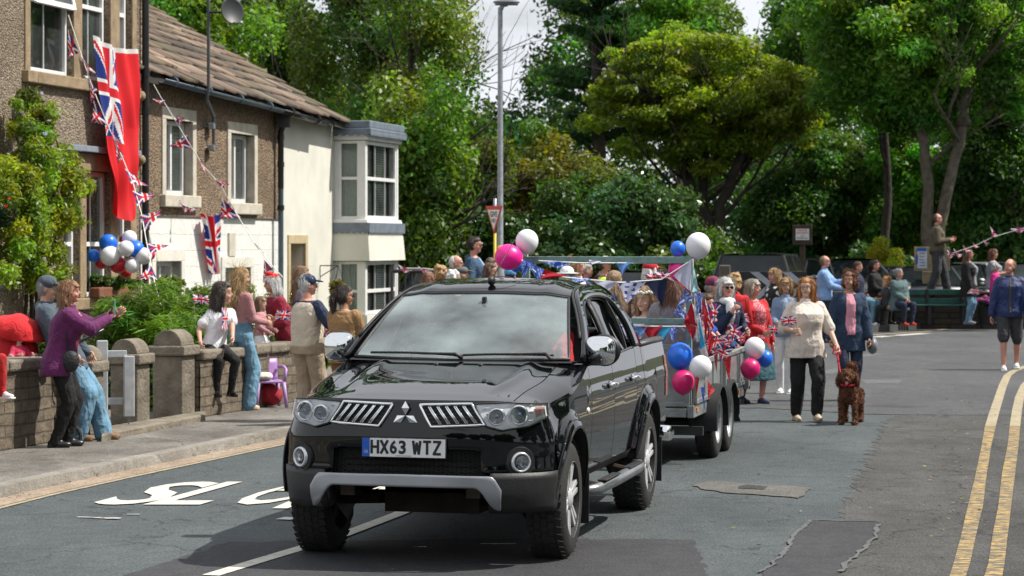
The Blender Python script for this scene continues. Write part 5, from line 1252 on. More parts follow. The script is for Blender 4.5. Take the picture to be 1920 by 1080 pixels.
 outer = [(.60, 1.235), (.90, 1.405), (1.17, 1.55), (1.34, 1.627), (1.55, 1.672), (1.85, 1.693), (2.2, 1.690), (2.45, 1.668), (2.62, 1.615), (2.74, 1.50), (2.82, 1.37), (2.87, 1.235)]
 inner = [(.80, 1.225), (.98, 1.345), (1.19, 1.470), (1.36, 1.545), (1.55, 1.582), (1.85, 1.603), (2.15, 1.600), (2.36, 1.575), (2.47, 1.515), (2.53, 1.43), (2.56, 1.33), (2.58, 1.235)]
 def dense(pl, k=4):
  o = []
  for i in range(len(pl)-1):
   p0 = pl[max(i-1, 0)]; p1 = pl[i]; p2 = pl[i+1]; p3 = pl[min(i+2, len(pl)-1)]
   for j in range(k):
    t = j/k; o.append(tuple(.5*((2*p1[d])+(-p0[d]+p2[d])*t+(2*p0[d]-5*p1[d]+4*p2[d]-p3[d])*t*t+(-p0[d]+3*p1[d]-3*p2[d]+p3[d])*t**3) for d in (0, 1)))
  o.append(pl[-1]); return o
 OU = dense(outer); IN = dense(inner)
 for s in (-1, 1):
  b = MB(); b.strip([Vector((0, p[0], p[1])) for p in OU], [Vector((0, p[0], p[1])) for p in IN], 3, fn=lambda p: C((p.y, p.z), s, .0)); b.build('window_frame', M_PAINT, T, **LS, solid=.03)
  b = MB(); b.tube([C((p[0]+.004, p[1]-.004), s, .004) for p in IN], .005, 5); b.build('window_seal', M_TRIMB, T, **LO)
  b = MB(); b.tube([C((y, belt(y)+.004), s, .012) for y in [.80+.09*i for i in range(21)]], .010, 6); b.build('belt_moulding', mat('belt_trim', (.05, .05, .052), .25, .5), T, **LS)
  # B pillar and quarter bar
  b = MB(); b.strip([C((1.50+.09*t/6, 1.20+.39*t/6), s, -.002) for t in range(7)], [C((1.61+.09*t/6, 1.20+.39*t/6), s, -.002) for t in range(7)], 2); b.build('door_pillar', M_TRIMB, T, **LS, solid=.03)
  b = MB(); b.strip([C((2.30+.03*t/6, 1.23+.35*t/6), s, -.004) for t in range(7)], [C((2.335+.03*t/6, 1.23+.35*t/6), s, -.004) for t in range(7)], 1); b.build('quarter_bar', M_TRIMB, T, **LO, solid=.02)
  # glass: rear door pane whole, front pane wound down on the near side
  def pane(y0, y1, name, m, ztrim=None):
   top_ = [p for p in IN if y0 <= p[0] <= y1]; b = MB()
   b.strip([C((p[0], belt(p[0])), s, -.012) for p in top_], [C(p, s, -.012) for p in top_], 4); b.build(name, m, T, **LS)
  pane(1.62, 2.57, 'rear_side_glass', M_TINT)
  if s < 0: pane(.8, 1.55, 'front_side_glass', M_TINT)
  # drip line
  b = MB(); b.tube([C((p[0], p[1]+.004), s, .0) for p in OU if p[1] > 1.35 and p[0] < 2.7], .010, 6); b.build('roof_moulding', M_TRIMB, T, **LS)
 # roof
 ot = [p for p in OU if p[0] >= 1.33 and p[1] >= 1.60]
 def roof(a, c):
  i = c*(len(ot)-1); k = min(int(i), len(ot)-2); f = i-k; y = lerp(ot[k][0], ot[k+1][0], f); ze = lerp(ot[k][1], ot[k+1][1], f)
  X = cabx(y, ze); u = 2*a-1; yy = y-(.07*(1-u*u))*(1-sst(0, .35, c))+(.04*(1-u*u))*sst(.8, 1, c)
  cr_ = .055*(1-abs(u)**2.6)+.012*math.exp(-((abs(u)-.72)/.09)**2)
  return Vector((X*u, yy, ze+cr_*(.55+.45*sin(PI*min(1, c*1.2))) ))
 b = MB(); b.grid(roof, 40, 30); b.build('roof', M_PAINT, T, **LS, solid=.02)
 # windscreen, rear window
 wt = roof
 def ws(a, c):
  u = 2*a-1; bot = Vector((u*.735, .50+.12*u*u, 1.222+.012*u*u)); tp = roof(.5+u*.5*.955, 0)+Vector((0, -.012, -.008)); p = bot.lerp(tp, c); return p+Vector((0, -.02, .02))*sin(PI*c)*(1-.3*u*u)
 b = MB(); b.grid(ws, 30, 16); w = b.build('windscreen', M_WSC, T, **LS)
 b = MB()
 bd = [ws(i/20, .0) for i in range(21)]+[ws(1, i/12) for i in range(1, 13)]+[ws(1-i/20, 1) for i in range(1, 21)]+[ws(0, 1-i/12) for i in range(1, 13)]
 b.tube(bd, .011, 6); b.build('windscreen_seal', M_TRIMB, w, **LS)
 b = MB(); b.grid(lambda a, c: ws(lerp(.37, .68, a), lerp(.83-.05*(1 if .2 < a < .8 else 0), .985, c))+Vector((0, .012, -.004)), 10, 2); b.build('sun_strip', mat('grey_sunstrip', (.12, .125, .13), .8), w, **LO)
 b = MB(); c = ws(.53, .76)+Vector((0, .10, -.02)); b.box(c, (.20, .03, .06)); b.box(c+Vector((0, -.03, .05)), (.03, .05, .08)); b.build('rear_view_mirror', M_TRIMB, T, **LO, bevel=.01)
 def rw(a, c): u = 2*a-1; return Vector((u*lerp(.70, .56, c), lerp(2.86, 2.70, c), lerp(1.25, 1.60, c)))
 b = MB(); b.grid(rw, 8, 6); b.build('rear_window', M_TINT, T, **LS)
 b = MB(); b.grid(lambda a, c: Vector(((2*a-1)*.80, 2.875, lerp(.6, 1.26, c))), 4, 4); b.build('cab_back', M_PAINT, T, **LO)
 # cowl and wipers
 b = MB(); b.grid(lambda a, c: (lambda u: Vector((u*.76, lerp(.445+.12*u*u, .52+.12*u*u, c), 1.212+.012*c)))(2*a-1), 20, 2); b.build('cowl', M_TRIMB, T, **LS)
 for s0_, x0, x1 in ((0, -.62, .04), (1, -.02, .64)):
  b = MB()
  def wp(x, h): a = .5+x/1.47; return ws(a, h)+Vector((0, -.022, .014))
  pts = [wp(lerp(x0, x1, i/8), .035+.02*sin(PI*i/8)) for i in range(9)]; b.tube(pts, .009, 6)
  b.tube([wp((x0+x1)/2+.02, .05), wp(x1-.05, .03)+Vector((0, -.01, .012)), (x1+.0, .49, 1.235)], [.008, .012, .014], 6)
  b.build('wiper', M_TRIMB, T, **LS)
 for x in (-.1, .2): b = MB(); b.ell((x, .33, 1.20), (.018, .014, .012)); b.build('washer_jet', M_TRIMB, T, **LS)
 # mirrors
 for s in (-1, 1):
  c = Vector((s*.905, .83, 1.285)); b = MB(); Q = Matrix.Translation(c) @ Matrix.Rotation(s*-.16, 4, 'Z')
  def mf(a, cc):
   t = 2*PI*a; n_ = 3.2; X = .108*math.copysign(abs(cos(t))**(2/n_), cos(t)); Z = .098*math.copysign(abs(sin(t))**(2/n_), sin(t)); k = sin(PI/2*cc)**.7 if cc < 1 else 1
   return Q @ Vector((X*k, -.09*math.sqrt(max(0, 1-k*k))-.01, Z*k))
  b.grid(mf, 28, 10); b.grid(lambda a, cc: (lambda t: Q @ Vector((.108*(1-cc*.12)*math.copysign(abs(cos(t))**(2/3.2), cos(t)), -.01+.05*cc, .098*(1-cc*.12)*math.copysign(abs(sin(t))**(2/3.2), sin(t)))))(2*PI*a), 28, 2)
  m_ = b.build('wing_mirror', M_CHROME, T, **LS)
  b = MB(); b.lathe([(0, .0), (.10, .0), (.112, .01), (.118, .03)], 24, M=Q @ Matrix.Translation((0, .045, 0)) @ Matrix.Scale(.92, 4, (0, 0, 1)) @ Matrix.Rotation(-PI/2, 4, 'X')); b.build('mirror_back', M_TRIMB, m_, **LS)
  b = MB(); b.tube([(s*.78, .84, 1.21), (s*.84, .84, 1.215), (s*.90, .84, 1.225)], [.05, .045, .04], 10, flat=.7); b.box(Q @ Vector((-s*.03, .016, -.080)), (.17, .07, .04)); b.build('mirror_arm', M_TRIMB, m_, **LS)
 # aerial
 b = MB(); b.ell((.02, 1.42, 1.735), (.028, .05, .035)); b.tube([(.02, 1.44, 1.75), (.10, 1.80, 2.02)], .0035, 5); b.tube([(.02, 1.40, 1.76), (.10, 1.5, 1.765), (.16, 1.56, 1.75)], .003, 4); b.build('aerial', M_TRIMB, T, **LS)
 # interior
 b = MB(); b.grid(lambda a, c: Vector((lerp(-.72, .72, a), lerp(.56, .95, c), 1.165+.05*sin(PI*c)+.02*sin(PI*a))), 10, 5); b.grid(lambda a, c: Vector((lerp(-.72, .72, a), .95, lerp(.7, 1.165, c))), 4, 2); b.build('dashboard', M_TRIMB, T, **LS)
 b = MB(); b.box((0, 1.8, .50), (1.5, 2.1, .06)); b.build('floor_pan', M_SEATM, T, **LO)
 for x in (-.37, .37):
  b = MB(); b.box((x, 1.45, .78), (.50, .50, .18)); st = b.build('front_seat', M_SEATM, T, **LO, bevel=.05)
  b = MB(); b.box((x, 1.74, 1.12), (.48, .14, .58), M=Matrix.Rotation(-.2, 4, 'X')); b.build('backrest', M_SEATM, st, **LO, bevel=.05)
  b = MB(); b.box((x, 1.82, 1.50), (.26, .10, .18)); b.build('headrest', M_SEATM, st, **LO, bevel=.04)
 b = MB(); b.box((0, 2.45, .80), (1.35, .5, .2)); b.box((0, 2.70, 1.1), (1.35, .12, .55)); b.build('rear_seat', M_SEATM, T, **LO, bevel=.05)
 b = MB(); Q = Matrix.Translation((-.37, 1.02, 1.17)) @ Matrix.Rotation(R(62), 4, 'X'); n = 28; b.tube([Q @ Vector((.19*cos(2*PI*i/n), .19*sin(2*PI*i/n), 0)) for i in range(n+1)], .016, 7)
 for a in (0, 2.4, PI-.0, 5.4): b.tube([Q @ Vector((.18*cos(a), .18*sin(a), 0)), Q @ Vector((0, 0, -.03))], .014, 5)
 b.ell(Q @ Vector((0, 0, -.02)), .06); b.build('steering_wheel', mat('steering_leather', (.10, .10, .105), .5), T, **LS)
 # bed
 b = MB(); b.box((0, 3.45, .80), (1.5, 1.12, .04)); b.grid(lambda a, c: Vector((.77*(2*a-1), 4.02, lerp(.6, 1.24, c))), 4, 4)
 for s in (-1, 1): b.grid(lambda a, c: Vector((s*.76, lerp(2.88, 4.02, a), lerp(.8, 1.24, c))), 4, 4)
 b.build('load_bed', mat('bed_liner', (.02, .02, .022), .7), T, **LO)
 b = MB(); b.tube([(-.75, 4.06, .50), (-.3, 4.12, .50), (.3, 4.12, .50), (.75, 4.06, .50), (.88, 3.98, .50)], [.06]*5, 12); b.build('rear_bumper', M_CHROME, T, **LS)
 for s in (-1, 1): b = MB(); b.grid(lambda a, c: side(lerp(3.93, 4.03, a), lerp(.80, 1.12, c), s)+Vector((s*.006, 0, 0)), 4, 8); b.build('tail_lamp', mat('red_lens', (.45, .01, .01), .15, coat=1), T, **LS)
 # lettering decal low on the front door
 b = MB(); text_fit(b, '4x4', .17, .05, Matrix.Translation((side(2.0, .60).x+.006, 1.16, .60)) @ Matrix.Rotation(PI/2, 4, 'Z'), .02) if False else None
 # wheels
 def wheel(x, y, s, steer=0, far=False):
  Q = Matrix.Translation((x, y, .375)) @ Matrix.Rotation(steer, 4, 'Z') @ (Matrix.Scale(-1, 4, (1, 0, 0)) if s < 0 else Matrix.Identity(4))
  R_ = .375; hw = .122
  W_ = bpy.data.objects.new('wheel', bpy.data.meshes.new('wheel')) if False else None
  b = MB(Q); b.lathe([(.235, -hw), (.30, -hw-.006), (.345, -hw+.012), (.366, -hw+.03), (R_, -hw+.052), (R_, hw-.052), (.366, hw-.03), (.345, hw-.012), (.30, hw+.006), (.235, hw), (.225, hw-.03), (.225, -hw+.03)], 64, 'X', close=True)
  wh = b.build('wheel', M_TYRE, T, **LS, auto=50)
  b = MB(Q); n = 44
  for k in range(n):
   t = 2*PI*k/n
   for j, xx in enumerate((-.088, -.045, .0, .045, .088)):
    tt = t+(.5*2*PI/n if j % 2 else 0); c = Vector((xx, (R_+.003)*cos(tt), (R_+.003)*sin(tt)))
    b.box(c, (.037, .004, .042), M=Matrix.Rotation(tt-PI/2+PI/2, 4, 'X') @ Matrix.Rotation(.25*(1 if j % 2 else -1), 4, 'Y'))
  b.build('tread', M_TYRE, wh, **LO)
  b = MB(Q); b.lathe([(.240, -hw+.02), (.228, -.02), (.220, .03), (.226, hw-.05), (.242, hw-.022), (.250, hw-.004), (.240, hw+.001), (.232, hw-.02)], 48, 'X'); rm = b.build('rim', M_ALLOY, wh, **LS, auto=50)
  b = MB(Q)
  for k in range(6):
   a = 2*PI*k/6+.3
   def pp_(r, da, xo): return Vector((xo, r*cos(a+da), r*sin(a+da)))
   for sgn in (-1, 1):
    r0, r1 = .05, .234
    v = [pp_(r0, sgn*.10, hw-.020), pp_(r0, sgn*.55, hw-.022), pp_(r1, sgn*.20, hw-.012), pp_(r1, sgn*.055, hw-.010)]
    lo = [p-Vector((.035, 0, 0)) for p in v]
    b.hexa(lo, v)
  b.build('spokes', M_ALLOY, wh, **LO, bevel=.004)
  b = MB(Q); b.lathe([(0, hw-.004), (.035, hw-.006), (.045, hw-.014), (.075, hw-.02), (.08, hw-.06)], 24, 'X'); b.build('hub_cap', M_ALLOY, wh, **LS)
  b = MB(Q); b.lathe([(.15, .0), (.15, .02), (.0, .02)], 28, 'X'); b.lathe([(.215, -.03), (0, -.03)], 24, 'X'); b.build('brake_disc', mat('brake_steel', (.06, .055, .05), .6, .6), wh, **LO)
 for s in (-1, 1):
  wheel(s*.765, 0, s, .02); wheel(s*.765, 3.0, s)
 return T
TRUCK = pickup()
bpy.context.view_layer.update()
def tw(x, y, z): return TRUCK.matrix_world @ Vector((x, y, z))
# ------------------------------------------------------------ the decorated trailer
TY = R(12.8)
tro = Vector((1.62, 22.3, 0))                     # front right corner on the ground
tM = Matrix.Translation(tro) @ Matrix.Rotation(-TY, 4, 'Z')
def tl(x, y, z): return tM @ Vector((x, y, z))    # x: 0 at the right hand side, negative to the left; y back
TW_ = 1.62; TLN = 3.35; DZ = .56
M_GALV = mat('galvanised_steel', (.20, .215, .22), .42, .45, var=.28, scale=9, col2=(.33, .35, .35))
M_TEAL = mat('peeling_green_paint', (.13, .22, .20), .6, var=.3, scale=14, bump=.15, col2=(.22, .33, .31))
def trailer():
 T = empty('flatbed_trailer', tl(-TW_/2, 1.7, 0), 'galvanised twin axle flatbed trailer with a green rail frame, hitched to the pickup', 'trailer')
 B_ = lambda: MB(tM)
 b = B_(); b.box((-TW_/2, TLN/2, DZ-.02), (TW_-.02, TLN, .04)); b.build('deck', mat('ply_deck', (.12, .09, .06), .8, var=.3), T)
 b = B_()
 for x in (-.03, -TW_+.03): b.box((x, TLN/2, DZ-.065), (.06, TLN+.04, .11))
 for y in (0, .8, 1.7, 2.5, TLN): b.box((-TW_/2, y, DZ-.075), (TW_-.13, .06, .08))
 b.build('chassis', M_GALV, T, bevel=.006)
 def board(a, c, z0, z1, nm='side_board'):
  a = Vector(a); c = Vector(c); b = B_(); d = (c-a).normalized(); n = Vector((d.y, -d.x, 0)); L_ = (c-a).length
  def hb(s0_, s1_, za, zb2, t0, t1):
   q = [a+d*s0_+n*t0, a+d*s1_+n*t0, a+d*s1_+n*t1, a+d*s0_+n*t1]; b.hexa([p+Vector((0, 0, za)) for p in q], [p+Vector((0, 0, zb2)) for p in q])
  hb(.02, L_-.02, z0, z1, -.01, .006)
  hb(0, L_, z1-.035, z1+.01, -.02, .022); hb(0, L_, z0, z0+.04, -.018, .020)
  for s_ in [0, L_-.04]: hb(s_, s_+.04, z0+.041, z1-.036, -.018, .022)
  k = max(1, int(L_/.42))
  for i in range(1, k): s_ = L_*i/k; hb(s_-.012, s_+.012, z0+.041, z1-.036, -.014, .017)
  return b.build(nm, M_GALV, T, bevel=.004)
 board((0, .04, 0), (0, TLN/2-.03, 0), DZ, DZ+.37); board((0, TLN/2+.03, 0), (0, TLN, 0), DZ, DZ+.37)
 board((-TW_, TLN/2-.03, 0), (-TW_, .04, 0), DZ, DZ+.37); board((-TW_, TLN, 0), (-TW_, TLN/2+.03, 0), DZ, DZ+.37)
 board((-TW_+.04, 0, 0), (-.04, 0, 0), DZ-.02, DZ+.52, 'front_board')
 board((0, TLN+.02, 0), (-TW_, TLN+.02, 0), DZ, DZ+.37, 'tail_board')
 for y in (TLN/2, TLN-.03):
  b = B_(); b.box((.03, y, DZ+.16), (.05, .05, .42)); b.tube([(.06, y-.03, DZ-.02), (.07, y, DZ+.05), (.06, y+.03, DZ-.05)], .009, 6); b.build('post_latch', M_GALV, T, bevel=.005)
 for y in (.16, 2.95): b = B_(); b.box((.005, y, DZ-.055), (.012, .07, .04)); b.build('side_marker', mat('orange_reflector', (.8, .25, .02), .3), T)
 # wheels in twin arches
 for s, x in ((1, -.03), (-1, -TW_+.03)):
  for y in (1.10, 1.86):
   Q = tM @ Matrix.Translation((x, y, .325)) @ (Matrix.Scale(-1, 4, (1, 0, 0)) if s < 0 else Matrix.Identity(4))
   b = MB(Q); b.lathe([(.19, -.09), (.27, -.095), (.315, -.08), (.325, -.06), (.325, .06), (.315, .08), (.27, .095), (.19, .09), (.18, 0)], 40, 'X', close=True); w = b.build('wheel', M_TYRE, T, smooth=True, auto=50)
   b = MB(Q); b.lathe([(0, .03), (.06, .035), (.07, .02), (.13, .0), (.17, .02), (.185, .07), (.20, .088), (.19, .092), (.18, .06)], 32, 'X'); b.lathe([(0, .07), (.03, .065), (.035, .03)], 14, 'X'); b.build('rim', M_GREY, w, smooth=True)
   b = MB(Q)
   for k in range(40):
    t = 2*PI*k/40
    for xx in (-.055, -.018, .018, .055): b.box((xx, .327*cos(t), .327*sin(t)), (.028, .006, .036), M=Matrix.Rotation(t, 4, 'X'))
   b.build('tread', M_TYRE, w)
   b = MB(Q); A = []; B2 = []; C2 = []
   for i in range(17): t = lerp(-.15, PI+.15, i/16); A.append((-.13, .385*cos(t), .365*sin(t))); B2.append((.13, .385*cos(t), .365*sin(t))); C2.append((.135, .355*cos(t), .335*sin(t)))
   b.strip(A, B2, 2); b.strip(B2, C2, 1); b.build('mudguard', M_TRIMB, T, smooth=True, auto=50)
 b = B_(); b.tube([(-.16, 1.1, .325), (-TW_+.16, 1.1, .325)], .035, 8); b.tube([(-.16, 1.86, .325), (-TW_+.16, 1.86, .325)], .035, 8); b.box((-TW_/2, .9, .40), (.09, 2.2, .09)); b.build('axles', mat('dark_steel', (.05, .05, .052)), T)
 b = B_(); b.box((-.22, TLN+.0, .38), (.36, .02, .26)); b.build('rear_mud_flap', M_TRIMB, T)
 b = B_(); b.box((-.22, .35, .30), (.5, .05, .08)); b.tube([(-.35, .3, .5), (-.35, .3, .26)], .03, 8); b.build('prop_stand', mat('dark_steel', (.05, .05, .052)), T)
 b = B_(); b.box((-.35, -.04, DZ-.12), (.20, .05, .06)); b.build('front_lamp', mat('clear_lens', (.6, .6, .55), .2), T, bevel=.015)
 # drawbar to the pickup
 h = tM.inverted() @ tw(0, 4.14, .46)
 b = B_()
 for x in (-.45, -TW_+.45): b.tube([(x, .3, .46), h], .035, 8)
 b.tube([h+Vector((0, .3, 0)), h+Vector((0, .05, .02))], .05, 10); b.ell(h+Vector((0, 0, .04)), (.05, .06, .06)); b.build('drawbar', M_GALV, T, smooth=True)
 # green frame above the front
 def bar(p, q, w, h_, nm='frame_rail', m=M_TEAL):
  p = Vector(p); q = Vector(q); b = B_(); d = (q-p); L_ = d.length; Mx = d.to_track_quat('X', 'Z').to_matrix().to_4x4(); b.box((p+q)/2, (L_, w, h_), M=Mx); return b.build(nm, m, T, bevel=.004)
 x0, x1 = -.02, -1.56
 bar((x0, 0, 1.845), (x1, 0, 1.845), .05, .062); bar((x0, 0, 1.30), (x1, 0, 1.30), .06, .05)
 for x in (x0-.03, x1+.03):
  b = B_(); b.box((x, .035, (DZ+1.81)/2), (.05, .05, 1.81-DZ)); b.build('frame_post', M_TEAL if x < -1 else M_TEAL, T, bevel=.004)
 b = B_(); b.box((x1+.02, .0, 1.90), (.05, .04, .13)); b.build('frame_post', mat('white_timber', (.6, .6, .58), .7), T)
 return T
TRAILER = trailer()
# ---- balloons
M_BALL = {}
def balloon_mat(nm, c):
 m = mat('balloon_'+nm, c, .38, var=.03, coat=.1); m.node_tree.nodes['Principled BSDF'].inputs['Subsurface Weight'].default_value = .15
 m.node_tree.nodes['Principled BSDF'].inputs['Subsurface Radius'].default_value = (.05, .05, .05); return m
BC = dict(white=balloon_mat('white', (.78, .77, .80)), blue=balloon_mat('blue', (.01, .15, .72)), red=balloon_mat('red', (.50, .008, .02)), pink=balloon_mat('pink', (.85, .01, .28)), magenta=balloon_mat('magenta', (.62, .004, .14)))
def balloon(px, py, r, Y, col, label, group, down=(0, 0, -1), tilt=None):
 c = P(px, py, Y); R_ = r*Y/F; d = Vector(down).normalized(); Q = Matrix.Translation(c) @ d.to_track_quat('-Z', 'Y').to_matrix().to_4x4()
 b = MB(Q); pr = [(0, R_*1.04)]
 for i in range(1, 15):
  t = PI*i/15; rr_ = R_*sin(t); z = R_*cos(t)*1.04
  if t > PI/2: z *= 1.10; rr_ *= 1-.10*((t-PI/2)/(PI/2))**2
  pr.append((rr_, z))
 pr += [(R_*.06, -R_*1.16), (R_*.03, -R_*1.19), (R_*.09, -R_*1.27), (0, -R_*1.25)]
 b.lathe(pr, 28); return b.build('balloon', BC[col], smooth=True, label=label, cat='balloon', group=group)
g_ = 'balloons on the trailer'
balloon(953, 482, 24.5, 22.4, 'pink', 'bright pink balloon above the pickup roof beside its aerial', g_, (1, 0, -.3))
balloon(988, 452, 21.5, 22.5, 'white', 'white balloon at the left end of the green top rail', g_)
balloon(968, 496, 13, 22.9, 'blue', 'blue balloon mostly hidden behind the bright pink one', g_)
balloon(1271, 466, 14, 22.5, 'blue', 'small blue balloon at the right end of the top rail', g_)
balloon(1309, 460, 23.5, 22.3, 'white', 'large white balloon topping the right hand post', g_)
balloon(1274, 505, 21, 22.4, 'pink', 'pink balloon behind the pennants under the top rail', g_)
balloon(1275, 667, 24, 22.1, 'blue', 'large blue balloon beside the pickup tail', g_)
balloon(1281, 716, 21.5, 22.0, 'magenta', 'magenta balloon low on the trailer front, behind the pickup', g_)
balloon(1314, 688, 21, 21.85, 'white', 'white balloon low on the front corner between the blue and magenta ones', g_)
balloon(1415, 652, 19.5, 25.2, 'white', 'white balloon on the rear corner of the trailer', g_)
balloon(1434, 672, 15, 25.35, 'blue', 'small blue balloon on the rear corner of the trailer', g_)
balloon(1407, 691, 18.5, 25.1, 'magenta', 'magenta balloon on the rear corner, below the white one', g_)
g_ = 'balloon cluster on the ground floor window'
for px, py, r, dY, c, l in ((203, 456, 17, -.1, 'blue', 'upper blue balloon left of centre in the window cluster'), (206, 480, 18, -.25, 'white', 'largest white balloon at the left of the window cluster'), (176, 480, 12.5, 0, 'blue', 'small blue balloon at the left tip of the window cluster'), (190, 492, 13, .1, 'red', 'red balloon between the small blue and large white ones'), (236, 466, 15, -.25, 'white', 'white balloon in the middle of the window cluster'), (222, 497, 16, -.1, 'red', 'red balloon at the bottom of the window cluster'), (254, 467, 16, -.1, 'blue', 'right hand blue balloon of the window cluster'), (243, 446, 14, .1, 'white', 'white balloon topmost in the window cluster'), (248, 498, 14, -.15, 'white', 'white balloon low right in the window cluster'), (269, 480, 16, -.1, 'white', 'white balloon at the right end of the window cluster'), (236, 511, 11, .1, 'red', 'red balloon peeping out below the window cluster'), (281, 478, 10, .15, 'red', 'red balloon behind the right end of the window cluster'), (233, 449, 9, .2, 'red', 'little red balloon glimpsed behind the topmost white one')):
 balloon(px, py, r, 35.3+dY, c, l, g_, (random.uniform(-.5, .5), .8, random.uniform(-.3, .5)))
# ---- pennants
def dots(base, dot, f):
 def c(u, v):
  a = (u*f) % 1-.5; q = (v*f+(.5 if int(u*f) % 2 else 0)) % 1-.5; return dot if a*a+q*q < .07 else base
 return c
def speck(base, alt, k=.3, seed=1):
 rr = random.Random(seed); return lambda u, v: alt if rr.random() < k else base
PAL = dict(navy=lambda u, v: (.006, .012, .055), red=lambda u, v: (.42, .006, .02), cherry=speck((.42, .006, .02), (.55, .05, .07), .15), wdot=dots((.60, .60, .72), (.02, .05, .36), 4), wht=speck((.52, .53, .66), (.48, .49, .62), .4), blue=lambda u, v: (.12, .28, .62), sky=speck((.03, .33, .60), (.05, .42, .66), .3), teal=speck((.12, .42, .46), (.55, .62, .62), .35), floral=speck((.08, .15, .50), (.45, .5, .72), .35), pinkdot=dots((.75, .35, .52), (.20, .02, .32), 3), glit=speck((.50, .02, .03), (.65, .12, .10), .3), bluedot=dots((.05, .12, .50), (.45, .52, .75), 7), jack=None)
def pennant(name, a, c, tip, pat, parent, wave=.02, n=14, nrm=Vector((0, -1, 0)), ph=0):
 """triangle from a-c (top edge) to the tip"""
 a, c, tip = Vector(a), Vector(c), Vector(tip); b = MB(); cols = []
 fn = PAL[pat] if pat != 'jack' else (lambda u, v: jack(u, v))
 def f(i, j):    # j rows down
  v = j/n; u = i/n; l = a.lerp(tip, v); r = c.lerp(tip, v); return l.lerp(r, u)+nrm*wave*sin(u*(4+ph % 3)+v*5+ph)*(.3+v)
 vs = [f(i, j) for i in range(n+1) for j in range(n+1)]
 fs_ = []
 for i in range(n):
  for j in range(n):
   fs_.append((i*(n+1)+j, (i+1)*(n+1)+j, (i+1)*(n+1)+j+1, i*(n+1)+j+1))
   w = 1-(j+.5)/n; uu = .5+((i+.5)/n-.5)*w; cols.append(fn(uu, (j+.5)/n) if pat != 'jack' else jack((i+.5)/n*.999, 1-(j+.5)/n))
 b.add(vs, fs_); b.cols = cols
 return b.build(name, attr_mat('printed_cloth', .75, trans=.25), parent, smooth=True)
def bunting(label, path, flags, Yf, group=None, name='bunting', cordr=.006, cat='bunting', cordc=(.7, .7, .66)):
 """path: photo points of the cord; flags: (t0, t1, tip px, tip py, pattern)"""
 pts = [P(px, py, Yf(px, py)) for px, py in path]; T = empty(name, pts[len(pts)//2], label, cat, group)
 b = MB(); b.tube(pts, cordr, 5); b.build('cord', mat('cord_%d' % int(cordc[0]*100), cordc, .8), T)
 for k, (x0, y0, x1, y1, tx, ty, pat) in enumerate(flags):
  if pat == 'jack' and cordr > .007:
   mx_, my_ = (x0+x1)/2, (y0+y1)/2; q = 1.45; x0, y0, x1, y1, tx, ty = mx_+(x0-mx_)*q, my_+(y0-my_)*q, mx_+(x1-mx_)*q, my_+(y1-my_)*q, mx_+(tx-mx_)*q, my_+(ty-my_)*q
  Ya, Yb = Yf(x0, y0), Yf(x1, y1); pennant('pennant', P(x0, y0, Ya), P(x1, y1, Yb), P(tx, ty, (Ya+Yb)/2-.03), pat, T, .02*(Ya/25), ph=k, n=14)
 return T
YT = 22.0
fl = lambda px, py: YT-.02+.0
bunting('cloth pennants in mixed patterns strung from the pickup roof up to the green post', [(978, 487), (1010, 515), (1100, 524), (1165, 530), (1240, 524), (1290, 492)],
  [(979, 487, 1003, 490, 978, 524, 'bluedot'), (985, 488, 1020, 505, 1010, 530, 'bluedot'), (1020, 505, 1062, 517, 1010, 526, 'red'), (1064, 517, 1108, 523, 1080, 534, 'floral'), (1108, 523, 1160, 528, 1137, 548, 'wht'), (1158, 527, 1212, 528, 1176, 570, 'wdot'), (1210, 529, 1252, 521, 1243, 575, 'navy'), (1262, 517, 1297, 484, 1295, 548, 'wht'), (1260, 518, 1297, 548, 1296, 552, 'cherry')], fl)
bunting('short row of pennants hanging under the green top rail', [(1010, 489), (1090, 493), (1160, 493), (1230, 494), (1292, 492)],
  [(1018, 490, 1075, 490, 1045, 504, 'bluedot'), (1104, 487, 1128, 490, 1109, 497, 'wht'), (1154, 491, 1184, 491, 1167, 516, 'blue'), (1252, 492, 1284, 492, 1266, 514, 'pinkdot')], lambda a, c: 22.4)
bunting('thick bunch of patterned pennants tied down the right hand post', [(1299, 485), (1301, 540), (1304, 600), (1308, 640)],
  [(1300, 495, 1310, 545, 1297, 548, 'teal'), (1283, 540, 1302, 560, 1271, 574, 'floral'), (1302, 542, 1318, 552, 1309, 596, 'floral'), (1297, 566, 1308, 612, 1282, 605, 'red'), (1282, 604, 1308, 614, 1299, 638, 'cherry'), (1307, 585, 1326, 588, 1313, 594, 'jack'), (1318, 560, 1330, 592, 1322, 640, 'red'), (1305, 574, 1314, 575, 1306, 594, 'sky'), (1322, 560, 1345, 600, 1330, 632, 'jack'), (1276, 560, 1290, 600, 1262, 590, 'floral'), (1310, 592, 1322, 650, 1312, 655, 'sky'), (1326, 600, 1340, 640, 1328, 668, 'red'), (1333, 566, 1352, 572, 1338, 606, 'jack'), (1314, 548, 1322, 600, 1316, 615, 'jack')], lambda a, c: 22.05)
bunting('pennants hanging from the lower green rail behind the pickup bed', [(1165, 611), (1240, 612), (1296, 612)],
  [(1162, 609, 1205, 611, 1178, 640, 'wdot'), (1186, 612, 1214, 612, 1198, 636, 'blue'), (1202, 611, 1242, 611, 1222, 643, 'red'), (1232, 612, 1258, 612, 1240, 650, 'sky'), (1246, 612, 1273, 612, 1262, 641, 'floral')], lambda a, c: 22.2)
bunting('red glitter and blue pennants dangling from the lower balloons', [(1326, 702), (1320, 718), (1308, 704)],
  [(1304, 706, 1312, 708, 1305, 746, 'glit'), (1326, 712, 1340, 730, 1328, 750, 'glit'), (1313, 726, 1321, 726, 1322, 772, 'bluedot')], lambda a, c: 21.8)
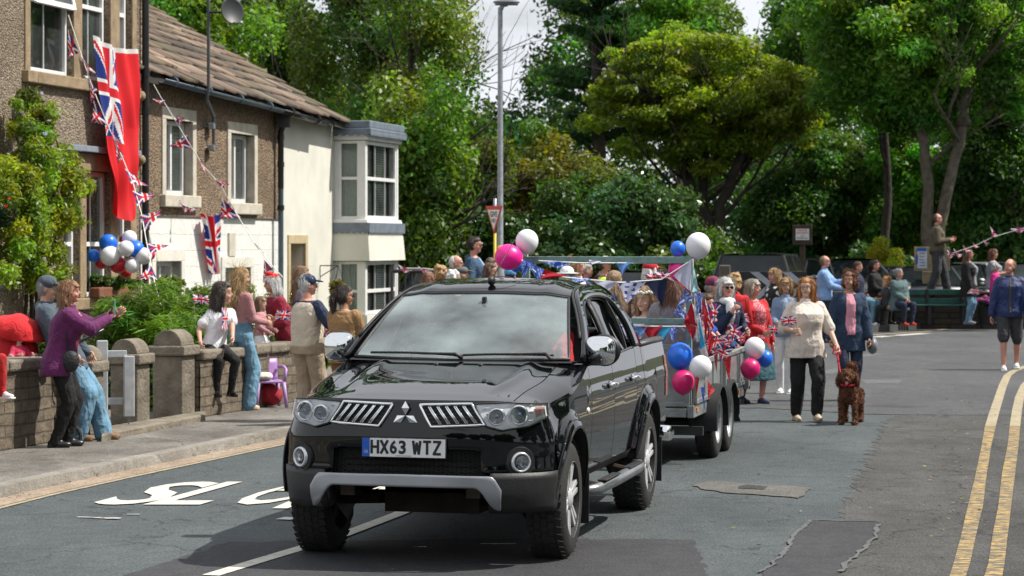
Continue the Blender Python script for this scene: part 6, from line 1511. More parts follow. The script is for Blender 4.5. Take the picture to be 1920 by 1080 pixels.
bunting('union pennants and a glitter streamer tied along the top of the side board', [(1345, 672), (1375, 660), (1397, 650)],
  [(1345, 640, 1376, 655, 1350, 675, 'jack'), (1355, 672, 1371, 668, 1368, 716, 'glit'), (1338, 664, 1346, 662, 1344, 700, 'glit'), (1355, 632, 1378, 630, 1366, 652, 'jack'), (1330, 655, 1350, 650, 1342, 672, 'jack'), (1368, 606, 1392, 612, 1372, 636, 'jack'), (1376, 626, 1398, 622, 1390, 646, 'jack')], lambda a, c: 22.9)
# string down the tall house to the gate pillar, and along the wall
def Yv(px, py): return interp([(60, 35.2), (330, 35.0), (400, 34.0), (470, 32.0), (520, 31.0), (665, 28.6)], py) if py < 664 else interp([(332, 28.6), (560, 31.5)], px)
bunting('long string of small union flags running down the tall house to the gate pillar', [(128, 28), (150, 95), (172, 160), (200, 230), (225, 285), (250, 345), (265, 400), (275, 455), (290, 530), (310, 605), (331, 664)],
  [(131, 62, 146, 92, 131, 98, 'jack'), (155, 108, 175, 132, 168, 130, 'jack'), (168, 150, 180, 165, 172, 182, 'jack'), (180, 195, 200, 228, 178, 224, 'jack'), (200, 236, 222, 262, 218, 262, 'jack'), (218, 270, 230, 290, 222, 298, 'jack'), (236, 320, 244, 340, 266, 343, 'jack'), (250, 362, 256, 382, 280, 368, 'jack'), (264, 408, 270, 430, 294, 402, 'jack'), (277, 460, 281, 474, 305, 462, 'jack'), (284, 500, 293, 520, 268, 519, 'jack'), (296, 555, 300, 580, 302, 582, 'jack'), (310, 598, 318, 622, 299, 618, 'jack'), (322, 648, 332, 668, 317, 684, 'jack')], Yv, cordr=.0071)
bunting('union bunting tied along the garden wall to the right of the pillars', [(331, 664), (350, 675), (385, 676), (425, 680), (470, 684), (520, 684), (560, 680)],
  [(350, 668, 362, 674, 357, 682, 'jack'), (379, 676, 390, 677, 383, 702, 'jack'), (400, 676, 416, 679, 420, 700, 'jack'), (417, 678, 427, 680, 424, 704, 'jack'), (486, 684, 500, 684, 494, 700, 'jack'), (533, 683, 548, 682, 541, 698, 'jack')], Yv, cordr=.0071)
bunting('string of union flags from the tall house past the cottage windows to the crowd', [(247, 80), (262, 112), (300, 180), (325, 220), (350, 262), (380, 310), (412, 345), (440, 395), (478, 458), (503, 490), (530, 520)],
  [(250, 88, 258, 100, 257, 102, 'jack'), (266, 128, 276, 148, 268, 152, 'jack'), (290, 186, 306, 188, 300, 193, 'jack'), (328, 219, 336, 232, 341, 222, 'jack'), (352, 257, 359, 275, 329, 272, 'jack'), (374, 298, 382, 312, 384, 322, 'jack'), (403, 338, 414, 350, 424, 345, 'jack'), (422, 377, 446, 402, 419, 404, 'jack'), (447, 414, 458, 424, 464, 428, 'jack'), (474, 452, 484, 462, 490, 470, 'jack'), (498, 490, 512, 505, 497, 520, 'jack')], lambda px, py: interp([(247, 39.5), (350, 40.0), (450, 41), (530, 36)], px), cordr=.0075)
bunting('two small union flags pinned under the left upstairs window of the cottage', [(320, 366), (345, 385), (365, 392)], [(321, 368, 336, 374, 331, 378, 'jack'), (338, 378, 350, 390, 346, 396, 'jack'), (352, 386, 365, 392, 358, 397, 'jack')], lambda a, c: 41.2, cordr=.0075)
bunting('union bunting strung along the dark railings beyond the bay window', [(750, 503), (790, 503), (830, 506)], [(751, 498, 769, 506, 758, 509, 'jack'), (787, 500, 802, 505, 796, 512, 'jack')], lambda a, c: 43, cordr=.0075)
bunting('string of union flags high among the trees at the right edge', [(1775, 478), (1800, 470), (1830, 460), (1860, 445), (1890, 436), (1935, 424)], [(1778, 470, 1788, 476, 1781, 482, 'jack'), (1790, 468, 1802, 476, 1797, 481, 'jack'), (1808, 462, 1820, 470, 1812, 472, 'jack'), (1826, 456, 1834, 462, 1829, 464, 'jack'), (1845, 450, 1853, 455, 1849, 459, 'jack'), (1859, 427, 1870, 440, 1862, 441, 'jack'), (1900, 428, 1925, 424, 1912, 434, 'jack')], lambda a, c: 54, cordr=.0072)
# ------------------------------------------------------------ people
def cloth(name, col, **k):
 new = name not in MATS; m = _cloth(name, col, **k)
 if new:     # soft creases on top of the weave
  N = m.node_tree.nodes; L = m.node_tree.links; b = N['Principled BSDF']; tc = [n for n in N if n.type == 'TEX_COORD'][0]
  mp = N.new('ShaderNodeMapping'); mp.inputs['Scale'].default_value = (1, 1, .55); mp.inputs['Rotation'].default_value = (.3, .5, 0); n = N.new('ShaderNodeTexNoise'); n.inputs['Scale'].default_value = 9; n.inputs['Detail'].default_value = 2; n.inputs['Distortion'].default_value = 1.6
  L.new(tc.outputs['Object'], mp.inputs['Vector']); L.new(mp.outputs[0], n.inputs['Vector']); b2 = N.new('ShaderNodeBump'); b2.inputs['Strength'].default_value = .75; b2.inputs['Distance'].default_value = .035; L.new(n.outputs['Fac'], b2.inputs['Height'])
  old = [n for n in N if n.type == 'BUMP' and n != b2]
  if old: L.new(old[0].outputs['Normal'], b2.inputs['Normal'])
  L.new(b2.outputs['Normal'], b.inputs['Normal'])
 return m
def _cloth(name, col, **k): return mat(name, col, k.pop('rough', .85), var=k.pop('var', .12), scale=k.pop('scale', 5), bump=k.pop('bump', .10), bscale=k.pop('bscale', 70), sheen=k.pop('sheen', .05 if col[0] > .05 else 0), **k)
SKIN = {k: mat('skin_'+k, c, .5, var=.10, scale=14, bump=.06, bscale=60) for k, c in dict(fair=(.52, .30, .21), pink=(.56, .27, .20), tan=(.42, .23, .145), pale=(.60, .38, .29)).items()}
for m in SKIN.values(): b_ = m.node_tree.nodes['Principled BSDF']; b_.inputs['Subsurface Weight'].default_value = .12; b_.inputs['Subsurface Radius'].default_value = (.02, .008, .004)
def hairm(name, c, c2):
 m = mat('hair_'+name, c, .45, col2=c2, scale=16, bump=.3, bscale=30, detail=8); N = m.node_tree.nodes; L = m.node_tree.links
 if 'strand' not in N:
  mp = N.new('ShaderNodeMapping'); mp.name = 'strand'; mp.inputs['Scale'].default_value = (3.2, 3.2, .45); tc = [n for n in N if n.type == 'TEX_COORD'][0]; L.new(tc.outputs['Object'], mp.inputs['Vector'])
  for n in N:
   if n.type == 'TEX_NOISE': L.new(mp.outputs[0], n.inputs['Vector'])
 return m
HAIR = dict(blonde=hairm('blonde', (.22, .12, .045), (.52, .34, .15)), dark=hairm('dark', (.012, .008, .006), (.05, .03, .02)), brown=hairm('brown', (.045, .022, .012), (.13, .07, .035)), ginger=hairm('ginger', (.24, .085, .02), (.50, .22, .06)), white=hairm('white', (.42, .42, .42), (.78, .78, .76)), grey=hairm('grey', (.17, .17, .17), (.42, .41, .40)), ashblonde=hairm('ashblonde', (.22, .19, .15), (.50, .45, .37)), auburn=hairm('auburn', (.09, .035, .02), (.22, .09, .045)), fairbrown=hairm('fairbrown', (.14, .08, .04), (.30, .19, .10)))
M_EYE = mat('eye_dark', (.02, .015, .012), .2, var=0); M_LIP = mat('lips', (.36, .09, .08), .5, var=.1); M_EYEW = mat('eye_white', (.62, .60, .58), .3, var=0)
M_SHADE = mat('sunglass_lens', (.005, .005, .006), .08, var=0); M_RIM = mat('spectacle_frame', (.03, .02, .02), .3, var=0)
TEX = bpy.data.textures.new('folds', 'CLOUDS'); TEX.noise_scale = .12; TEX.noise_depth = 2
TEXH = bpy.data.textures.new('strands', 'CLOUDS'); TEXH.noise_scale = .018; TEXH.noise_depth = 2
def remesh(mb, vox, it=2, disp=0, tex=None):
 me = bpy.data.meshes.new('tmp'); me.from_pydata([tuple(p) for p in mb.v], [], mb.f)
 bm = bmesh.new(); bm.from_mesh(me); bmesh.ops.recalc_face_normals(bm, faces=bm.faces); bm.to_mesh(me); bm.free()
 o = bpy.data.objects.new('tmp', me); TCOL.objects.link(o)
 m = o.modifiers.new('r', 'REMESH'); m.mode = 'VOXEL'; m.voxel_size = vox; m.adaptivity = 0
 s = o.modifiers.new('s', 'SMOOTH'); s.factor = .5; s.iterations = it
 if disp: d = o.modifiers.new('d', 'DISPLACE'); d.texture = tex or TEX; d.strength = disp; d.mid_level = .5; d.texture_coords = 'LOCAL'
 r = evalmesh(o); bpy.data.objects.remove(o); bpy.data.meshes.remove(me)
 return r
def part_from(me, name, m, parent, smooth=True):
 me.materials.clear(); me.materials.append(m); me.polygons.foreach_set('use_smooth', [smooth]*len(me.polygons)); me.name = name
 return link(name, me, parent)
def strands(ho, m, n, ln, w, seed, s, down=.9, out=.3, wob=.3, inv=None):
 """loose hairs lying over a modelled head of hair"""
 me = ho.data; k = len(me.vertices); a = np.empty(k*3, dtype=np.float32); me.vertices.foreach_get('co', a); a = a.reshape(-1, 3).astype(float); no = np.empty(k*3, dtype=np.float32); me.vertices.foreach_get('normal', no); no = no.reshape(-1, 3).astype(float)
 g = np.random.default_rng(seed)
 hl_ = a/s @ np.array(inv.to_3x3()).T+np.array(inv.translation); ok = np.nonzero((hl_[:, 1] > .0) | ((hl_[:, 2] > .205) & (hl_[:, 1] > -.03)))[0]; idx = ok[g.integers(0, len(ok), n)]; p = a[idx]; N_ = no[idx]; d = N_*out+np.array([0, 0, -down])+g.normal(size=(n, 3))*wob*.4; d -= N_*(np.sum(d*N_, 1)-out*.6)[:, None]*.8; d /= np.linalg.norm(d, axis=1)[:, None]
 t = np.cross(d, N_+g.normal(size=(n, 3))*.2); t /= np.linalg.norm(t, axis=1)[:, None]; L_ = (ln*(.5+g.random((n, 1))))*s; w = w*s; p = p+N_*.001
 bend = g.normal(size=(n, 3))*wob*.12*L_; e1 = p+d*L_*.5+bend+N_*.002; e2 = p+d*L_+bend*1.6
 V = np.stack([p-t*w, p+t*w, e1+t*w, e1-t*w, e2+t*w*.3, e2-t*w*.3], 1).reshape(-1, 3); b0 = np.arange(n)[:, None]*6; Q = np.concatenate([b0+np.array([0, 1, 2, 3]), b0+np.array([3, 2, 4, 5])])
 m2 = np_mesh('loose_strands', V, Q); m2.materials.append(m); return link('loose_strands', m2, ho)
def rings(b, R_, n=18):
 """closed loft of horizontal ellipses: (x, y, z, rx, ry)"""
 vs = []; fs = []
 for (x, y, z, rx, ry) in R_:
  for k in range(n):
   t = 2*PI*k/n; c, s_ = cos(t), sin(t); e = 2/2.5
   vs.append((x+rx*math.copysign(abs(c)**e, c), y+ry*math.copysign(abs(s_)**e, s_), z))
 for i in range(len(R_)-1):
  for k in range(n): fs.append((i*n+k, i*n+(k+1) % n, (i+1)*n+(k+1) % n, (i+1)*n+k))
 fs.append(tuple(range(n))[::-1]); fs.append(tuple((len(R_)-1)*n+k for k in range(n))); return b.add(vs, fs)
def ik(S, T, l1, l2, pole):
 d = T-S; L_ = d.length
 if L_ > (l1+l2)*.998: T = S+d.normalized()*(l1+l2)*.998; d = T-S; L_ = d.length
 if L_ < abs(l1-l2)+.02: T = S+d.normalized()*(abs(l1-l2)+.02); d = T-S; L_ = d.length
 u = d.normalized(); a = (l1*l1-l2*l2+L_*L_)/(2*L_); h = math.sqrt(max(0, l1*l1-a*a)); p = Vector(pole); p = p-u*p.dot(u)
 if p.length < 1e-4: p = u.orthogonal()
 return S+u*a+p.normalized()*h, T
V3 = lambda *a: Vector(a)
def hand(b, W_, d, side, s=1.0, curl=.6, pn=None):
 """palm with four unequal fingers and a thumb; d finger direction, pn palm-facing direction"""
 d = d.normalized(); pn = Vector(pn) if pn is not None else V3(-side, 0, 0)
 pn = (pn-d*pn.dot(d)); pn = pn.normalized() if pn.length > .05 else d.orthogonal().normalized()
 x = d.cross(pn).normalized()
 M = Matrix((x, d, pn)).transposed().to_4x4(); M.translation = W_
 b.ell(M @ V3(0, .045*s, 0), (.040*s, .052*s, .017*s), 12, 8, M=M.to_3x3().to_4x4())
 b.tube([M @ V3(0, -.02*s, 0), M @ V3(0, .03*s, 0)], [.028*s, .030*s], 8, flat=.8)
 for i, (ox, ln) in enumerate(((-.028, .066), (-.009, .076), (.010, .071), (.028, .055))):
  p = V3(ox*s, .085*s, 0); a = 0; pts = [M @ p]; rr = [.0092*s]
  for k in range(3):
   a += curl*(.75+.25*i/3)*(.8 if k == 0 else 1.0); l = ln*s*(.44, .32, .24)[k]; p = p+V3(ox*.12*(k == 0)*s, cos(a)*l, sin(a)*l); pts.append(M @ p); rr.append(.0088*s-.001*k*s)
  b.tube(pts, rr, 6); b.ell(pts[-1], rr[-1], 6, 4)
 tx = -side if False else -1; tp = [V3(-.032*s, .02*s, .004*s), V3(-.052*s, .045*s, .018*s), V3(-.050*s, .070*s, .034*s*(1+curl*.3)), V3(-.040*s, .088*s, .042*s*(1+curl*.3))]
 b.tube([M @ p for p in tp], [.012*s, .011*s, .010*s, .008*s], 6); b.ell(M @ tp[-1], .008*s, 6, 4)
 return M @ V3(0, .07*s, .025*s)
def person(label, x, y, z, H, yaw, top, bottom, hair, skin='fair', hl=None, hr=None, fl=None, fr=None, hip=None, lean=(0, 0), headr=(0, 0), fat=1.0, shoes=None, shoet='shoe', vox=.013, face=True, child=False, belly=0, bust=0, hat=None, glasses=None, group=None, knee=None, elb=None, extra=None, footyaw=(0, 0), curl=(.6, .6), palm=(None, None), tilt=0, nobot=False, noleg=False):
 s = H/1.75; Rt = empty('person', (x, y, z), label, 'person', group, rz=R(yaw))
 hs = 1.0/s*(.155/.235*1.25 if False else 1) if child else 1.0
 hd = (1.28 if child else 1.0)
 hip = Vector(hip) if hip else V3(0, 0, .93); lx, ly = lean
 def sp(zz): t = (zz-.93)/.52; return V3(hip.x+lx*t, hip.y+ly*t, hip.z+(zz-.93)*(1-.10*min(1, (abs(lx)+abs(ly)))))
 fr_ = lambda v: Vector(v)
 sw = .168*(1+(fat-1)*.45)
 SH = {1: sp(1.405)+V3(sw, 0, 0), -1: sp(1.405)+V3(-sw, 0, 0)}
 hl = Vector(hl) if hl else V3(.27*(1+(fat-1)*.6), -.06, .80); hr = Vector(hr) if hr else V3(-.27*(1+(fat-1)*.6), -.06, .80)
 elb = elb or ((.35, .8, -.5), (-.35, .8, -.5)); EL = {}; WR = {}
 for sd_, T_, e in ((1, hl, elb[0]), (-1, hr, elb[1])): EL[sd_], WR[sd_] = ik(SH[sd_], T_, .285, .255, e)
 fl = Vector(fl) if fl else V3(.10, 0, 0); fr = Vector(fr) if fr else V3(-.10, 0, 0)
 HJ = {1: hip+V3(.088*(1+(fat-1)*.5), 0, -.02), -1: hip+V3(-.088*(1+(fat-1)*.5), 0, -.02)}; KN = {}; AN = {}; FT_ = {1: fl, -1: fr}
 knee = knee or ((.1, -1, .1), (-.1, -1, .1))
 for sd_, kp in ((1, knee[0]), (-1, knee[1])): KN[sd_], AN[sd_] = ik(HJ[sd_], FT_[sd_]+V3(0, .02, .085), .43, .42, kp)
 # head frame
 nb = sp(1.465); HM = Matrix.Translation(nb+V3(lx*.06, ly*.06-.012, .055)) @ Matrix.Rotation(R(headr[0]), 4, 'Z') @ Matrix.Rotation(R(headr[1]), 4, 'X') @ Matrix.Rotation(R(tilt), 4, 'Y') @ Matrix.Scale(hd, 4)
 S = lambda v: Vector(v)*s
 SM = Matrix.Scale(s, 4)
 fx = fat; fy = 1+(fat-1)*1.35
 def torso(t, z0=.86, z1=1.47, hemr=None, extra_=0):
  prof_ = [(.84, .155, .115, 0), (.93, .165, .125, .004), (1.03, .143, .108, 0), (1.12, .138, .104, -.004), (1.22, .150, .114, -.006), (1.32, .162, .118, -.006), (1.39, .158, .100, .0), (1.435, .125, .078, .006), (1.47, .070, .060, .01)]
  zs_ = [z0]+[p[0] for p in prof_ if z0+.02 < p[0] < z1-.01]+[z1]; out = []
  for zz in zs_:
   rx = interp([(p[0], p[1]) for p in prof_], zz); ry = interp([(p[0], p[2]) for p in prof_], zz); oy = interp([(p[0], p[3]) for p in prof_], zz)
   kx = lerp(fx, 1+(fx-1)*.5, sst(1.25, 1.45, zz)); bl = belly*math.exp(-((zz-1.06)/.13)**2); bu = bust*math.exp(-((zz-1.27)/.07)**2)
   if hemr and zz < 1.0: rx = max(rx, lerp(hemr, rx, sst(.78, 1.02, zz)))
   c = sp(zz); out.append((c.x, c.y+oy-(bl+bu)*.5, c.z, rx*kx+t+bl*.3, ry*lerp(fy, 1, sst(1.3, 1.45, zz))+t+(bl+bu)*.5))
  return out
 def scaled(b): b.v = [p*s for p in b.v]; return b
 # ---- body
 b = MB(); rings(b, torso(0, .86, 1.47)); aw = 1+(fat-1)*.7
 for q in (1, -1):
  b.cap(SH[q]-V3(q*.02, 0, .012), .052*aw, EL[q], .040*aw, 8); b.cap(EL[q], .039*aw, WR[q], .025*(1+(fat-1)*.3), 8)
  b.cap(HJ[q], .082*aw, KN[q], .056*aw, 9); b.cap(KN[q], .055*aw, AN[q]+V3(0, .0, .0), .036, 9); m_ = KN[q].lerp(AN[q], .32); b.ell(m_+V3(0, .012, 0), (.052*aw, .055*aw, .09), 9, 7)
  b.cap(AN[q], .034, FT_[q]+V3(0, .03, .035), .030, 7); d_ = Matrix.Rotation(R(footyaw[0 if q == 1 else 1]), 4, 'Z'); b.ell(FT_[q]+d_ @ V3(0, -.055, .03), (.036, .10, .026), 9, 6, M=d_)
 b.tube([nb-V3(0, -.012, .06), HM @ V3(0, .018, .045)], [.058*(.9+fat*.1), .052], 10)
 hb = [((0, .012, .135), (.073, .090, .100)), ((0, -.022, .085), (.060, .066, .078)), ((0, -.050, .030), (.034, .034, .026)), ((0, -.045, .150), (.058, .045, .050))]
 for c, r_ in hb: b.ell(HM @ Vector(c), [v*hd for v in r_], 14, 10, M=HM.to_quaternion().to_matrix().to_4x4())
 b.tube([HM @ V3(0, -.082, .125), HM @ V3(0, -.102, .095), HM @ V3(0, -.088, .083)], [.009, .0135, .011], 7)
 for q in (1, -1): b.ell(HM @ V3(q*.073, .010, .098), (.010, .019, .030), 8, 6, M=HM.to_quaternion().to_matrix().to_4x4()); b.ell(HM @ V3(q*.038, -.068, .078), (.018, .014, .018), 8, 6)
 me = remesh(b, vox*.8, 2); B2 = MB(); B2.v = [v.co.copy() for v in me.vertices]; B2.f = [list(p.vertices) for p in me.polygons]; B2.mi = [0]*len(B2.f); bpy.data.meshes.remove(me)
 grips = {}
 for i, q in enumerate((1, -1)):
  d = (WR[q]-EL[q]).normalized(); grips[q] = hand(B2, WR[q]+d*.012, d, q, 1.0 if not child else .95, curl[i], palm[i])
 scaled(B2); body = B2.build('body', SKIN[skin], Rt, **LS)
 # ---- face
 if face:
  b = MB()
  for q in (1, -1):
   e = MB(); e.ell(HM @ V3(q*.029, -.0845, .118), (.012*hd, .006, .0065*hd), 8, 6); scaled(e).build('eye', M_EYEW, body, **LS)
   e = MB(); e.ell(HM @ V3(q*.029, -.0895, .118), (.0062*hd, .003, .0062*hd), 8, 6); scaled(e).build('iris', M_EYE, body, **LS)
   e = MB(); e.tube([HM @ V3(q*.014, -.092, .136), HM @ V3(q*.030, -.091, .141), HM @ V3(q*.045, -.080, .136)], [.0035, .004, .0025], 5); scaled(e).build('eyebrow', hair[1] if hair else M_EYE, body, **LO)
  e = MB(); e.ell(HM @ V3(0, -.0855, .058), (.021*hd, .006, .0065), 10, 5, M=HM.to_quaternion().to_matrix().to_4x4()); scaled(e).build('mouth', M_LIP, body, **LS)
 if glasses:
  b = MB(); gm = M_SHADE if glasses == 'sun' else M_RIM
  for q in (1, -1):
   c = HM @ V3(q*.031, -.098, .117)
   if glasses == 'sun': b.ell(c, (.026*hd, .006, .019*hd), 12, 6, M=HM.to_quaternion().to_matrix().to_4x4())
   else: b.tube([HM @ V3(q*.031+.022*cos(2*PI*k/12), -.098, .117+.017*sin(2*PI*k/12)) for k in range(13)], .0022, 4)
   b.tube([HM @ V3(q*.055, -.092, .122), HM @ V3(q*.078, -.02, .122), HM @ V3(q*.079, .02, .112)], .0026, 4)
  b.tube([HM @ V3(-.01, -.1, .122), HM @ V3(.01, -.1, .122)], .0025, 4); scaled(b).build('sunglasses' if glasses == 'sun' else 'spectacles', gm, Rt, **LS)
 # ---- hair
 if hair:
  st, hm_ = hair; b = MB(); q4 = HM.to_quaternion().to_matrix().to_4x4(); rr = random.Random(int(abs(x)*1000))
  E = lambda c, r_: b.ell(HM @ Vector(c), [v*hd for v in r_], 14, 10, M=q4)
  def T3(*p, r): b.tube([HM @ Vector(v) for v in p], [v*hd for v in r], 9)
  if st == 'bald': E((0, .036, .098), (.0775, .072, .060))
  elif st == 'receding': E((0, .040, .130), (.079, .074, .098));
  else:
   E((0, .030, .145), (.081, .085, .101)); E((0, -.006, .182), (.070, .080, .060))
  if st in ('bob', 'long', 'curly', 'wavy', 'fringe'):
   zl = {'bob': .010, 'curly': .03, 'fringe': .0, 'long': -.10, 'wavy': -.17}[st]
   for q in (1, -1):
    T3((q*.070, -.012, .165), (q*.082, -.010, .105), (q*.080, .0, .055), (q*.074, .010, zl+.02), (q*.070, .012, zl-.01), r=(.020, .026, .026, .026, .014))
   for k in range(5):
    a = -1.2+.6*k; T3((sin(a)*.05, .05+.03*cos(a), .13), (sin(a)*.070, .045+.045*cos(a), .05), (sin(a)*.070, .045+.045*cos(a)+.01, zl), (sin(a)*.06, .05+.04*cos(a)+.01, zl-.05 if st in ('long', 'wavy') else zl-.015), r=(.036, .036, .032, .012))
  if st in ('long', 'wavy'):
   for k in range(5): xx = -.06+.03*k; T3((xx, .08, .06), (xx*1.15, .100, -.05), (xx*1.1+rr.uniform(-.01, .01), .105, -.16), (xx*.9, .10, -.27+rr.uniform(-.03, .02)), r=(.030, .032, .028, .010))
  if st == 'fringe' or st == 'bob': T3((-.06, -.065, .165), (0, -.088, .172), (.06, -.065, .165), r=(.016, .018, .016))
  if st == 'curly':
   for k in range(46):
    a = rr.uniform(0, 2*PI); zz = rr.uniform(.03, .24); r0 = .088*math.sqrt(max(.05, 1-((zz-.12)/.135)**2)); cx, cy = r0*cos(a), .02+r0*sin(a)
    if cy < -.035 and zz < .165: continue
    E((cx, cy, zz), (.026, .026, .024))
  if st == 'ponytail': E((0, .112, .150), (.034, .034, .034)); T3((0, .115, .15), (0, .15, .11), (.012, .150, .03), (0, .135, -.07), r=(.022, .036, .036, .012))
  if st == 'bun': E((0, .110, .175), (.038, .036, .036))
  scaled(b); disp = (.012 if st in ('curly', 'wavy') else .006)*s
  ho = part_from(remesh(b, .0075*s*hd if vox < .016 else .011*s*hd, 1, disp, TEXH), 'hair', hm_, Rt)
  if vox < .0175:
   ln = dict(bob=.075, fringe=.07, long=.11, wavy=.12, curly=.03, ponytail=.06, bun=.04).get(st, .025)
   strands(ho, hm_, 3200 if vox < .0135 else 1500, ln, .0016 if vox < .0135 else .0026, int(abs(x)*777), s, down=.9 if st != 'curly' else .1, out=.25 if st != 'curly' else .9, wob=.35 if st not in ('curly', 'wavy') else 1.1, inv=HM.inverted())
 # ---- hats
 if hat:
  kind, hm_ = hat; b = MB(); q4 = HM.to_quaternion().to_matrix().to_4x4()
  if kind in ('cap', 'flatcap'):
   b.ell(HM @ V3(0, .012, .168), (.089*hd, .103*hd, (.082 if kind == 'cap' else .066)*hd), 18, 12, M=q4); b.ell(HM @ V3(0, -.105, .166), (.066*hd, .075*hd, .012*hd), 16, 6, M=q4 @ Matrix.Rotation(.16, 4, 'X'))
  elif kind == 'beanie': b.ell(HM @ V3(0, .016, .172), (.092*hd, .104*hd, .090*hd), 18, 12, M=q4)
  elif kind == 'beret': b.ell(HM @ V3(0, .02, .215), (.088*hd, .098*hd, .040*hd), 18, 10, M=q4 @ Matrix.Rotation(.15, 4, 'Y')); b.ell(HM @ V3(.02, -.01, .250), (.05*hd, .05*hd, .035*hd), 12, 8)
  elif kind == 'sunhat': b.ell(HM @ V3(0, .01, .185), (.088*hd, .1*hd, .075*hd), 18, 12, M=q4); b.ell(HM @ V3(0, .0, .168), (.155*hd, .165*hd, .010*hd), 22, 6, M=q4)
  elif kind == 'crown':
   for k in range(22): a = 2*PI*k/22; b.ell(HM @ V3(.086*cos(a), .012+.100*sin(a), .178+.006*(k % 3)), .016*hd, 7, 5)
  scaled(b); b.build({'cap': 'cap', 'flatcap': 'flat_cap', 'beanie': 'woolly_hat', 'beret': 'red_beret', 'sunhat': 'sun_hat', 'crown': 'flower_crown'}[kind], hm_, Rt, **LS)
 # ---- top garment
 def sleeves(b, t, frac, loose=0):
  for q in (1, -1):
   b.cap(SH[q]-V3(q*.02, 0, .012), .056*aw+t, EL[q].lerp(SH[q], max(0, 1-frac*2)) if frac < .5 else EL[q], .046*aw+t+loose*.5, 10)
   if frac > .5: e = EL[q].lerp(WR[q], min(1, (frac-.5)*2)); b.cap(EL[q], .046*aw+t, e, lerp(.040*aw, .030, (frac-.5)*2)+t+loose*.6, 10)
 if top:
  tt, tm = top[0], top[1]; o = top[2] if len(top) > 2 else {}; b = MB(); t = o.get('t', .014); hem = o.get('hem', .88); frac = o.get('sleeve', 1.0)
  R0 = torso(t, hem, 1.455, o.get('flare')); rings(b, R0)
  if frac: sleeves(b, t, frac, o.get('loose', 0))
  if o.get('collar'): c = sp(1.47); b.tube([c-V3(0, -.004, .03), c+V3(0, .0, .035)], [.078, .070], 12)
  if o.get('hood'): c = sp(1.44); b.ell(c+V3(0, .075, 0), (.10, .06, .07), 12, 8)
  scaled(b); gobj = part_from(remesh(b, vox*s, 2, o.get('fold', .022)*s), tt, tm, Rt)
  if o.get('front'):   # open front showing what is worn underneath
   b = MB(); rr2 = []
   for (cx, cy, cz, rx, ry) in torso(t+.004, max(hem, .90), 1.455): w_ = o.get('fw', .055); rr2.append((cx, cy-ry*.55, cz, min(w_, rx*.6)*(1 if cz < sp(1.40).z else .8), ry*.49))
   rings(b, rr2); scaled(b); part_from(remesh(b, vox*s*.8, 1), o.get('fname', 'shirt'), o['front'], Rt)
  if o.get('belt'): pass
 # ---- legs
 if bottom:
  bt, bm_ = bottom[0], bottom[1]; o = bottom[2] if len(bottom) > 2 else {}; t = o.get('t', .009); b = MB()
  if bt in ('skirt', 'dress'):
   z1 = 1.03; hem = o.get('hem', .45); Rr = []
   for k in range(7):
    zz = lerp(hem, z1, k/6); c = sp(max(zz, .93)) if zz > .93 else V3(hip.x, hip.y, hip.z-(.93-zz)); mid = (KN[1]+KN[-1])/2; f_ = max(0, (.93-zz)/.43); c = V3(lerp(c.x, mid.x, min(1, f_)), lerp(c.y, mid.y, min(1, f_)), c.z); Rr.append((c.x, c.y, c.z, lerp(.24, .16, sst(hem, 1, zz))*fx, lerp(.19, .12, sst(hem, 1, zz))*fy))
   rings(b, Rr)
  else:
   rings(b, torso(t, .845, o.get('waist', 1.03))); fr0 = o.get('len', 1.0); lo = o.get('loose', .0)
   for q in (1, -1):
    b.cap(HJ[q]+V3(0, 0, .0), .090*aw+t, KN[q], .060*aw+t+lo*.6, 11)
    if fr0 > .5: e = KN[q].lerp(AN[q]+V3(0, 0, -.035), min(1, (fr0-.5)*2)); b.cap(KN[q], .060*aw+t+lo*.6, e, .042+t+lo, 11); m_ = KN[q].lerp(AN[q], .3); b.ell(m_+V3(0, .010, 0), (.056*aw+t, .060*aw+t, .10), 9, 7)
    else: b.cap(HJ[q], .092*aw+t, HJ[q].lerp(KN[q], fr0*2), .070*aw+t+lo, 11)
   if belly: pass
  scaled(b); part_from(remesh(b, vox*s, 2, o.get('fold', .022)*s), bt, bm_, Rt)
 # ---- shoes
 if shoes is not None:
  for i, q in enumerate((1, -1)):
   D = Matrix.Translation(FT_[q]) @ Matrix.Rotation(R(footyaw[i]), 4, 'Z'); q4 = D.to_quaternion().to_matrix().to_4x4(); b = MB()
   b.ell(D @ V3(0, .045, .042), (.040, .050, .044), 12, 8, M=q4); b.ell(D @ V3(0, -.055, .034), (.045, .105, .035), 14, 8, M=q4); b.ell(D @ V3(0, -.01, .055), (.037, .07, .038), 12, 8, M=q4)
   if shoet == 'boot': b.cap(D @ V3(0, .03, .05), .042, D @ V3(0, .02, .12), .042, 10)
   b.box(D @ V3(0, -.02, .010), (.075, .235, .02), M=q4)
   scaled(b); sh_ = part_from(remesh(b, .010*s, 1), 'shoe', shoes, Rt)
   if shoet == 'trainer': e = MB(); e.box(D @ V3(0, -.03, .010), (.088, .265, .022), M=q4); scaled(e).build('sole', mat('white_sole', (.7, .7, .68), .6), sh_, **LO, bevel=.008)
 Rt['_'] = 0; del Rt['_']
 Mw = Matrix.Translation((x, y, z)) @ Matrix.Rotation(R(yaw), 4, 'Z')
 return dict(root=Rt, grip={k: Mw @ (v*s) for k, v in grips.items()}, M=Mw, s=s, HM=Mw @ SM @ HM, sp=sp, hm=HM)
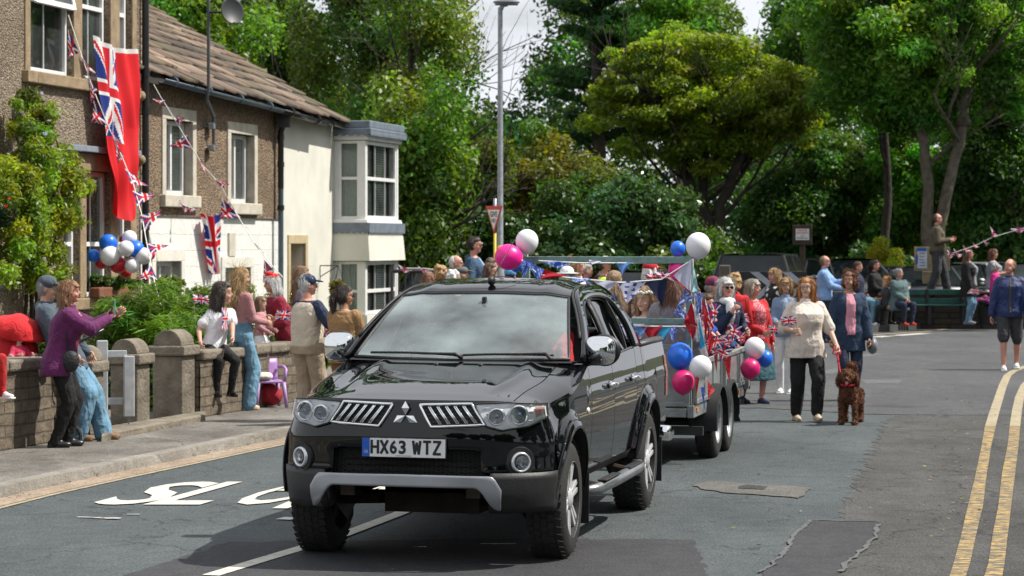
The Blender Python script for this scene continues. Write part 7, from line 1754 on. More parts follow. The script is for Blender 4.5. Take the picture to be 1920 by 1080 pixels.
def handflag(label, base, tip, w, sgn=1, stick=True, droop=.1, pat='jack', ph=0):
 """small paper union flag on a stick, held in a hand"""
 base = Vector(base); tip = Vector(tip); T = empty('hand_flag', base, label, 'flag', 'small union flags held in hands'); d = (tip-base)
 b = MB(); b.tube([base-d*.25, tip+d*.05], .004, 5); b.build('stick', mat('flag_stick', (.6, .5, .35), .7), T)
 u = d.normalized(); h = w*.6
 def fn(a, c): p = tip-u*h*(1-c)+V3(sgn*a*w, -.02*sin(a*6+ph), -droop*a*a*w); return p+V3(0, .02*sin(a*7+c*3+ph), 0)
 cloth_grid('flag_cloth', fn, lambda a, c: jack(a, c), 30, 18, T)
 return T
# ------------------------------------------------------------ materials of clothes
C_PURP = cloth('plum_fleece', (.10, .008, .075)); C_BLK = cloth('black_cloth', (.0045, .0045, .005)); C_JEAN = cloth('light_denim', (.13, .26, .37), var=.3, scale=4); C_JEAND = cloth('dark_denim', (.012, .02, .05)); C_GREYJ = cloth('slate_anorak', (.06, .085, .11))
C_PINK = cloth('dusty_pink_knit', (.40, .19, .20), bscale=60); C_CRIM = cloth('crimson_cotton', (.24, .008, .03)); C_BEIGE = cloth('beige_waistcoat', (.54, .47, .37)); C_NAVY = cloth('navy_cotton', (.010, .020, .055)); C_CHINO = cloth('stone_chinos', (.34, .27, .19)); C_TANK = cloth('tan_knit', (.28, .16, .065), bscale=70); C_WHITE = cloth('white_cotton', (.68, .68, .70), var=.05)
C_CREAM = cloth('cream_blouse', (.62, .55, .48), var=.06); C_RED = cloth('red_cardigan', (.45, .008, .014)); C_PSH = cloth('pink_shirt', (.62, .27, .34)); C_NJK = cloth('navy_denim_jacket', (.016, .035, .075)); C_LBL = cloth('light_blue_sweatshirt', (.22, .36, .62)); C_OLIVE = cloth('olive_fleece', (.075, .062, .034)); C_CHAR = cloth('charcoal_cloth', (.035, .036, .042)); C_GGRN = cloth('grey_green_coat', (.07, .12, .125)); C_GTEE = cloth('grey_tshirt', (.22, .24, .28)); C_FUCH = cloth('fuchsia_jacket', (.46, .01, .17)); C_ROYAL = cloth('royal_navy_jacket', (.008, .022, .10), rough=.6); C_HIVIS = cloth('hi_vis_yellow', (.55, .82, .02)); C_GCAPE = cloth('silver_grey_cape', (.18, .17, .20), rough=.5); C_MAR = cloth('maroon_cloth', (.09, .01, .02)); C_DEN = cloth('mid_denim', (.06, .11, .20)); C_BLUEJK = cloth('steel_blue_jacket', (.03, .07, .13)); C_SKIN_T = cloth('teal_pattern', (.01, .05, .07), col2=(.03, .10, .12), scale=30)
def spotted(nm, base, dot, sc=30, thr=.22, soft=.02):
 m, nt, b = _new(nm); N = nt.nodes; L = nt.links; tc = N.new('ShaderNodeTexCoord'); v = N.new('ShaderNodeTexVoronoi'); v.inputs['Scale'].default_value = sc; L.new(tc.outputs['Object'], v.inputs['Vector'])
 r = N.new('ShaderNodeValToRGB'); r.color_ramp.elements[0].position = thr; r.color_ramp.elements[1].position = thr+soft; r.color_ramp.elements[0].color = (*dot, 1); r.color_ramp.elements[1].color = (*base, 1); L.new(v.outputs['Distance'], r.inputs['Fac']); L.new(r.outputs['Color'], b.inputs['Base Color']); b.inputs['Roughness'].default_value = .85; MATS[nm] = m; return m
C_PFLOR = spotted('purple_floral_print', (.045, .025, .10), (.35, .12, .22), 26, .25); C_RFLOR = spotted('red_floral_print', (.40, .07, .09), (.72, .48, .50), 45, .32); C_BWF = spotted('black_white_floral', (.012, .012, .014), (.6, .6, .6), 11, .34); C_RWF = spotted('red_white_floral', (.30, .02, .03), (.65, .6, .6), 22, .4); C_GOLD = spotted('purple_gold_dress', (.05, .02, .20), (.5, .35, .08), 20, .35); C_STRIPE = mat('check_blue', (.40, .46, .58), .8, col2=(.2, .28, .42), scale=26)
S_BLK = mat('black_leather_shoe', (.010, .010, .010), .3); S_TAN = mat('tan_suede_shoe', (.20, .12, .06), .8); S_WHT = mat('white_trainer', (.68, .68, .68), .6, var=.05); S_SAND = mat('cream_sandal', (.50, .40, .28), .7); S_RED = mat('red_shoe', (.45, .04, .02), .6); S_NAVY = mat('navy_sandal', (.02, .03, .07), .7); S_PNK = mat('pale_pink_shoe', (.55, .33, .38), .7)
def foot(px, py, z=0): v = G(px, py, z); return v.x, v.y, z
def byY(px, Y): return (px-960)*Y/F, Y
# ---- left pavement
x, y, z = foot(118, 838, PZ)
w1 = person('woman in plum fleece and black trousers photographing with a phone by the wall', x, y, z, 1.58, 97, ('fleece_jacket', C_PURP, dict(hem=.76, flare=.19, collar=1, front=C_RWF, fw=.05, t=.022)), ('trousers', C_BLK, dict(loose=.006)), ('fringe', HAIR['ginger'] if False else hairm('copper_brown', (.16, .07, .03), (.36, .18, .08))), 'pink', hl=(.08, -.50, 1.36), hr=(-.02, -.46, 1.33), lean=(0, -.10), hip=(0, .04, .91), headr=(0, -4), fat=1.22, bust=.05, fl=(.09, -.06, 0), fr=(-.09, .06, 0), shoes=S_BLK, shoet='boot', vox=.011, elb=((.6, .1, -.8), (-.6, .1, -.8)), curl=(.35, .8), palm=((0, -.3, .2), (0, -.2, .9)))
g = w1['grip'][-1]
b = MB(); b.box(g+V3(.02, 0, .055), (.010, .075, .145), rz=.12); ph = b.build('phone', mat('phone_teal_case', (.10, .35, .36), .3), label='phone in a teal case held up by the woman in the plum fleece', cat='phone', bevel=.004)
b = MB(); c = Vector((x, y, 0))+V3(.10, -.17, .90); b.ell(c, (.085, .06, .11)); b.tube([c+V3(-.02, 0, .08), c+V3(-.06, .0, .5)], .010, 5); b.build('shoulder_bag', mat('black_nylon', (.012, .012, .014), .6, bump=.3), bevel=.03, label='small black shoulder bag at the hip of the woman in plum', cat='bag', smooth=True)
x, y, z = foot(172, 830, PZ)
person('man in a grey cap and slate anorak half hidden behind the woman in plum', x-.16, y+.30, z, 1.66, 88, ('anorak', C_GREYJ, dict(hem=.80, collar=1, hood=1, t=.03)), ('jeans', C_JEAN, dict(loose=.03, t=.02)), ('receding', HAIR['grey']), 'fair', hip=(0, .14, .86), lean=(0, .20), fl=(.10, -.24, 0), fr=(-.14, -.02, 0), shoes=S_TAN, fat=1.18, hat=('cap', cloth('grey_cap', (.06, .075, .10))), headr=(0, 6), vox=.012)
# child on the wall, cut by the left edge
v = online(-62); person('child with red legs and white trainers dangling from the wall at the left edge', v.x, v.y+.12, PZ+.28, 1.25, 62, ('jumper', C_NAVY if 'C_NAVY' in globals() else None, dict(hem=.86)), ('leggings', cloth('red_leggings', (.42, .012, .012)), dict(t=.008)), ('short', HAIR['brown']), 'pale', hip=(0, .0, .72), fl=(.15, -.42, .33), fr=(-.08, -.32, .12), shoes=S_WHT, shoet='trainer', child=True, face=False, vox=.014)
# pushchair
def pram():
 v = online(48); c = Vector((v.x, v.y+.75, 0)); T = empty('pushchair', (c.x, c.y, 0), 'red hooded pushchair behind the garden wall at the left', 'pushchair')
 M_R = cloth('scarlet_canopy', (.52, .008, .012)); h0 = P(40, 625, c.y)
 b = MB()
 def hood(a, cc):
  t = lerp(-.1, PI*.9, a); q = lerp(-PI/2, PI/2, cc); w = (1+.04*cos(a*25))*max(0, cos(q))**.55
  return h0+V3(cos(t)*.27*w-.06, sin(q)*.25, sin(t)*.24*w-.06)
 b.grid(hood, 22, 14); b.build('canopy', M_R, T, smooth=True, solid=.012)
 b = MB(); b.ell(h0+V3(-.05, 0, -.18), (.22, .2, .20)); b.build('seat', M_R, T, smooth=True)
 b = MB(); b.tube([P(75, 690, c.y-.2), P(118, 655, c.y-.2), P(195, 618, c.y-.15)], .016, 8); b.build('handle', M_PIPE, T, smooth=True); b = MB(); b.tube([P(75, 690, c.y+.2), P(118, 655, c.y+.2), P(190, 622, c.y+.2)], .016, 8); b.build('handle', M_PIPE, T, smooth=True)
 b = MB()
 for dx in (-.25, .3):
  for dy in (-.2, .2): b.tube([h0+V3(0, dy, -.3), V3(c.x+dx, c.y+dy, .16)], .014, 6)
 b.build('chassis', M_PIPE, T)
 for dx in (-.25, .3):
  for dy in (-.22, .22): b = MB(); b.lathe([(.11, -.02), (.14, -.015), (.14, .015), (.11, .02)], 20, 'Y', M=Matrix.Translation((c.x+dx, c.y+dy, .14)), close=True); b.build('wheel', M_TYRE, T, smooth=True)
 return h0, c
h0, pc = pram()
person('baby in pink sitting in the red pushchair', h0.x+.02, h0.y-.20, h0.z-.52, .70, 40, ('babygrow', cloth('rose_babygrow', (.55, .03, .09)), dict(hem=.86, t=.02)), ('leggings', C_PINK), None, 'pale', hip=(0, .0, .5), fl=(.1, -.4, .4), fr=(-.1, -.4, .4), shoes=S_PNK, child=True, vox=.012, hl=(.2, -.3, .8), hr=(-.2, -.3, .8))
b = MB(); b.ell(P(62, 690, pc.y-.42), (.22, .12, .10)); me = remesh(b, .02, 1, .06); o = part_from(me, 'white_blanket', C_WHITE, None); tag(o, 'crumpled white blanket hanging beside the red pushchair', 'blanket')
# child on the wall with the union T-shirt
v = online(410)
k4 = person('child in a white T-shirt with a union flag print sitting on the garden wall', v.x-.05, v.y+.12, PZ+.10, 1.45, 35, ('t_shirt', C_WHITE, dict(hem=.84, sleeve=.32, loose=.03)), ('trousers', C_BLK), ('long', HAIR['dark']), 'fair', hip=(0, .06, .78), fl=(.10, -.26, .12), fr=(-.12, -.22, .12), hr=(-.26, -.06, .86), hl=(.1, -.3, .88), lean=(.15, .04), shoes=S_BLK, vox=.013, child=True, headr=(60, 0))
Mk = k4['M'] @ Matrix.Scale(k4['s'], 4)
cloth_grid('flag_print', lambda u, w: Mk @ V3(-.085+.17*u, -.142-.012*cos((u-.5)*3)+.006*sin(w*9), 1.02+.30*w), lambda u, w: jack(w, u), 24, 30, k4['root'])
x, y, z = foot(452, 769, PZ)
w5 = person('woman with long wavy blonde hair in a dusty pink jumper and light blue jeans', x, y, z, 1.62, 128, ('jumper', C_PINK, dict(hem=.98, t=.010, fold=.015)), ('jeans', C_JEAN, dict(loose=.042, t=.012, waist=1.09, len=.97)), ('wavy', HAIR['blonde']), 'fair', hl=(.06, -.36, 1.12), hr=(-.10, -.30, 1.08), shoes=S_SAND, vox=.011, fat=.98, headr=(-18, 0), fl=(.10, .03, 0), fr=(-.10, -.05, 0))
x, y, z = foot(533, 752, PZ)
w6 = person('grey haired woman in a red beret, crimson tunic and purple floral trousers', x, y, z, 1.56, -62, ('tunic', C_CRIM, dict(hem=.72, flare=.2, sleeve=.9)), ('trousers', C_PFLOR, dict(len=.82)), ('bob', HAIR['white']), 'pink', hat=('beret', cloth('red_felt', (.60, .012, .01))), hip=(0, .05, .90), lean=(.02, -.20), hl=(.12, -.34, 1.02), hr=(-.24, -.24, .98), fl=(.10, .04, 0), fr=(-.09, -.02, 0), shoes=S_WHT, shoet='trainer', fat=1.2, belly=.03, vox=.011, headr=(-15, 8))
def chair():
 c = G(500, 765, PZ); T = empty('childs_chair', (c.x, c.y+.15, PZ), 'lilac plastic child chair beside the woman in light jeans', 'chair', rz=R(20)); m = mat('lilac_plastic', (.42, .24, .52), .45, var=.05)
 b = MB(); b.box((0, 0, .30), (.34, .32, .03)); b.build('seat', m, T, **LO, bevel=.012)
 for sx, sy in ((-1, -1), (1, -1), (-1, 1), (1, 1)): b = MB(); b.tube([(sx*.15, sy*.14, .30), (sx*.18, sy*.17, 0)], [.026, .02], 8); b.build('leg', m, T, **LS)
 b = MB(); b.grid(lambda u, w: V3(lerp(-.16, .16, u), .16+.03*w-.03*sin(PI*u), .30+.26*w), 10, 4); b.build('backrest', m, T, **LS, solid=.02)
 for sx in (-1, 1): b = MB(); b.tube([(sx*.17, .16, .46), (sx*.19, 0, .47), (sx*.18, -.14, .44), (sx*.16, -.15, .31)], [.02]*4, 8); b.build('armrest', m, T, **LS)
 b = MB(); b.ell((c.x, c.y+.2, PZ+.14), (.17, .12, .13)); o = part_from(remesh(b, .015, 1, .05), 'red_bag', cloth('red_bag_cloth', (.30, .01, .02)), None); tag(o, 'crumpled dark red bag on the pavement under the lilac chair', 'bag')
 b = MB(); b.ell((c.x-.06, c.y+.05, PZ+.36), (.13, .11, .06)); o = part_from(remesh(b, .012, 1, .04), 'cream_bag', C_CREAM, None); tag(o, 'cream cloth bag lying on the seat of the lilac chair', 'bag')
 return c
cc_ = chair()
person('small fair haired child in pink standing on the lilac chair', P(489, 700, 29.9).x, 29.9, .42, .90, 70, ('cardigan', C_PINK, dict(hem=.92)), ('skirt', C_WHITE, dict(hem=.66)), ('bob', HAIR['fairbrown']), 'pale', shoes=S_PNK, child=True, vox=.013, hl=(.1, -.3, 1.05), hr=(-.1, -.25, 1.0))
x, y = byY(577, 26.9)
m8 = person('man in a navy cap, beige waistcoat and stone chinos at the kerb', x, y, 0.02, 1.63, 140, ('t_shirt', C_NAVY, dict(sleeve=.45, t=.012, hem=.95, loose=.02)), ('chinos', C_CHINO, dict(loose=.022, t=.016, waist=1.04)), ('short', HAIR['white']), 'pink', hat=('cap', cloth('navy_cap', (.008, .02, .06))), hl=(.06, -.30, 1.05), hr=(-.26, -.20, 1.02), fat=1.16, belly=.05, shoes=S_TAN, vox=.011, headr=(-35, 0), glasses='spec', elb=((.6, .5, -.4), (-.8, .4, -.4)))
def vest(p, m, s, z0=.93, t=.028):
 b = MB(); sp = p['sp']; Rr = []
 for zz, rx, ry in ((z0, .178, .135), (1.05, .168, .132), (1.18, .170, .13), (1.30, .176, .128), (1.39, .160, .104), (1.44, .11, .075)):
  c = sp(zz); Rr.append((c.x, c.y, c.z, rx*1.06+t-.012, ry*1.16+t-.012))
 rings(b, Rr); b.v = [q*p['s'] for q in b.v]; part_from(remesh(b, .012, 2, .02), 'waistcoat', m, p['root'])
vest(m8, C_BEIGE, 1)
x, y = byY(566, 30.6)
person('woman with long light brown hair and sunglasses behind the man in the beige waistcoat', x, y, PZ, 1.62, 100, ('t_shirt', C_GTEE, dict(sleeve=.4)), ('jeans', C_DEN), ('long', HAIR['fairbrown']), 'fair', glasses='sun', shoes=S_WHT, vox=.014)
x, y = byY(646, 26.3)
person('woman with a dark ponytail in a tan knitted jumper beyond the pickup mirror', x, y, 0, 1.54, 150, ('jumper', C_TANK, dict(hem=.84, t=.03, loose=.02)), ('trousers', cloth('brown_trousers', (.20, .10, .04))), ('ponytail', HAIR['dark']), 'tan', glasses='sun', shoes=S_BLK, vox=.012, headr=(-40, 0), hl=(.12, -.3, 1.0), hr=(-.12, -.3, 1.0), fat=1.08)
# ---- crowd beyond the roof of the pickup
def far(label, px, ytop, Y, H=None, yaw=90, z0=None, **k):
 zt_ = zat(ytop, Y); z = z0 if z0 is not None else 0; H = H or (zt_-z); x, y = byY(px, Y)
 return person(label, x, y, zt_-H if z0 is None else z, H, yaw, vox=k.pop('vox', .020), **k)
J = lambda m, **k: ('jacket', m, dict(hem=.82, collar=1, **k)); TR = lambda m: ('trousers', m)
far('tall man with cropped hair, sunglasses and steel blue jacket beyond the pickup roof', 889, 445, 38.5, 1.86, 75, top=('jacket', C_BLUEJK, dict(hem=.82, hood=1, front=cloth('pale_tee', (.35, .45, .6)), fw=.04)), bottom=TR(C_JEAND), hair=('short', HAIR['dark']), skin='pink', glasses='sun', shoes=S_BLK, fat=1.2, headr=(10, 0), vox=.016)
far('white haired man just left of the man in steel blue', 854, 479, 37, 1.76, 80, top=J(C_GREYJ), bottom=TR(C_CHAR), hair=('receding', HAIR['white']), skin='pink', glasses='spec', shoes=S_BLK)
far('woman with thick curly golden hair behind the pickup roof', 826, 498, 35, 1.66, 80, top=J(C_BLK), bottom=TR(C_BLK), hair=('curly', HAIR['blonde']), glasses='sun', shoes=S_BLK)
far('person with short brown hair, only the crown showing at the left of the pickup roof', 803, 510, 34.5, 1.58, 140, top=J(C_CHAR), bottom=TR(C_BLK), hair=('bob', HAIR['auburn']), shoes=S_BLK, face=False)
far('old woman with fluffy white hair low behind the pickup roof', 850, 508, 34, 1.58, 90, top=J(C_PINK), bottom=TR(C_CHAR), hair=('curly', HAIR['white']), shoes=S_BLK)
far('man in a grey flat cap low behind the pickup roof', 866, 500, 34.6, 1.64, 100, top=J(C_CHAR), bottom=TR(C_BLK), hair=('bald', HAIR['grey']), hat=('flatcap', cloth('grey_tweed', (.10, .10, .095))), shoes=S_BLK)
far('woman with brown hair looking right, just left of the pink balloon', 918, 494, 35, 1.68, 70, top=J(C_MAR), bottom=TR(C_BLK), hair=('long', HAIR['brown']), glasses='spec', shoes=S_BLK)
far('person with dark brown hair behind the pink balloon', 921, 484, 39, 1.72, 120, top=J(C_CHAR), bottom=TR(C_BLK), hair=('short', HAIR['brown']), shoes=S_BLK)
far('person in a bright blue woolly hat beyond the pickup roof', 957, 503, 34.5, 1.62, 160, top=J(cloth('blue_coat', (.02, .12, .45))), bottom=TR(C_BLK), hair=('short', HAIR['dark']), hat=('beanie', cloth('blue_knit_hat', (.10, .33, .68))), shoes=S_BLK, face=False)
# ---- on and behind the trailer
far('woman with golden brown hair looking right behind the top pennants', 1083, 487, 38, 1.74, 65, top=J(C_CREAM), bottom=TR(C_DEN), hair=('long', HAIR['blonde']), skin='pink', shoes=S_BLK, vox=.015)
far('woman in a red cap behind the golden haired woman', 1068, 482, 41, 1.76, 120, top=J(C_RED), bottom=TR(C_BLK), hair=('bob', HAIR['grey']), hat=('cap', C_RED), shoes=S_BLK)
far('woman in a white sun hat with a black band, low behind the red pennant', 1063, 503, 28.5, 1.6, 160, top=J(C_GTEE), bottom=TR(C_BLK), hair=('bob', HAIR['ashblonde']), hat=('sunhat', C_WHITE), shoes=S_BLK, face=False)
far('grey haired person between the golden haired woman and the steward', 1100, 496, 41, 1.64, 90, top=J(C_BLUEJK), bottom=TR(C_BLK), hair=('short', HAIR['grey']), shoes=S_BLK)
st_ = far('steward in a yellow high visibility waistcoat over maroon, behind the trailer', 1135, 482, 41, 1.76, 25, top=('shirt', C_MAR, dict(hem=.85)), bottom=TR(C_BLK), hair=('bald', HAIR['brown']), skin='pink', glasses='spec', shoes=S_BLK, vox=.015, headr=(30, 0), hat=('cap', cloth('cream_cap', (.5, .47, .4))))
def hv(p):
 b = MB(); sp = p['sp']; rings(b, [(sp(zz).x, sp(zz).y, sp(zz).z, rx+.035, ry+.03) for zz, rx, ry in ((.95, .165, .125), (1.1, .15, .11), (1.25, .155, .12), (1.36, .165, .115), (1.43, .13, .085))]); b.v = [q*p['s'] for q in b.v]
 w = part_from(remesh(b, .014, 1, .015), 'hi_vis_vest', C_HIVIS, p['root'])
 for q in (1, -1):
  b = MB(); b.tube([sp(zz)+V3(q*xx, -yy, 0) for zz, xx, yy in ((.96, .09, .15), (1.15, .09, .145), (1.30, .09, .148), (1.40, .08, .115), (1.46, .075, .03))], .016, 6, flat=.4); b.v = [v*p['s'] for v in b.v]; b.build('reflective_band', mat('reflective_silver', (.45, .48, .46), .3, .3), w, **LS)
 b = MB(); c = [sp(zz)+V3(0, -.145, 0) for zz in (.96, 1.1, 1.25, 1.38)]; b.tube(c, [.03, .035, .045, .05], 8, flat=.5); b.v = [v*p['s'] for v in b.v]; b.build('shirt_front', C_MAR, w, **LS)
hv(st_)
far('child with fair brown hair low behind the polka dot pennant', 1152, 518, 27.5, 1.45, 150, top=J(C_WHITE), bottom=TR(C_BLK), hair=('short', HAIR['fairbrown']), shoes=S_BLK, child=True, face=False)
far('person in a red hat and dark coat behind the flags on the trailer', 1219, 492, 31, 1.7, 120, top=J(C_BLK), bottom=TR(C_BLK), hair=('bob', HAIR['white']), hat=('cap', C_RED), shoes=S_BLK)
def seatd(label, px, ytop, Y, H, yaw, **k):
 zt_ = zat(ytop, Y); x, y = byY(px, Y); hz = (zt_/(H/1.75))-.82   # head top sits .82 above the hip
 return person(label, x, y, 0, H, yaw, hip=(0, 0, hz), fl=k.pop('fl', (.12, -.42, hz-.40)), fr=k.pop('fr', (-.12, -.42, hz-.40)), vox=k.pop('vox', .013), **k)
seatd('boy with straight brown hair in a white shirt riding on the trailer', 1165, 541, 23.6, 1.42, -50, top=('shirt', C_WHITE, dict(collar=1)), bottom=TR(C_CHAR), hair=('bob', HAIR['fairbrown']) if False else ('fringe', HAIR['fairbrown']), skin='pale', child=True, shoes=S_BLK, lean=(0, -.12), headr=(-30, 10), hl=(.1, -.3, .75), hr=(-.1, -.3, .75))
seatd('girl with a white flower crown smiling out of the trailer', 1211, 548, 23.9, 1.38, -38, top=('dress_top', C_WHITE, dict(sleeve=.3)), bottom=('skirt', C_WHITE, dict(hem=.5)), hair=('wavy', HAIR['fairbrown']), skin='pale', child=True, shoes=S_WHT, hat=('crown', mat('white_flowers', (.7, .7, .62), .8)), headr=(5, 5))
seatd('brown haired child in blue between the boy and the flower crowned girl', 1190, 566, 24.8, 1.2, 20, top=('top', C_LBL, {}), bottom=TR(C_BLK), hair=('fringe', HAIR['brown']), skin='pale', child=True, shoes=S_BLK)
seatd('child in a pink top low behind the grey cape on the trailer', 1238, 574, 25, 1.15, -20, top=('top', C_PINK, {}), bottom=TR(C_BLK), hair=('bob', HAIR['blonde']), skin='pale', child=True, shoes=S_BLK)
cp = seatd('person in a silver grey hooded cape with brown hair, back turned, on the trailer', 1262, 520, 23.5, 1.62, 165, top=('cape', C_GCAPE, dict(hem=.62, flare=.24, t=.055, hood=1, loose=.05)), bottom=('skirt', C_GCAPE, dict(hem=.4)), hair=('long', HAIR['auburn']), shoes=S_BLK, face=False)
b = MB(); b.ell(P(1262, 556, 23.05), (.045, .04, .035)); b.build('pompom', mat('fluffy_white', (.6, .6, .62), .9, bump=.5), cp['root'], smooth=True)
seatd('child in a purple and gold dress riding on the trailer behind the post', 1297, 546, 24.7, 1.25, 78, top=('dress_top', C_GOLD, dict(sleeve=.3)), bottom=('skirt', C_GOLD, dict(hem=.58)), hair=('long', HAIR['brown']), skin='pink', child=True, shoes=S_WHT, hl=(.12, -.42, 1.4), hr=(-.12, -.40, 1.4), fl=(.1, -.34, .88), fr=(-.1, -.34, .88))
seatd('child in a royal blue top seated at the far end of the trailer', 1322, 560, 25.3, 1.2, 78, top=('top', cloth('blue_top', (.02, .08, .4)), dict(sleeve=.3)), bottom=('shorts', cloth('navy_shorts', (.01, .03, .12)), dict(len=.45)), hair=('short', HAIR['brown']), skin='pink', child=True, shoes=S_WHT, hl=(.12, -.40, 1.4), hr=(-.12, -.35, 1.4), fl=(.1, -.34, .9), fr=(-.1, -.34, .9))
# ---- following the trailer
far('man in a navy and red cap, leftmost of the walkers behind the trailer', 1336, 528, 29, 1.60, 60, top=J(C_CHAR), bottom=TR(C_BLK), hair=('bald', HAIR['grey']), skin='pink', hat=('cap', cloth('navy_red_cap', (.012, .03, .10), col2=(.3, .02, .03), scale=9)), shoes=S_BLK, z0=0, vox=.014)
w = far('white haired woman in sunglasses and a white scarf behind the trailer', 1361, 527, 28.2, 1.60, 20, top=J(C_NAVY, front=C_RWF, fw=.07), bottom=TR(C_CHAR), hair=('bob', HAIR['white']), skin='pink', glasses='sun', shoes=S_BLK, z0=0, vox=.013, hr=(-.05, -.24, 1.32), hl=(.2, -.2, 1.1))
b = MB(); c = w['HM'] @ V3(0, -.03, -.05); b.ell(c, (.10, .085, .05)); b.ell(c+V3(.03, -.08, -.12), (.055, .04, .14)); o = part_from(remesh(b, .012, 1, .03), 'scarf', C_WHITE, None); tag(o, 'white scarf round the neck of the white haired woman in sunglasses', 'scarf')
far('woman with curly golden brown hair behind the white haired one', 1376, 515, 31, 1.62, 170, top=J(C_RED), bottom=TR(C_BLK), hair=('curly', HAIR['blonde']), shoes=S_BLK, z0=0, face=False)
x, y, z = foot(1412, 757)
w = person('grey haired woman in a red cardigan, floral top and dark teal skirt', x, y, z, 1.54, 30, ('cardigan', C_RED, dict(hem=.72, flare=.20, front=C_RFLOR, fw=.115, t=.020)), ('skirt', C_SKIN_T, dict(hem=.34)), ('bob', HAIR['ashblonde']), 'pink', hl=(.34, .02, .86), hr=(-.04, -.26, 1.03), shoes=S_NAVY, fat=1.2, belly=.02, bust=.05, vox=.012, fl=(.09, -.10, 0), fr=(-.10, .10, 0), headr=(35, 0))
GR = w['grip']; handflag('union flag held at the waist by the woman in the red cardigan', GR[-1], GR[-1]+V3(.02, -.03, .10), .17, 1, ph=1)
handflag('union flag slanting left from the red cardigan group over the trailer side', P(1384, 640, 30.5), P(1372, 585, 30.4), .19, 1, ph=2)
x, y, z = foot(1452, 700)
person('woman with bobbed golden hair in a black and white patterned jacket', x, y, z, 1.60, -60, ('jacket', C_BWF, dict(hem=.80, collar=1)), TR(cloth('pale_trousers', (.4, .42, .5))), ('bob', HAIR['blonde']), 'pink', shoes=S_SAND, vox=.014, fat=1.05)
x, y, z = foot(1474, 738)
w = person('blonde woman in a pale denim jacket and white trousers, half hidden behind the dog walker', x, y, z, 1.53, -15, ('jacket', cloth('pale_denim', (.17, .24, .36)), dict(hem=.85, collar=1, front=C_STRIPE)), ('trousers', C_WHITE), ('fringe', HAIR['blonde']), 'fair', glasses='spec', shoes=S_WHT, shoet='trainer', vox=.013, fl=(.09, -.12, 0), fr=(-.10, .10, 0), hr=(-.10, -.30, 1.08))
x, y, z = foot(1511, 790)
wd = person('woman with long ginger hair in a cream blouse and black trousers leading the dog', x, y, z, 1.60, 8, ('blouse', C_CREAM, dict(hem=.78, flare=.20, sleeve=.50, loose=.02, collar=1, t=.019, fold=.014)), ('trousers', C_BLK, dict(loose=.022, len=.93)), ('long', HAIR['ginger']), 'pale', glasses='spec', hl=(.34, -.16, .94), hr=(-.22, -.22, 1.12), shoes=S_SAND, fat=1.20, bust=.06, belly=.02, vox=.011, fl=(.10, -.16, .02), fr=(-.09, .12, 0), headr=(-22, 0), curl=(1.1, 1.0))
GR = wd['grip']; handflag('union flag held up by the woman in the cream blouse', GR[-1], GR[-1]+V3(-.03, -.03, .17), .17, -1, ph=3)
x, y, z = foot(1592, 752)
wn = person('curly haired woman in a pink shirt and navy jacket walking behind the dog', x, y, z, 1.63, 2, ('jacket', C_NJK, dict(hem=.68, flare=.19, front=C_PSH, fw=.088, t=.024, loose=.015)), ('jeans', C_JEAND, dict(loose=.01)), ('curly', HAIR['auburn']), 'tan', hl=(.28, -.10, .74), hr=(-.27, -.06, .78), shoes=S_BLK, fat=1.06, vox=.012, fl=(.08, .06, 0), fr=(-.09, -.08, 0), headr=(-25, 0))
b = MB(); c = Vector((x, y, 0))+V3(.30, .05, .70); b.ell(c, (.07, .15, .11)); b.tube([c+V3(-.02, 0, .08), c+V3(-.10, -.02, .40), c+V3(-.16, -.03, .66)], .008, 5); b.build('handbag', mat('grey_leather', (.16, .17, .18), .4), smooth=True, label='grey rounded handbag on the arm of the woman in the navy jacket', cat='bag')
# ---- by the far kerb
ZK = .15
far('man in a light blue sweatshirt and dark jeans photographing on the far kerb', 1546, 480, 50, 1.74, 75, top=('sweatshirt', C_LBL, dict(hem=.86, collar=1, t=.025)), bottom=TR(C_JEAND), hair=('receding', HAIR['fairbrown']), skin='pink', glasses='spec', shoes=S_BLK, hl=(.08, -.42, 1.26), hr=(-.06, -.36, 1.10), fat=1.15, vox=.015)
def sit(label, px, Y, H, yaw, seat=.48, **k):
 x, y = byY(px, Y); s = H/1.75; hz = (seat+ZK)/s+.09
 return person(label, x, y, 0, H, yaw, hip=(0, 0, hz), fl=(.10, -.44, ZK/s), fr=(-.10, -.40, ZK/s), vox=.017, **k)
sit('man with dark brown hair and navy jacket sitting left of the bench', 1608, 56.5, 1.8, 60, top=J(C_JEAND), bottom=TR(C_JEAN), hair=('short', HAIR['brown']), skin='pink', shoes=S_BLK)
sit('woman with a dark ponytail dressed in black sitting near the bench', 1640, 57, 1.78, 60, top=J(C_BLK), bottom=TR(C_BLK), hair=('ponytail', HAIR['dark']), skin='pink', shoes=S_BLK, fat=1.2, hl=(.1, -.3, .9), hr=(-.1, -.3, .9), seat=.52)
sit('child with auburn hair leaning on the woman in black', 1662, 56.3, 1.3, -60, top=J(C_CHAR), bottom=TR(C_BLK), hair=('curly', HAIR['ginger']), child=True, shoes=S_WHT, seat=.35)
sit('elderly woman in a grey green coat and red shoes sitting on the bench end', 1685, 56.2, 1.62, 25, top=('coat', C_GGRN, dict(hem=.74, flare=.21, collar=1, t=.035)), bottom=TR(C_JEAND), hair=('bun', HAIR['grey']), skin='pink', shoes=S_RED, hl=(.04, -.30, .80), hr=(-.04, -.30, .80), fat=1.2, belly=.03, headr=(40, 0), seat=.42)
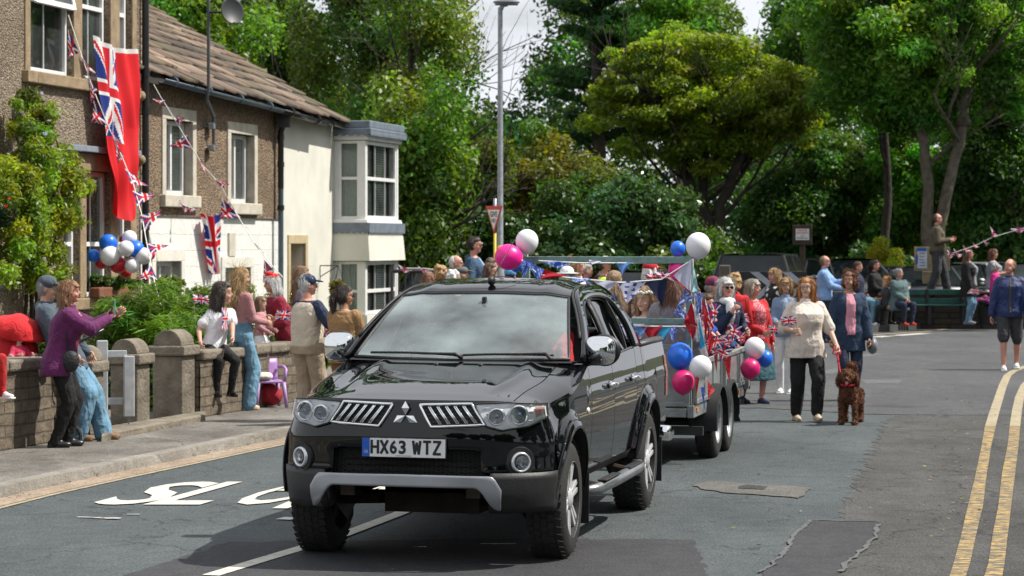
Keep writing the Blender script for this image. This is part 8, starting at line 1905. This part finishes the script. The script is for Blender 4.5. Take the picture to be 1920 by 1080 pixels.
far('man in an olive fleece and dark trousers standing up on the wall behind the bench', 1757, 401, 57.6, 1.80, 78, top=('fleece', C_OLIVE, dict(hem=.90, collar=1, t=.025)), bottom=('trousers', C_CHAR, dict(loose=.03, t=.02)), hair=('receding', HAIR['brown']), skin='pink', shoes=S_BLK, hl=(.10, -.30, 1.18), hr=(-.12, -.26, 1.16), fl=(.12, -.24, 0), fr=(-.10, .12, 0), fat=1.18, belly=.03, vox=.015)
w = far('woman with auburn hair in a black cardigan and pale jeans beside the bench', 1816, 468, 56.8, None, 65, top=('cardigan', C_BLK, dict(hem=.66, flare=.18, front=C_GTEE, fw=.11, t=.025)), bottom=('jeans', C_JEAN, {}), hair=('long', HAIR['auburn']), skin='pink', shoes=mat('grey_trainer', (.2, .2, .24), .7), hr=(-.22, -.10, .85), fat=1.25, bust=.04, z0=ZK, vox=.015)
handflag('union flag held low by the woman in the black cardigan', P(1815, 548, 56.4), P(1822, 541, 56.4), .27, 1, ph=4)
far('woman with bobbed auburn hair in a grey T-shirt looking at a phone', 1862, 467, 58.6, None, 70, top=('t_shirt', C_GTEE, dict(hem=.80, sleeve=.4, flare=.2, loose=.03)), bottom=TR(C_BLK), hair=('bob', HAIR['auburn']), skin='pink', shoes=S_WHT, hl=(.05, -.34, 1.22), hr=(-.1, -.32, 1.18), fat=1.3, bust=.05, z0=ZK, vox=.015)
far('elderly woman with short grey hair in a fuchsia jacket', 1866, 497, 56.5, 1.38, 60, top=('jacket', C_FUCH, dict(hem=.82, collar=1, t=.03)), bottom=TR(C_JEAND), hair=('curly', HAIR['grey']), skin='pink', glasses='sun', shoes=S_BLK, z0=ZK)
x, y, z = foot(1893, 694)
wm = person('man in a royal blue jacket and charcoal shorts crossing the yellow lines', x, y, z, 1.74, -8, ('jacket', C_ROYAL, dict(hem=.84, collar=1, t=.026, front=C_OLIVE, fw=.022, fname='undershirt')), ('shorts', C_CHAR, dict(len=.44, loose=.008, t=.014)), ('receding', HAIR['fairbrown']), 'pink', hl=(.30, -.12, .84), hr=(-.29, -.02, .82), shoes=S_WHT, shoet='trainer', fat=1.14, vox=.012, fl=(.12, .20, 0.02), fr=(-.10, -.20, 0), headr=(-35, 0))
GR = wm['grip']; handflag('union flag drooping from the hand of the man in shorts', GR[1], GR[1]+V3(.03, -.02, -.10), .17, 1, ph=5)
handflag('union flag in the hand of the man in the beige waistcoat', m8['grip'][1]+V3(.02, -.12, 0), m8['grip'][1]+V3(.10, -.14, .12), .16, -1, ph=6)
handflag('union flag held out by the woman in the red beret', P(512, 605, 29.9), P(520, 582, 29.9), .19, 1, ph=7)
handflag('tall stick flag rising from the trailer, left of the pair', P(1222, 535, 23.4), P(1206, 512, 23.4), .15, 1, ph=1)
handflag('tall stick flag rising from the trailer, right of the pair', P(1240, 535, 23.4), P(1226, 509, 23.4), .15, 1, ph=2)
handflag('union flag waved above the trailer side by the seated child', P(1352, 668, 24), P(1362, 628, 24), .18, -1, ph=3)
handflag('union flag lying against the lavender behind the wall', P(366, 590, 29.2), P(362, 552, 29.2), .18, 1, ph=3)
# ---- in the pickup
def incab(label, lx_, **k):
 p = tw(lx_, 1.52, .0); return person(label, p.x, p.y, 0.0, 1.72, -12.5, hip=(0, 0, .90), lean=(0, .09), fl=(.1, -.52, .52), fr=(-.1, -.52, .52), vox=.014, **k)
incab('driver of the pickup in a grey shirt with hands on the wheel', -.37, top=('shirt', C_GTEE, dict(sleeve=.45)), bottom=TR(C_JEAND), hair=('short', HAIR['grey']), skin='pale', hl=(.13, -.46, 1.26), hr=(-.13, -.46, 1.26), shoes=S_BLK, glasses='spec')
incab('front passenger of the pickup in a red top', .37, top=('top', C_RED, dict(sleeve=.9)), bottom=TR(C_JEAND), hair=('long', HAIR['brown']), skin='pale', hl=(.2, -.30, .98), hr=(-.2, -.3, .98), shoes=S_BLK)
# ------------------------------------------------------------ the dog
def dog():
 c = G(1594, 797); s = 1.0; T = empty('dog', (c.x, c.y+.1, 0), 'chocolate brown curly coated dog on a red lead, tongue out', 'dog', rz=R(-13)); Mf = mat('chocolate_curls', (.055, .018, .007), .8, col2=(.20, .075, .03), scale=26, bump=.9, bscale=55, detail=6)
 b = MB(); b.cap((0, -.02, .35), .085, (0, .34, .36), .082, 12); b.ell((0, -.05, .34), (.088, .11, .115)); b.ell((0, -.10, .38), (.07, .07, .09)); b.ell((0, .38, .355), (.085, .10, .10))
 b.cap((0, -.08, .42), .062, (0, -.14, .50), .058, 10)
 b.ell((0, -.15, .535), (.078, .085, .068)); b.ell((0, -.21, .50), (.046, .065, .040)); b.ell((0, -.14, .585), (.062, .06, .035))
 for q in (1, -1):
  b.cap((q*.070, -.13, .56), .028, (q*.098, -.12, .49), .036, 9); b.cap((q*.098, -.12, .49), .036, (q*.102, -.11, .44), .024, 9)
  fy = -.10 if q > 0 else -.06
  b.cap((q*.07, -.06, .30), .044, (q*.075, fy, .16), .033, 9); b.cap((q*.075, fy, .16), .032, (q*.076, fy-.01, .05), .031, 9); b.ell((q*.076, fy-.03, .028), (.036, .052, .028))
  b.cap((q*.070, .36, .32), .068, (q*.085, .30, .21), .048, 9); b.cap((q*.085, .30, .21), .042, (q*.085, .43, .13), .038, 9); b.cap((q*.085, .43, .13), .038, (q*.085, .40, .04), .036, 9); b.ell((q*.085, .375, .028), (.040, .055, .028))
 b.cap((0, .46, .40), .04, (0, .50, .54), .050, 9); b.cap((0, .50, .54), .055, (.0, .42, .62), .058, 9); b.cap((0, .42, .62), .05, (-.02, .33, .64), .035, 9)
 body = part_from(remesh(b, .0085, 1, .022, TEXH), 'body', Mf, T)
 # curls standing off the coat
 me = body.data; n = len(me.vertices); co_ = np.empty(n*3); me.vertices.foreach_get('co', co_); co_ = co_.reshape(-1, 3); no = np.empty(n*3); me.vertices.foreach_get('normal', no); no = no.reshape(-1, 3)
 g = np.random.default_rng(5); idx = g.choice(n, 9000); P_ = co_[idx]; Nn = no[idx]+g.normal(size=(9000, 3))*.45+np.array([0, 0, -.35]); Nn /= np.linalg.norm(Nn, axis=1)[:, None]
 t = np.cross(Nn, g.normal(size=(9000, 3))); t /= np.linalg.norm(t, axis=1)[:, None]; L_ = .010+.010*g.random((9000, 1)); w_ = .003
 V = np.stack([P_-t*w_, P_+t*w_, P_+Nn*L_*.6+t*w_*1.2, P_+Nn*L_-t*w_*.3], 1).reshape(-1, 3)
 m2 = np_mesh('curls', V, np.arange(36000).reshape(-1, 4)); m2.materials.append(Mf); link('curls', m2, body)
 for q in (1, -1): e = MB(); e.ell((q*.034, -.222, .540), .010, 8, 6); e.build('eye', M_EYE, body, **LS)
 e = MB(); e.ell((0, -.278, .512), (.016, .012, .012)); e.build('nose', S_BLK, body, **LS)
 e = MB(); e.ell((0, -.262, .470), (.018, .014, .026)); e.build('tongue', mat('tongue_pink', (.60, .16, .20), .4), body, **LS)
 e = MB(); e.tube([Vector((.082*cos(a), -.11+.08*sin(a), .455+.02*sin(a))) for a in [2*PI*k/20 for k in range(21)]], .010, 6); e.build('collar', cloth('red_collar', (.45, .01, .02)), T, **LS)
 return T
DG_ = dog(); hp = wd['grip'][1]; cl = Vector(DG_.location)+V3(-.05, -.02, .50)
b = MB(); pts = [hp+V3(0, -.02, 0)]+[hp.lerp(cl, t)+V3(0, 0, -.10*sin(PI*t)) for t in (.2, .4, .6, .8, 1)]; b.tube(pts, .010, 6); b.tube([hp+V3(-.03, -.03, .05), hp+V3(-.05, -.03, -.03), hp+V3(.02, -.04, -.07), hp+V3(.04, -.03, .0)], .009, 5)
b.build('dog_lead', cloth('red_webbing', (.50, .01, .02)), smooth=True, label='red lead from the dog up to the hand of the woman in cream', cat='lead')
# ------------------------------------------------------------ street furniture and parked cars
def lamppost():
 Y = 48; c = P(938, 600, Y); T = empty('street_lamp', (c.x, Y, .0), 'tall galvanised street lamp post rising above the crowd', 'street lamp')
 zt_ = zat(14, Y)
 b = MB(); b.tube([(c.x, Y, 0), (c.x, Y, 1.5), (c.x, Y, 1.55), (c.x, Y, zt_)], [.085, .085, .058, .046], 16); b.build('post', M_GREY, T, smooth=True, auto=40)
 b = MB(); b.tube([(c.x, Y, zt_-.05), (c.x+.05, Y, zt_+.04), (c.x+.14, Y, zt_+.06)], [.05, .045, .04], 10); b.build('bracket', M_GREY, T, smooth=True)
 b = MB(); h = Vector((c.x+.12, Y, zt_+.10)); b.ell(h+V3(0, 0, 0), (.26, .12, .055), 18, 8); b.box(h-V3(.0, 0, .04), (.44, .18, .03)); b.build('lantern', mat('lantern_grey', (.12, .13, .15), .5), T, bevel=.01)
 b = MB(); z0 = zat(470, Y); b.tube([(c.x, Y-.0, z0-.25), (c.x, Y, z0+.1)], .062, 16); b.build('yellow_band', mat('yellow_band', (.62, .46, .02), .5), T, smooth=True)
lamppost()
def giveway():
 Y = 47; c = P(923, 440, Y); T = empty('give_way_sign', (c.x+.04, Y, 0), 'triangular give way sign on a yellow and grey pole, edged by the lamp post', 'road sign')
 zt_ = zat(386, Y); M = Matrix.Translation((c.x+.03, Y, zt_)) @ Matrix.Rotation(R(-58), 4, 'Z'); w = .60
 b = MB(M); tri = [(-w/2, 0), (w/2, 0), (0, -w*.87)]
 b.prism([(x*1.0, z) for x, z in tri], .012, Matrix.Translation((0, 0, 0))); b.build('plate_border', mat('sign_red', (.50, .012, .02), .4), T, bevel=.004)
 b = MB(M); b.add([(x*.72, -.004, z*.72-.075) for x, z in tri], [(0, 1, 2)]); b.build('plate_face', mat('sign_white', (.7, .7, .68), .4), T)
 b = MB(M); text_fit(b, 'GIVE', .26, .105, Matrix.Translation((0, -.007, -.155)), .02); text_fit(b, 'WAY', .15, .075, Matrix.Translation((0, -.007, -.275)), .02); b.build('lettering', mat('sign_black', (.01, .01, .01), .5), T)
 b = MB(); b.tube([(c.x+.05, Y+.06, 0), (c.x+.05, Y+.06, zt_-.5)], .028, 10); b.build('pole', mat('yellow_pole', (.58, .42, .02), .5), T, smooth=True)
 b = MB(); b.tube([(c.x+.05, Y+.06, zt_-.5), (c.x+.05, Y+.06, zt_+.14)], .034, 10); b.build('pole', M_GREY, T, smooth=True)
giveway()
# railings at the left beyond the bay
def railing(name, label, a, c, z1, n, m, bars=True):
 a = Vector(a); c = Vector(c); T = empty(name, (a+c)/2, label, 'railing'); b = MB(); b.tube([a+V3(0, 0, z1), c+V3(0, 0, z1)], .035, 8); b.build('rail', m, T, smooth=True); b = MB(); b.tube([a+V3(0, 0, z1*.15), c+V3(0, 0, z1*.15)], .02, 6); b.build('rail', m, T, smooth=True)
 for i in range(n+1): p = a.lerp(c, i/n); b = MB(); b.tube([p, p+V3(0, 0, z1)], .014 if i % 5 else .03, 6); b.build('bar', m, T)
Yr = 44; railing('railing', 'dark metal railing beyond the bay window', (P(735, 500, Yr).x, Yr, 0), (P(905, 500, Yr).x, Yr+1, 0), 1.5, 14, mat('railing_dark', (.035, .03, .04), .5))
def board(name, label, cat, px0, py0, px1, py1, Y, m, thick=.03, posts=(), zb=0, fr=None):
 a = P(px0, py1, Y); c = P(px1, py0, Y); T = empty(name, ((a.x+c.x)/2, Y, zb), label, cat)
 b = MB(); b.box(((a.x+c.x)/2, Y, (a.z+c.z)/2), (c.x-a.x, thick, c.z-a.z)); b.build('board', m, T, bevel=.006)
 for p in posts: x = P(p[0], 0, Y).x; w = p[1]; b = MB(); b.box((x, Y+thick/2+.055, (zb+p[2])/2), (w, .10, p[2]-zb)); b.build('post', p[3], T, bevel=.01)
 return T, a, c
M_OAK = mat('weathered_oak', (.26, .21, .13), .85, var=.25, scale=9, bump=.3); M_DKW = mat('dark_wood', (.04, .027, .018), .85, var=.3, bump=.3)
# private property board
Y = 58; T, a, c = board('property_sign', 'dark wooden board with a small white private property notice under the trees', 'sign', 1486, 422, 1523, 459, Y, M_DKW, posts=((1505, .12, zat(422, Y), M_DKW),))
a = P(1492, 450, Y-.03); c = P(1517, 429, Y-.03); cx = (a.x+c.x)/2; cz = (a.z+c.z)/2; b = MB(); b.box((cx, Y-.025, cz), (c.x-a.x, .012, c.z-a.z)); b.build('notice', mat('notice_white', (.60, .64, .64), .5), T)
b = MB(); text_fit(b, 'PRIVATE', .21, .042, Matrix.Translation((cx, Y-.034, cz+.09)), .02); text_fit(b, 'PROPERTY', .26, .042, Matrix.Translation((cx, Y-.034, cz+.035)), .02); b.build('red_lettering', mat('notice_red', (.5, .03, .03), .6), T)
b = MB(); text_fit(b, 'NO', .07, .034, Matrix.Translation((cx, Y-.034, cz-.03)), .02); text_fit(b, 'PARKING', .24, .036, Matrix.Translation((cx, Y-.034, cz-.085)), .02); b.build('black_lettering', mat('notice_black', (.02, .02, .03), .6), T)
# notice board behind the bench
Y = 58.8; T, a, c = board('notice_board', 'oak notice board with blue and white posters behind the man on the wall', 'notice board', 1714, 463, 1781, 508, Y, M_OAK, posts=((1747, .42, zat(509, Y), M_OAK),), zb=.1)
for (x0, y0, x1, y1, m, nm) in ((1720, 466, 1738, 503, mat('poster_white', (.50, .58, .66), .5), 'poster'), (1717, 478, 1721, 495, mat('poster_blue', (.02, .10, .45), .5), 'poster'), (1719, 465, 1737, 470.5, mat('poster_blue', (.02, .10, .45), .5), 'poster_heading')):
 p0 = P(x0, y1, Y-.02); p1 = P(x1, y0, Y-.02); b = MB(); b.box(((p0.x+p1.x)/2, Y-.022-(.008 if nm == 'poster_heading' else 0), (p0.z+p1.z)/2), (p1.x-p0.x, .008, p1.z-p0.z)); b.build(nm, m, T)
for k, (yy, m) in enumerate(((475, 'notice_red'), (481, 'poster_blue'), (487, 'notice_red'), (492, 'poster_blue'), (498, 'poster_blue'))):
 p = P(1729, yy, Y-.03); b = MB(); b.box(p, (.14-.02*(k % 2), .004, .014)); b.build('poster_line', MATS[m], T)
# chevron board
Y = 45; T, a, c = board('chevron_sign', 'black bend board with white chevrons behind the walkers', 'road sign', 1375, 509, 1512, 562, Y, mat('chevron_black', (.012, .012, .014), .5), posts=((1385, .09, zat(509, Y), M_GREY), (1500, .09, zat(509, Y), M_GREY)))
for k, px in enumerate((1406, 1466)):
 b = MB(); zc = (a.z+c.z)/2; h = (c.z-a.z)/2-.01; x = P(px, 0, Y).x; w = .16; t = .30; b.add([(x, Y-.02, zc+h), (x+w, Y-.02, zc+h), (x+w+t, Y-.02, zc), (x+w, Y-.02, zc-h), (x, Y-.02, zc-h), (x+t, Y-.02, zc)], [(0, 1, 2, 5), (5, 2, 3, 4)]); b.build('chevron', mat('chevron_white', (.34, .37, .42), .5), T)
b = MB(); Y = 46.5; p = P(1359, 0, Y); b.box((p.x, Y, zat(497, Y)/2), (.20, .18, zat(497, Y))); b.build('bollard', mat('weathered_post', (.13, .115, .095), .9, var=.3, bump=.4, scale=6), bevel=.02, label='squat weathered timber post left of the chevron board', cat='post')
b = MB(); Y = 52; a = P(1509, 545, Y); c = P(1523, 518, Y); b.box(((a.x+c.x)/2, Y, (a.z+c.z)/2), (c.x-a.x, .3, c.z-a.z)); b.box(((a.x+c.x)/2, Y, a.z/2), (.1, .1, a.z)); b.build('grey_box', mat('grey_cabinet', (.24, .22, .20), .7), bevel=.01, label='grey cabinet left of the man in light blue', cat='cabinet')
# bench
def bench():
 Y = 57.0; x0 = P(1668, 0, Y).x; x1 = P(1812, 0, Y).x; T = empty('park_bench', ((x0+x1)/2, Y, ZK), 'long dark green slatted bench by the far kerb', 'bench'); m = mat('green_bench_paint', (.012, .075, .06), .5, var=.2)
 for z in (.77, .57): b = MB(); b.box(((x0+x1)/2, Y+.19, ZK+z-.05), (x1-x0, .04, .13)); b.build('backrest_slat', m, T, bevel=.01)
 for k in range(4): b = MB(); b.box(((x0+x1)/2, Y-.2+.115*k, ZK+.43), (x1-x0, .09, .035)); b.build('seat_slat', m, T, bevel=.008)
 for x in (x0+.1, (x0+x1)/2, x1-.1):
  b = MB(); b.box((x, Y-.18, ZK+.205), (.07, .07, .41)); b.box((x, Y+.14, ZK+.40), (.06, .06, .80)); b.box((x, Y, ZK+.385), (.06, .36, .05)); b.build('bench_frame', mat('dark_iron', (.015, .015, .016), .6), T, bevel=.008)
bench()
# low wall behind the bench
Y = 57.9; xa = P(1560, 0, Y).x; xb = P(1990, 0, Y).x
b = MB(); b.box(((xa+xb)/2, Y+.1, .42), (xb-xa, .5, .80)); T = empty('low_wall', ((xa+xb)/2, Y, ZK), 'dark low stone wall behind the bench', 'wall'); b.build('stonework', block_mat('dark_wall_stone', (.035, .03, .022), (.06, .05, .038), (.02, .018, .015), .35, .14, .02, .8), T)
b = MB(); b.box(((xa+xb)/2, Y+.1, .845), (xb-xa, .58, .05)); b.build('coping', mat('dark_coping', (.06, .055, .045), .9, var=.3), T, bevel=.01)
# planters
for i, (px, yy, col, lab) in enumerate(((1650, 56.6, (.65, .28, .02), 'tub of orange flowers by the seated people'), (1850, 57.2, (.35, .10, .42), 'dark tub of purple pansies beside the woman in grey'))):
 x = P(px, 0, yy).x; T = empty('planter', (x, yy, ZK), lab, 'planter', 'flower tubs by the far kerb')
 b = MB(); b.lathe([(0, 0), (.17, 0), (.21, .36), (.23, .40), (.19, .40), (.18, .36), (0, .36)], 20, M=Matrix.Translation((x, yy, ZK))); b.build('tub', M_TRIMB, T, smooth=True, auto=40)
 C, Rr = crown_blobs(200+i, (0, 0, .48), (.2, .18, .08), 14, (.05, .09)); V, Q, c = leaves(C, Rr, 900, .03, (.06, .12, .03), .2, 200+i); me = np_mesh('foliage', V, Q, c); me.materials.append(M_LEAF); link('foliage', me, T)
 C, Rr = crown_blobs(210+i, (0, -.05, .54), (.2, .18, .06), 16, (.03, .05)); V, Q, c = leaves(C, Rr, 500, .035, col, .15, 210+i, hue=.02); me = np_mesh('blossom', V, Q, c); me.materials.append(M_LEAF); link('blossom', me, T)
# parked cars: one body form, several sizes and paints
def car(label, px, Y, yaw, L_=4.2, W_=1.75, H_=1.48, paint=(.02, .02, .022), kind='hatch', group='cars parked beyond the kerb', z0=.0):
 x = P(px, 0, Y).x; T = empty('parked_car', (x, Y, z0), label, 'car', group, rz=R(yaw)); m = mat('car_paint_%d' % int(paint[0]*1000+paint[2]*10000), paint, .25, var=.05, coat=.6)
 belt = H_*.63; zb_ = .28
 low = dict(hatch=[(-.5, .50), (-.49, .62), (-.30, .66), (-.22, .69), (.46, .70), (.5, .60)], suv=[(-.5, .52), (-.49, .66), (-.32, .68), (-.25, .70), (.49, .70), (.5, .6)])[kind]
 b = MB()
 sec = []
 n = 26
 for i in range(n+1):
  u = -.5+i/n; zt_ = interp([(a, h*H_) for a, h in low], u); w = W_/2*(1-.14*max(0, (abs(u)-.38)/.12)**2)
  ends = .30 if abs(u) < .49 else .36
  sec.append([V3(-w*.96, u*L_, ends), V3(-w, u*L_, lerp(ends, zt_, .45)), V3(-w*.96, u*L_, zt_-.06), V3(-w*.84, u*L_, zt_), V3(0, u*L_, zt_+.025), V3(w*.84, u*L_, zt_), V3(w*.96, u*L_, zt_-.06), V3(w, u*L_, lerp(ends, zt_, .45)), V3(w*.96, u*L_, ends)])
 for i in range(n): b.strip(sec[i], sec[i+1])
 b.add(sec[0], [tuple(range(9))]); b.add(sec[-1], [tuple(range(9))[::-1]]); b.build('body', m, T, **LS, auto=50)
 # cabin
 c0, c1, t0, t1 = dict(hatch=(-.24, .47, -.08, .36), suv=(-.26, .485, -.13, .45))[kind]
 wb, wt_ = W_/2*.86, W_/2*.68
 P4 = lambda y0, w, z: [V3(-w, y0*L_, z), V3(w, y0*L_, z)]
 bl = H_*.69; rf_ = H_-.01
 B0, B1, T0, T1 = P4(c0, wb, bl), P4(c1, wb, bl), P4(t0, wt_, rf_-.03), P4(t1, wt_, rf_-.03)
 g = MB(); g.add([B0[0], B0[1], T0[1], T0[0]], [(0, 1, 2, 3)]); g.build('windscreen', MATS.get('car_glass') or mat('car_glass', (.012, .016, .018), .12, .0, var=.4, scale=3, spec=.35), T, **LO)
 g = MB(); g.add([B1[0], B1[1], T1[1], T1[0]], [(0, 1, 2, 3)]); g.build('rear_window', MATS['car_glass'], T, **LO)
 for q in (0, 1):
  g = MB(); g.add([B0[q], B1[q], T1[q], T0[q]], [(0, 1, 2, 3)]); g.build('side_glass', MATS['car_glass'], T, **LO)
  g = MB()
  for (a, c) in ((B0[q], T0[q]), (B1[q], T1[q]), (B0[q].lerp(B1[q], .5), T0[q].lerp(T1[q], .45))): g.tube([a, c], .03, 6)
  g.tube([T0[q], T1[q]], .035, 6); g.build('pillars', m, T, **LO)
 g = MB(); g.grid(lambda u, v: V3(lerp(-wt_, wt_, u), lerp(t0, t1, v)*L_, rf_-.03+.045*(1-(2*u-1)**4)), 10, 6); g.build('roof', m, T, **LS)
 if False:
  for q in (-1, 1): g = MB(); g.tube([V3(q*wt_, t0*L_, rf_), V3(q*wt_, t0*L_+.15, rf_+.04), V3(q*wt_, t1*L_-.1, rf_+.04), V3(q*wt_, t1*L_, rf_)], .018, 6); g.build('roof_rail', M_PIPE, T, **LS)
 for q in (-1, 1):
  for y in (-.31, .31):
   g = MB(Matrix.Translation((q*(W_/2-.10), y*L_, .31))); g.lathe([(.18, -.1), (.27, -.1), (.31, -.07), (.31, .07), (.27, .1), (.18, .1), (0, .07*q)], 24, 'X'); g.build('wheel', M_TYRE, T, **LS, auto=40)
  g = MB(); g.ell((q*W_*.36, -.485*L_, H_*.46), (.17, .10, .07)); g.build('headlight', mat('car_lamp', (.5, .5, .52), .1, .3), T, **LS)
  g = MB(); g.ell((q*W_*.40, .485*L_, H_*.55), (.09, .07, .12)); g.build('tail_lamp', MATS['red_lens'], T, **LS)
  g = MB(); g.ell((q*(W_/2+.05), -.18*L_, bl+.03), (.09, .06, .06)); g.build('door_mirror', m, T, **LS)
 return T
car('silver and black four by four with roof rails behind the chevron board', 1432, 52.5, 168, 4.6, 1.85, 1.78, (.014, .015, .018), 'suv')
car('dark estate behind the man in light blue', 1578, 60.5, 20, 4.5, 1.8, 1.62, (.02, .022, .026), 'suv')
car('dark blue hatchback behind the seated woman in grey green', 1705, 60.8, 186, 4.3, 1.8, 1.45, (.012, .014, .022))
car('black hatchback with green tinted glass behind the notice board post', 1790, 62.5, 30, 4.2, 1.8, 1.48, (.012, .012, .013))
car('white car glimpsed between the women at the right', 1880, 62.8, 15, 4.3, 1.78, 1.5, (.55, .55, .55))
car('black car low behind the trailer pennants', 1225, 50.5, 160, 4.3, 1.8, 1.46, (.03, .03, .032))
car('dark silver car behind the railing beyond the bay window', 845, 53, 12, 4.3, 1.78, 1.42, (.07, .073, .078))
# stone lodge glimpsed through the wood
def lodge():
 Y = 57.6; x = P(1247, 0, Y).x; T = empty('stone_lodge', (x, Y, 0), 'small stone lodge with a gabled roof glimpsed through the trees', 'house'); m = mat('lodge_stone', (.30, .27, .20), .85, var=.2)
 b = MB(); b.box((x, Y+1, zat(385, Y)/2), (.62, 1.6, zat(385, Y))); b.build('wall', m, T)
 zr = zat(385, Y); b = MB(); b.prism([(x-.50, zr-.05), (x+.50, zr-.05), (x, zr+.45)], 2.0, Matrix.Translation((0, Y-.05, 0))); b.build('roof', mat('lodge_roof', (.12, .11, .10), .9), T)
 p = P(1250, 413, Y); b = MB(); b.box((p.x, Y+.19, p.z), (.17, .03, .42)); b.build('window', mat('lodge_window', (.03, .03, .03), .2), T)
lodge()
bpy.data.scenes.remove(S2)
for o_ in SC.objects:
 if 'label' in o_ and len(o_['label'].split()) > 16: print('LONG', o_['label'])
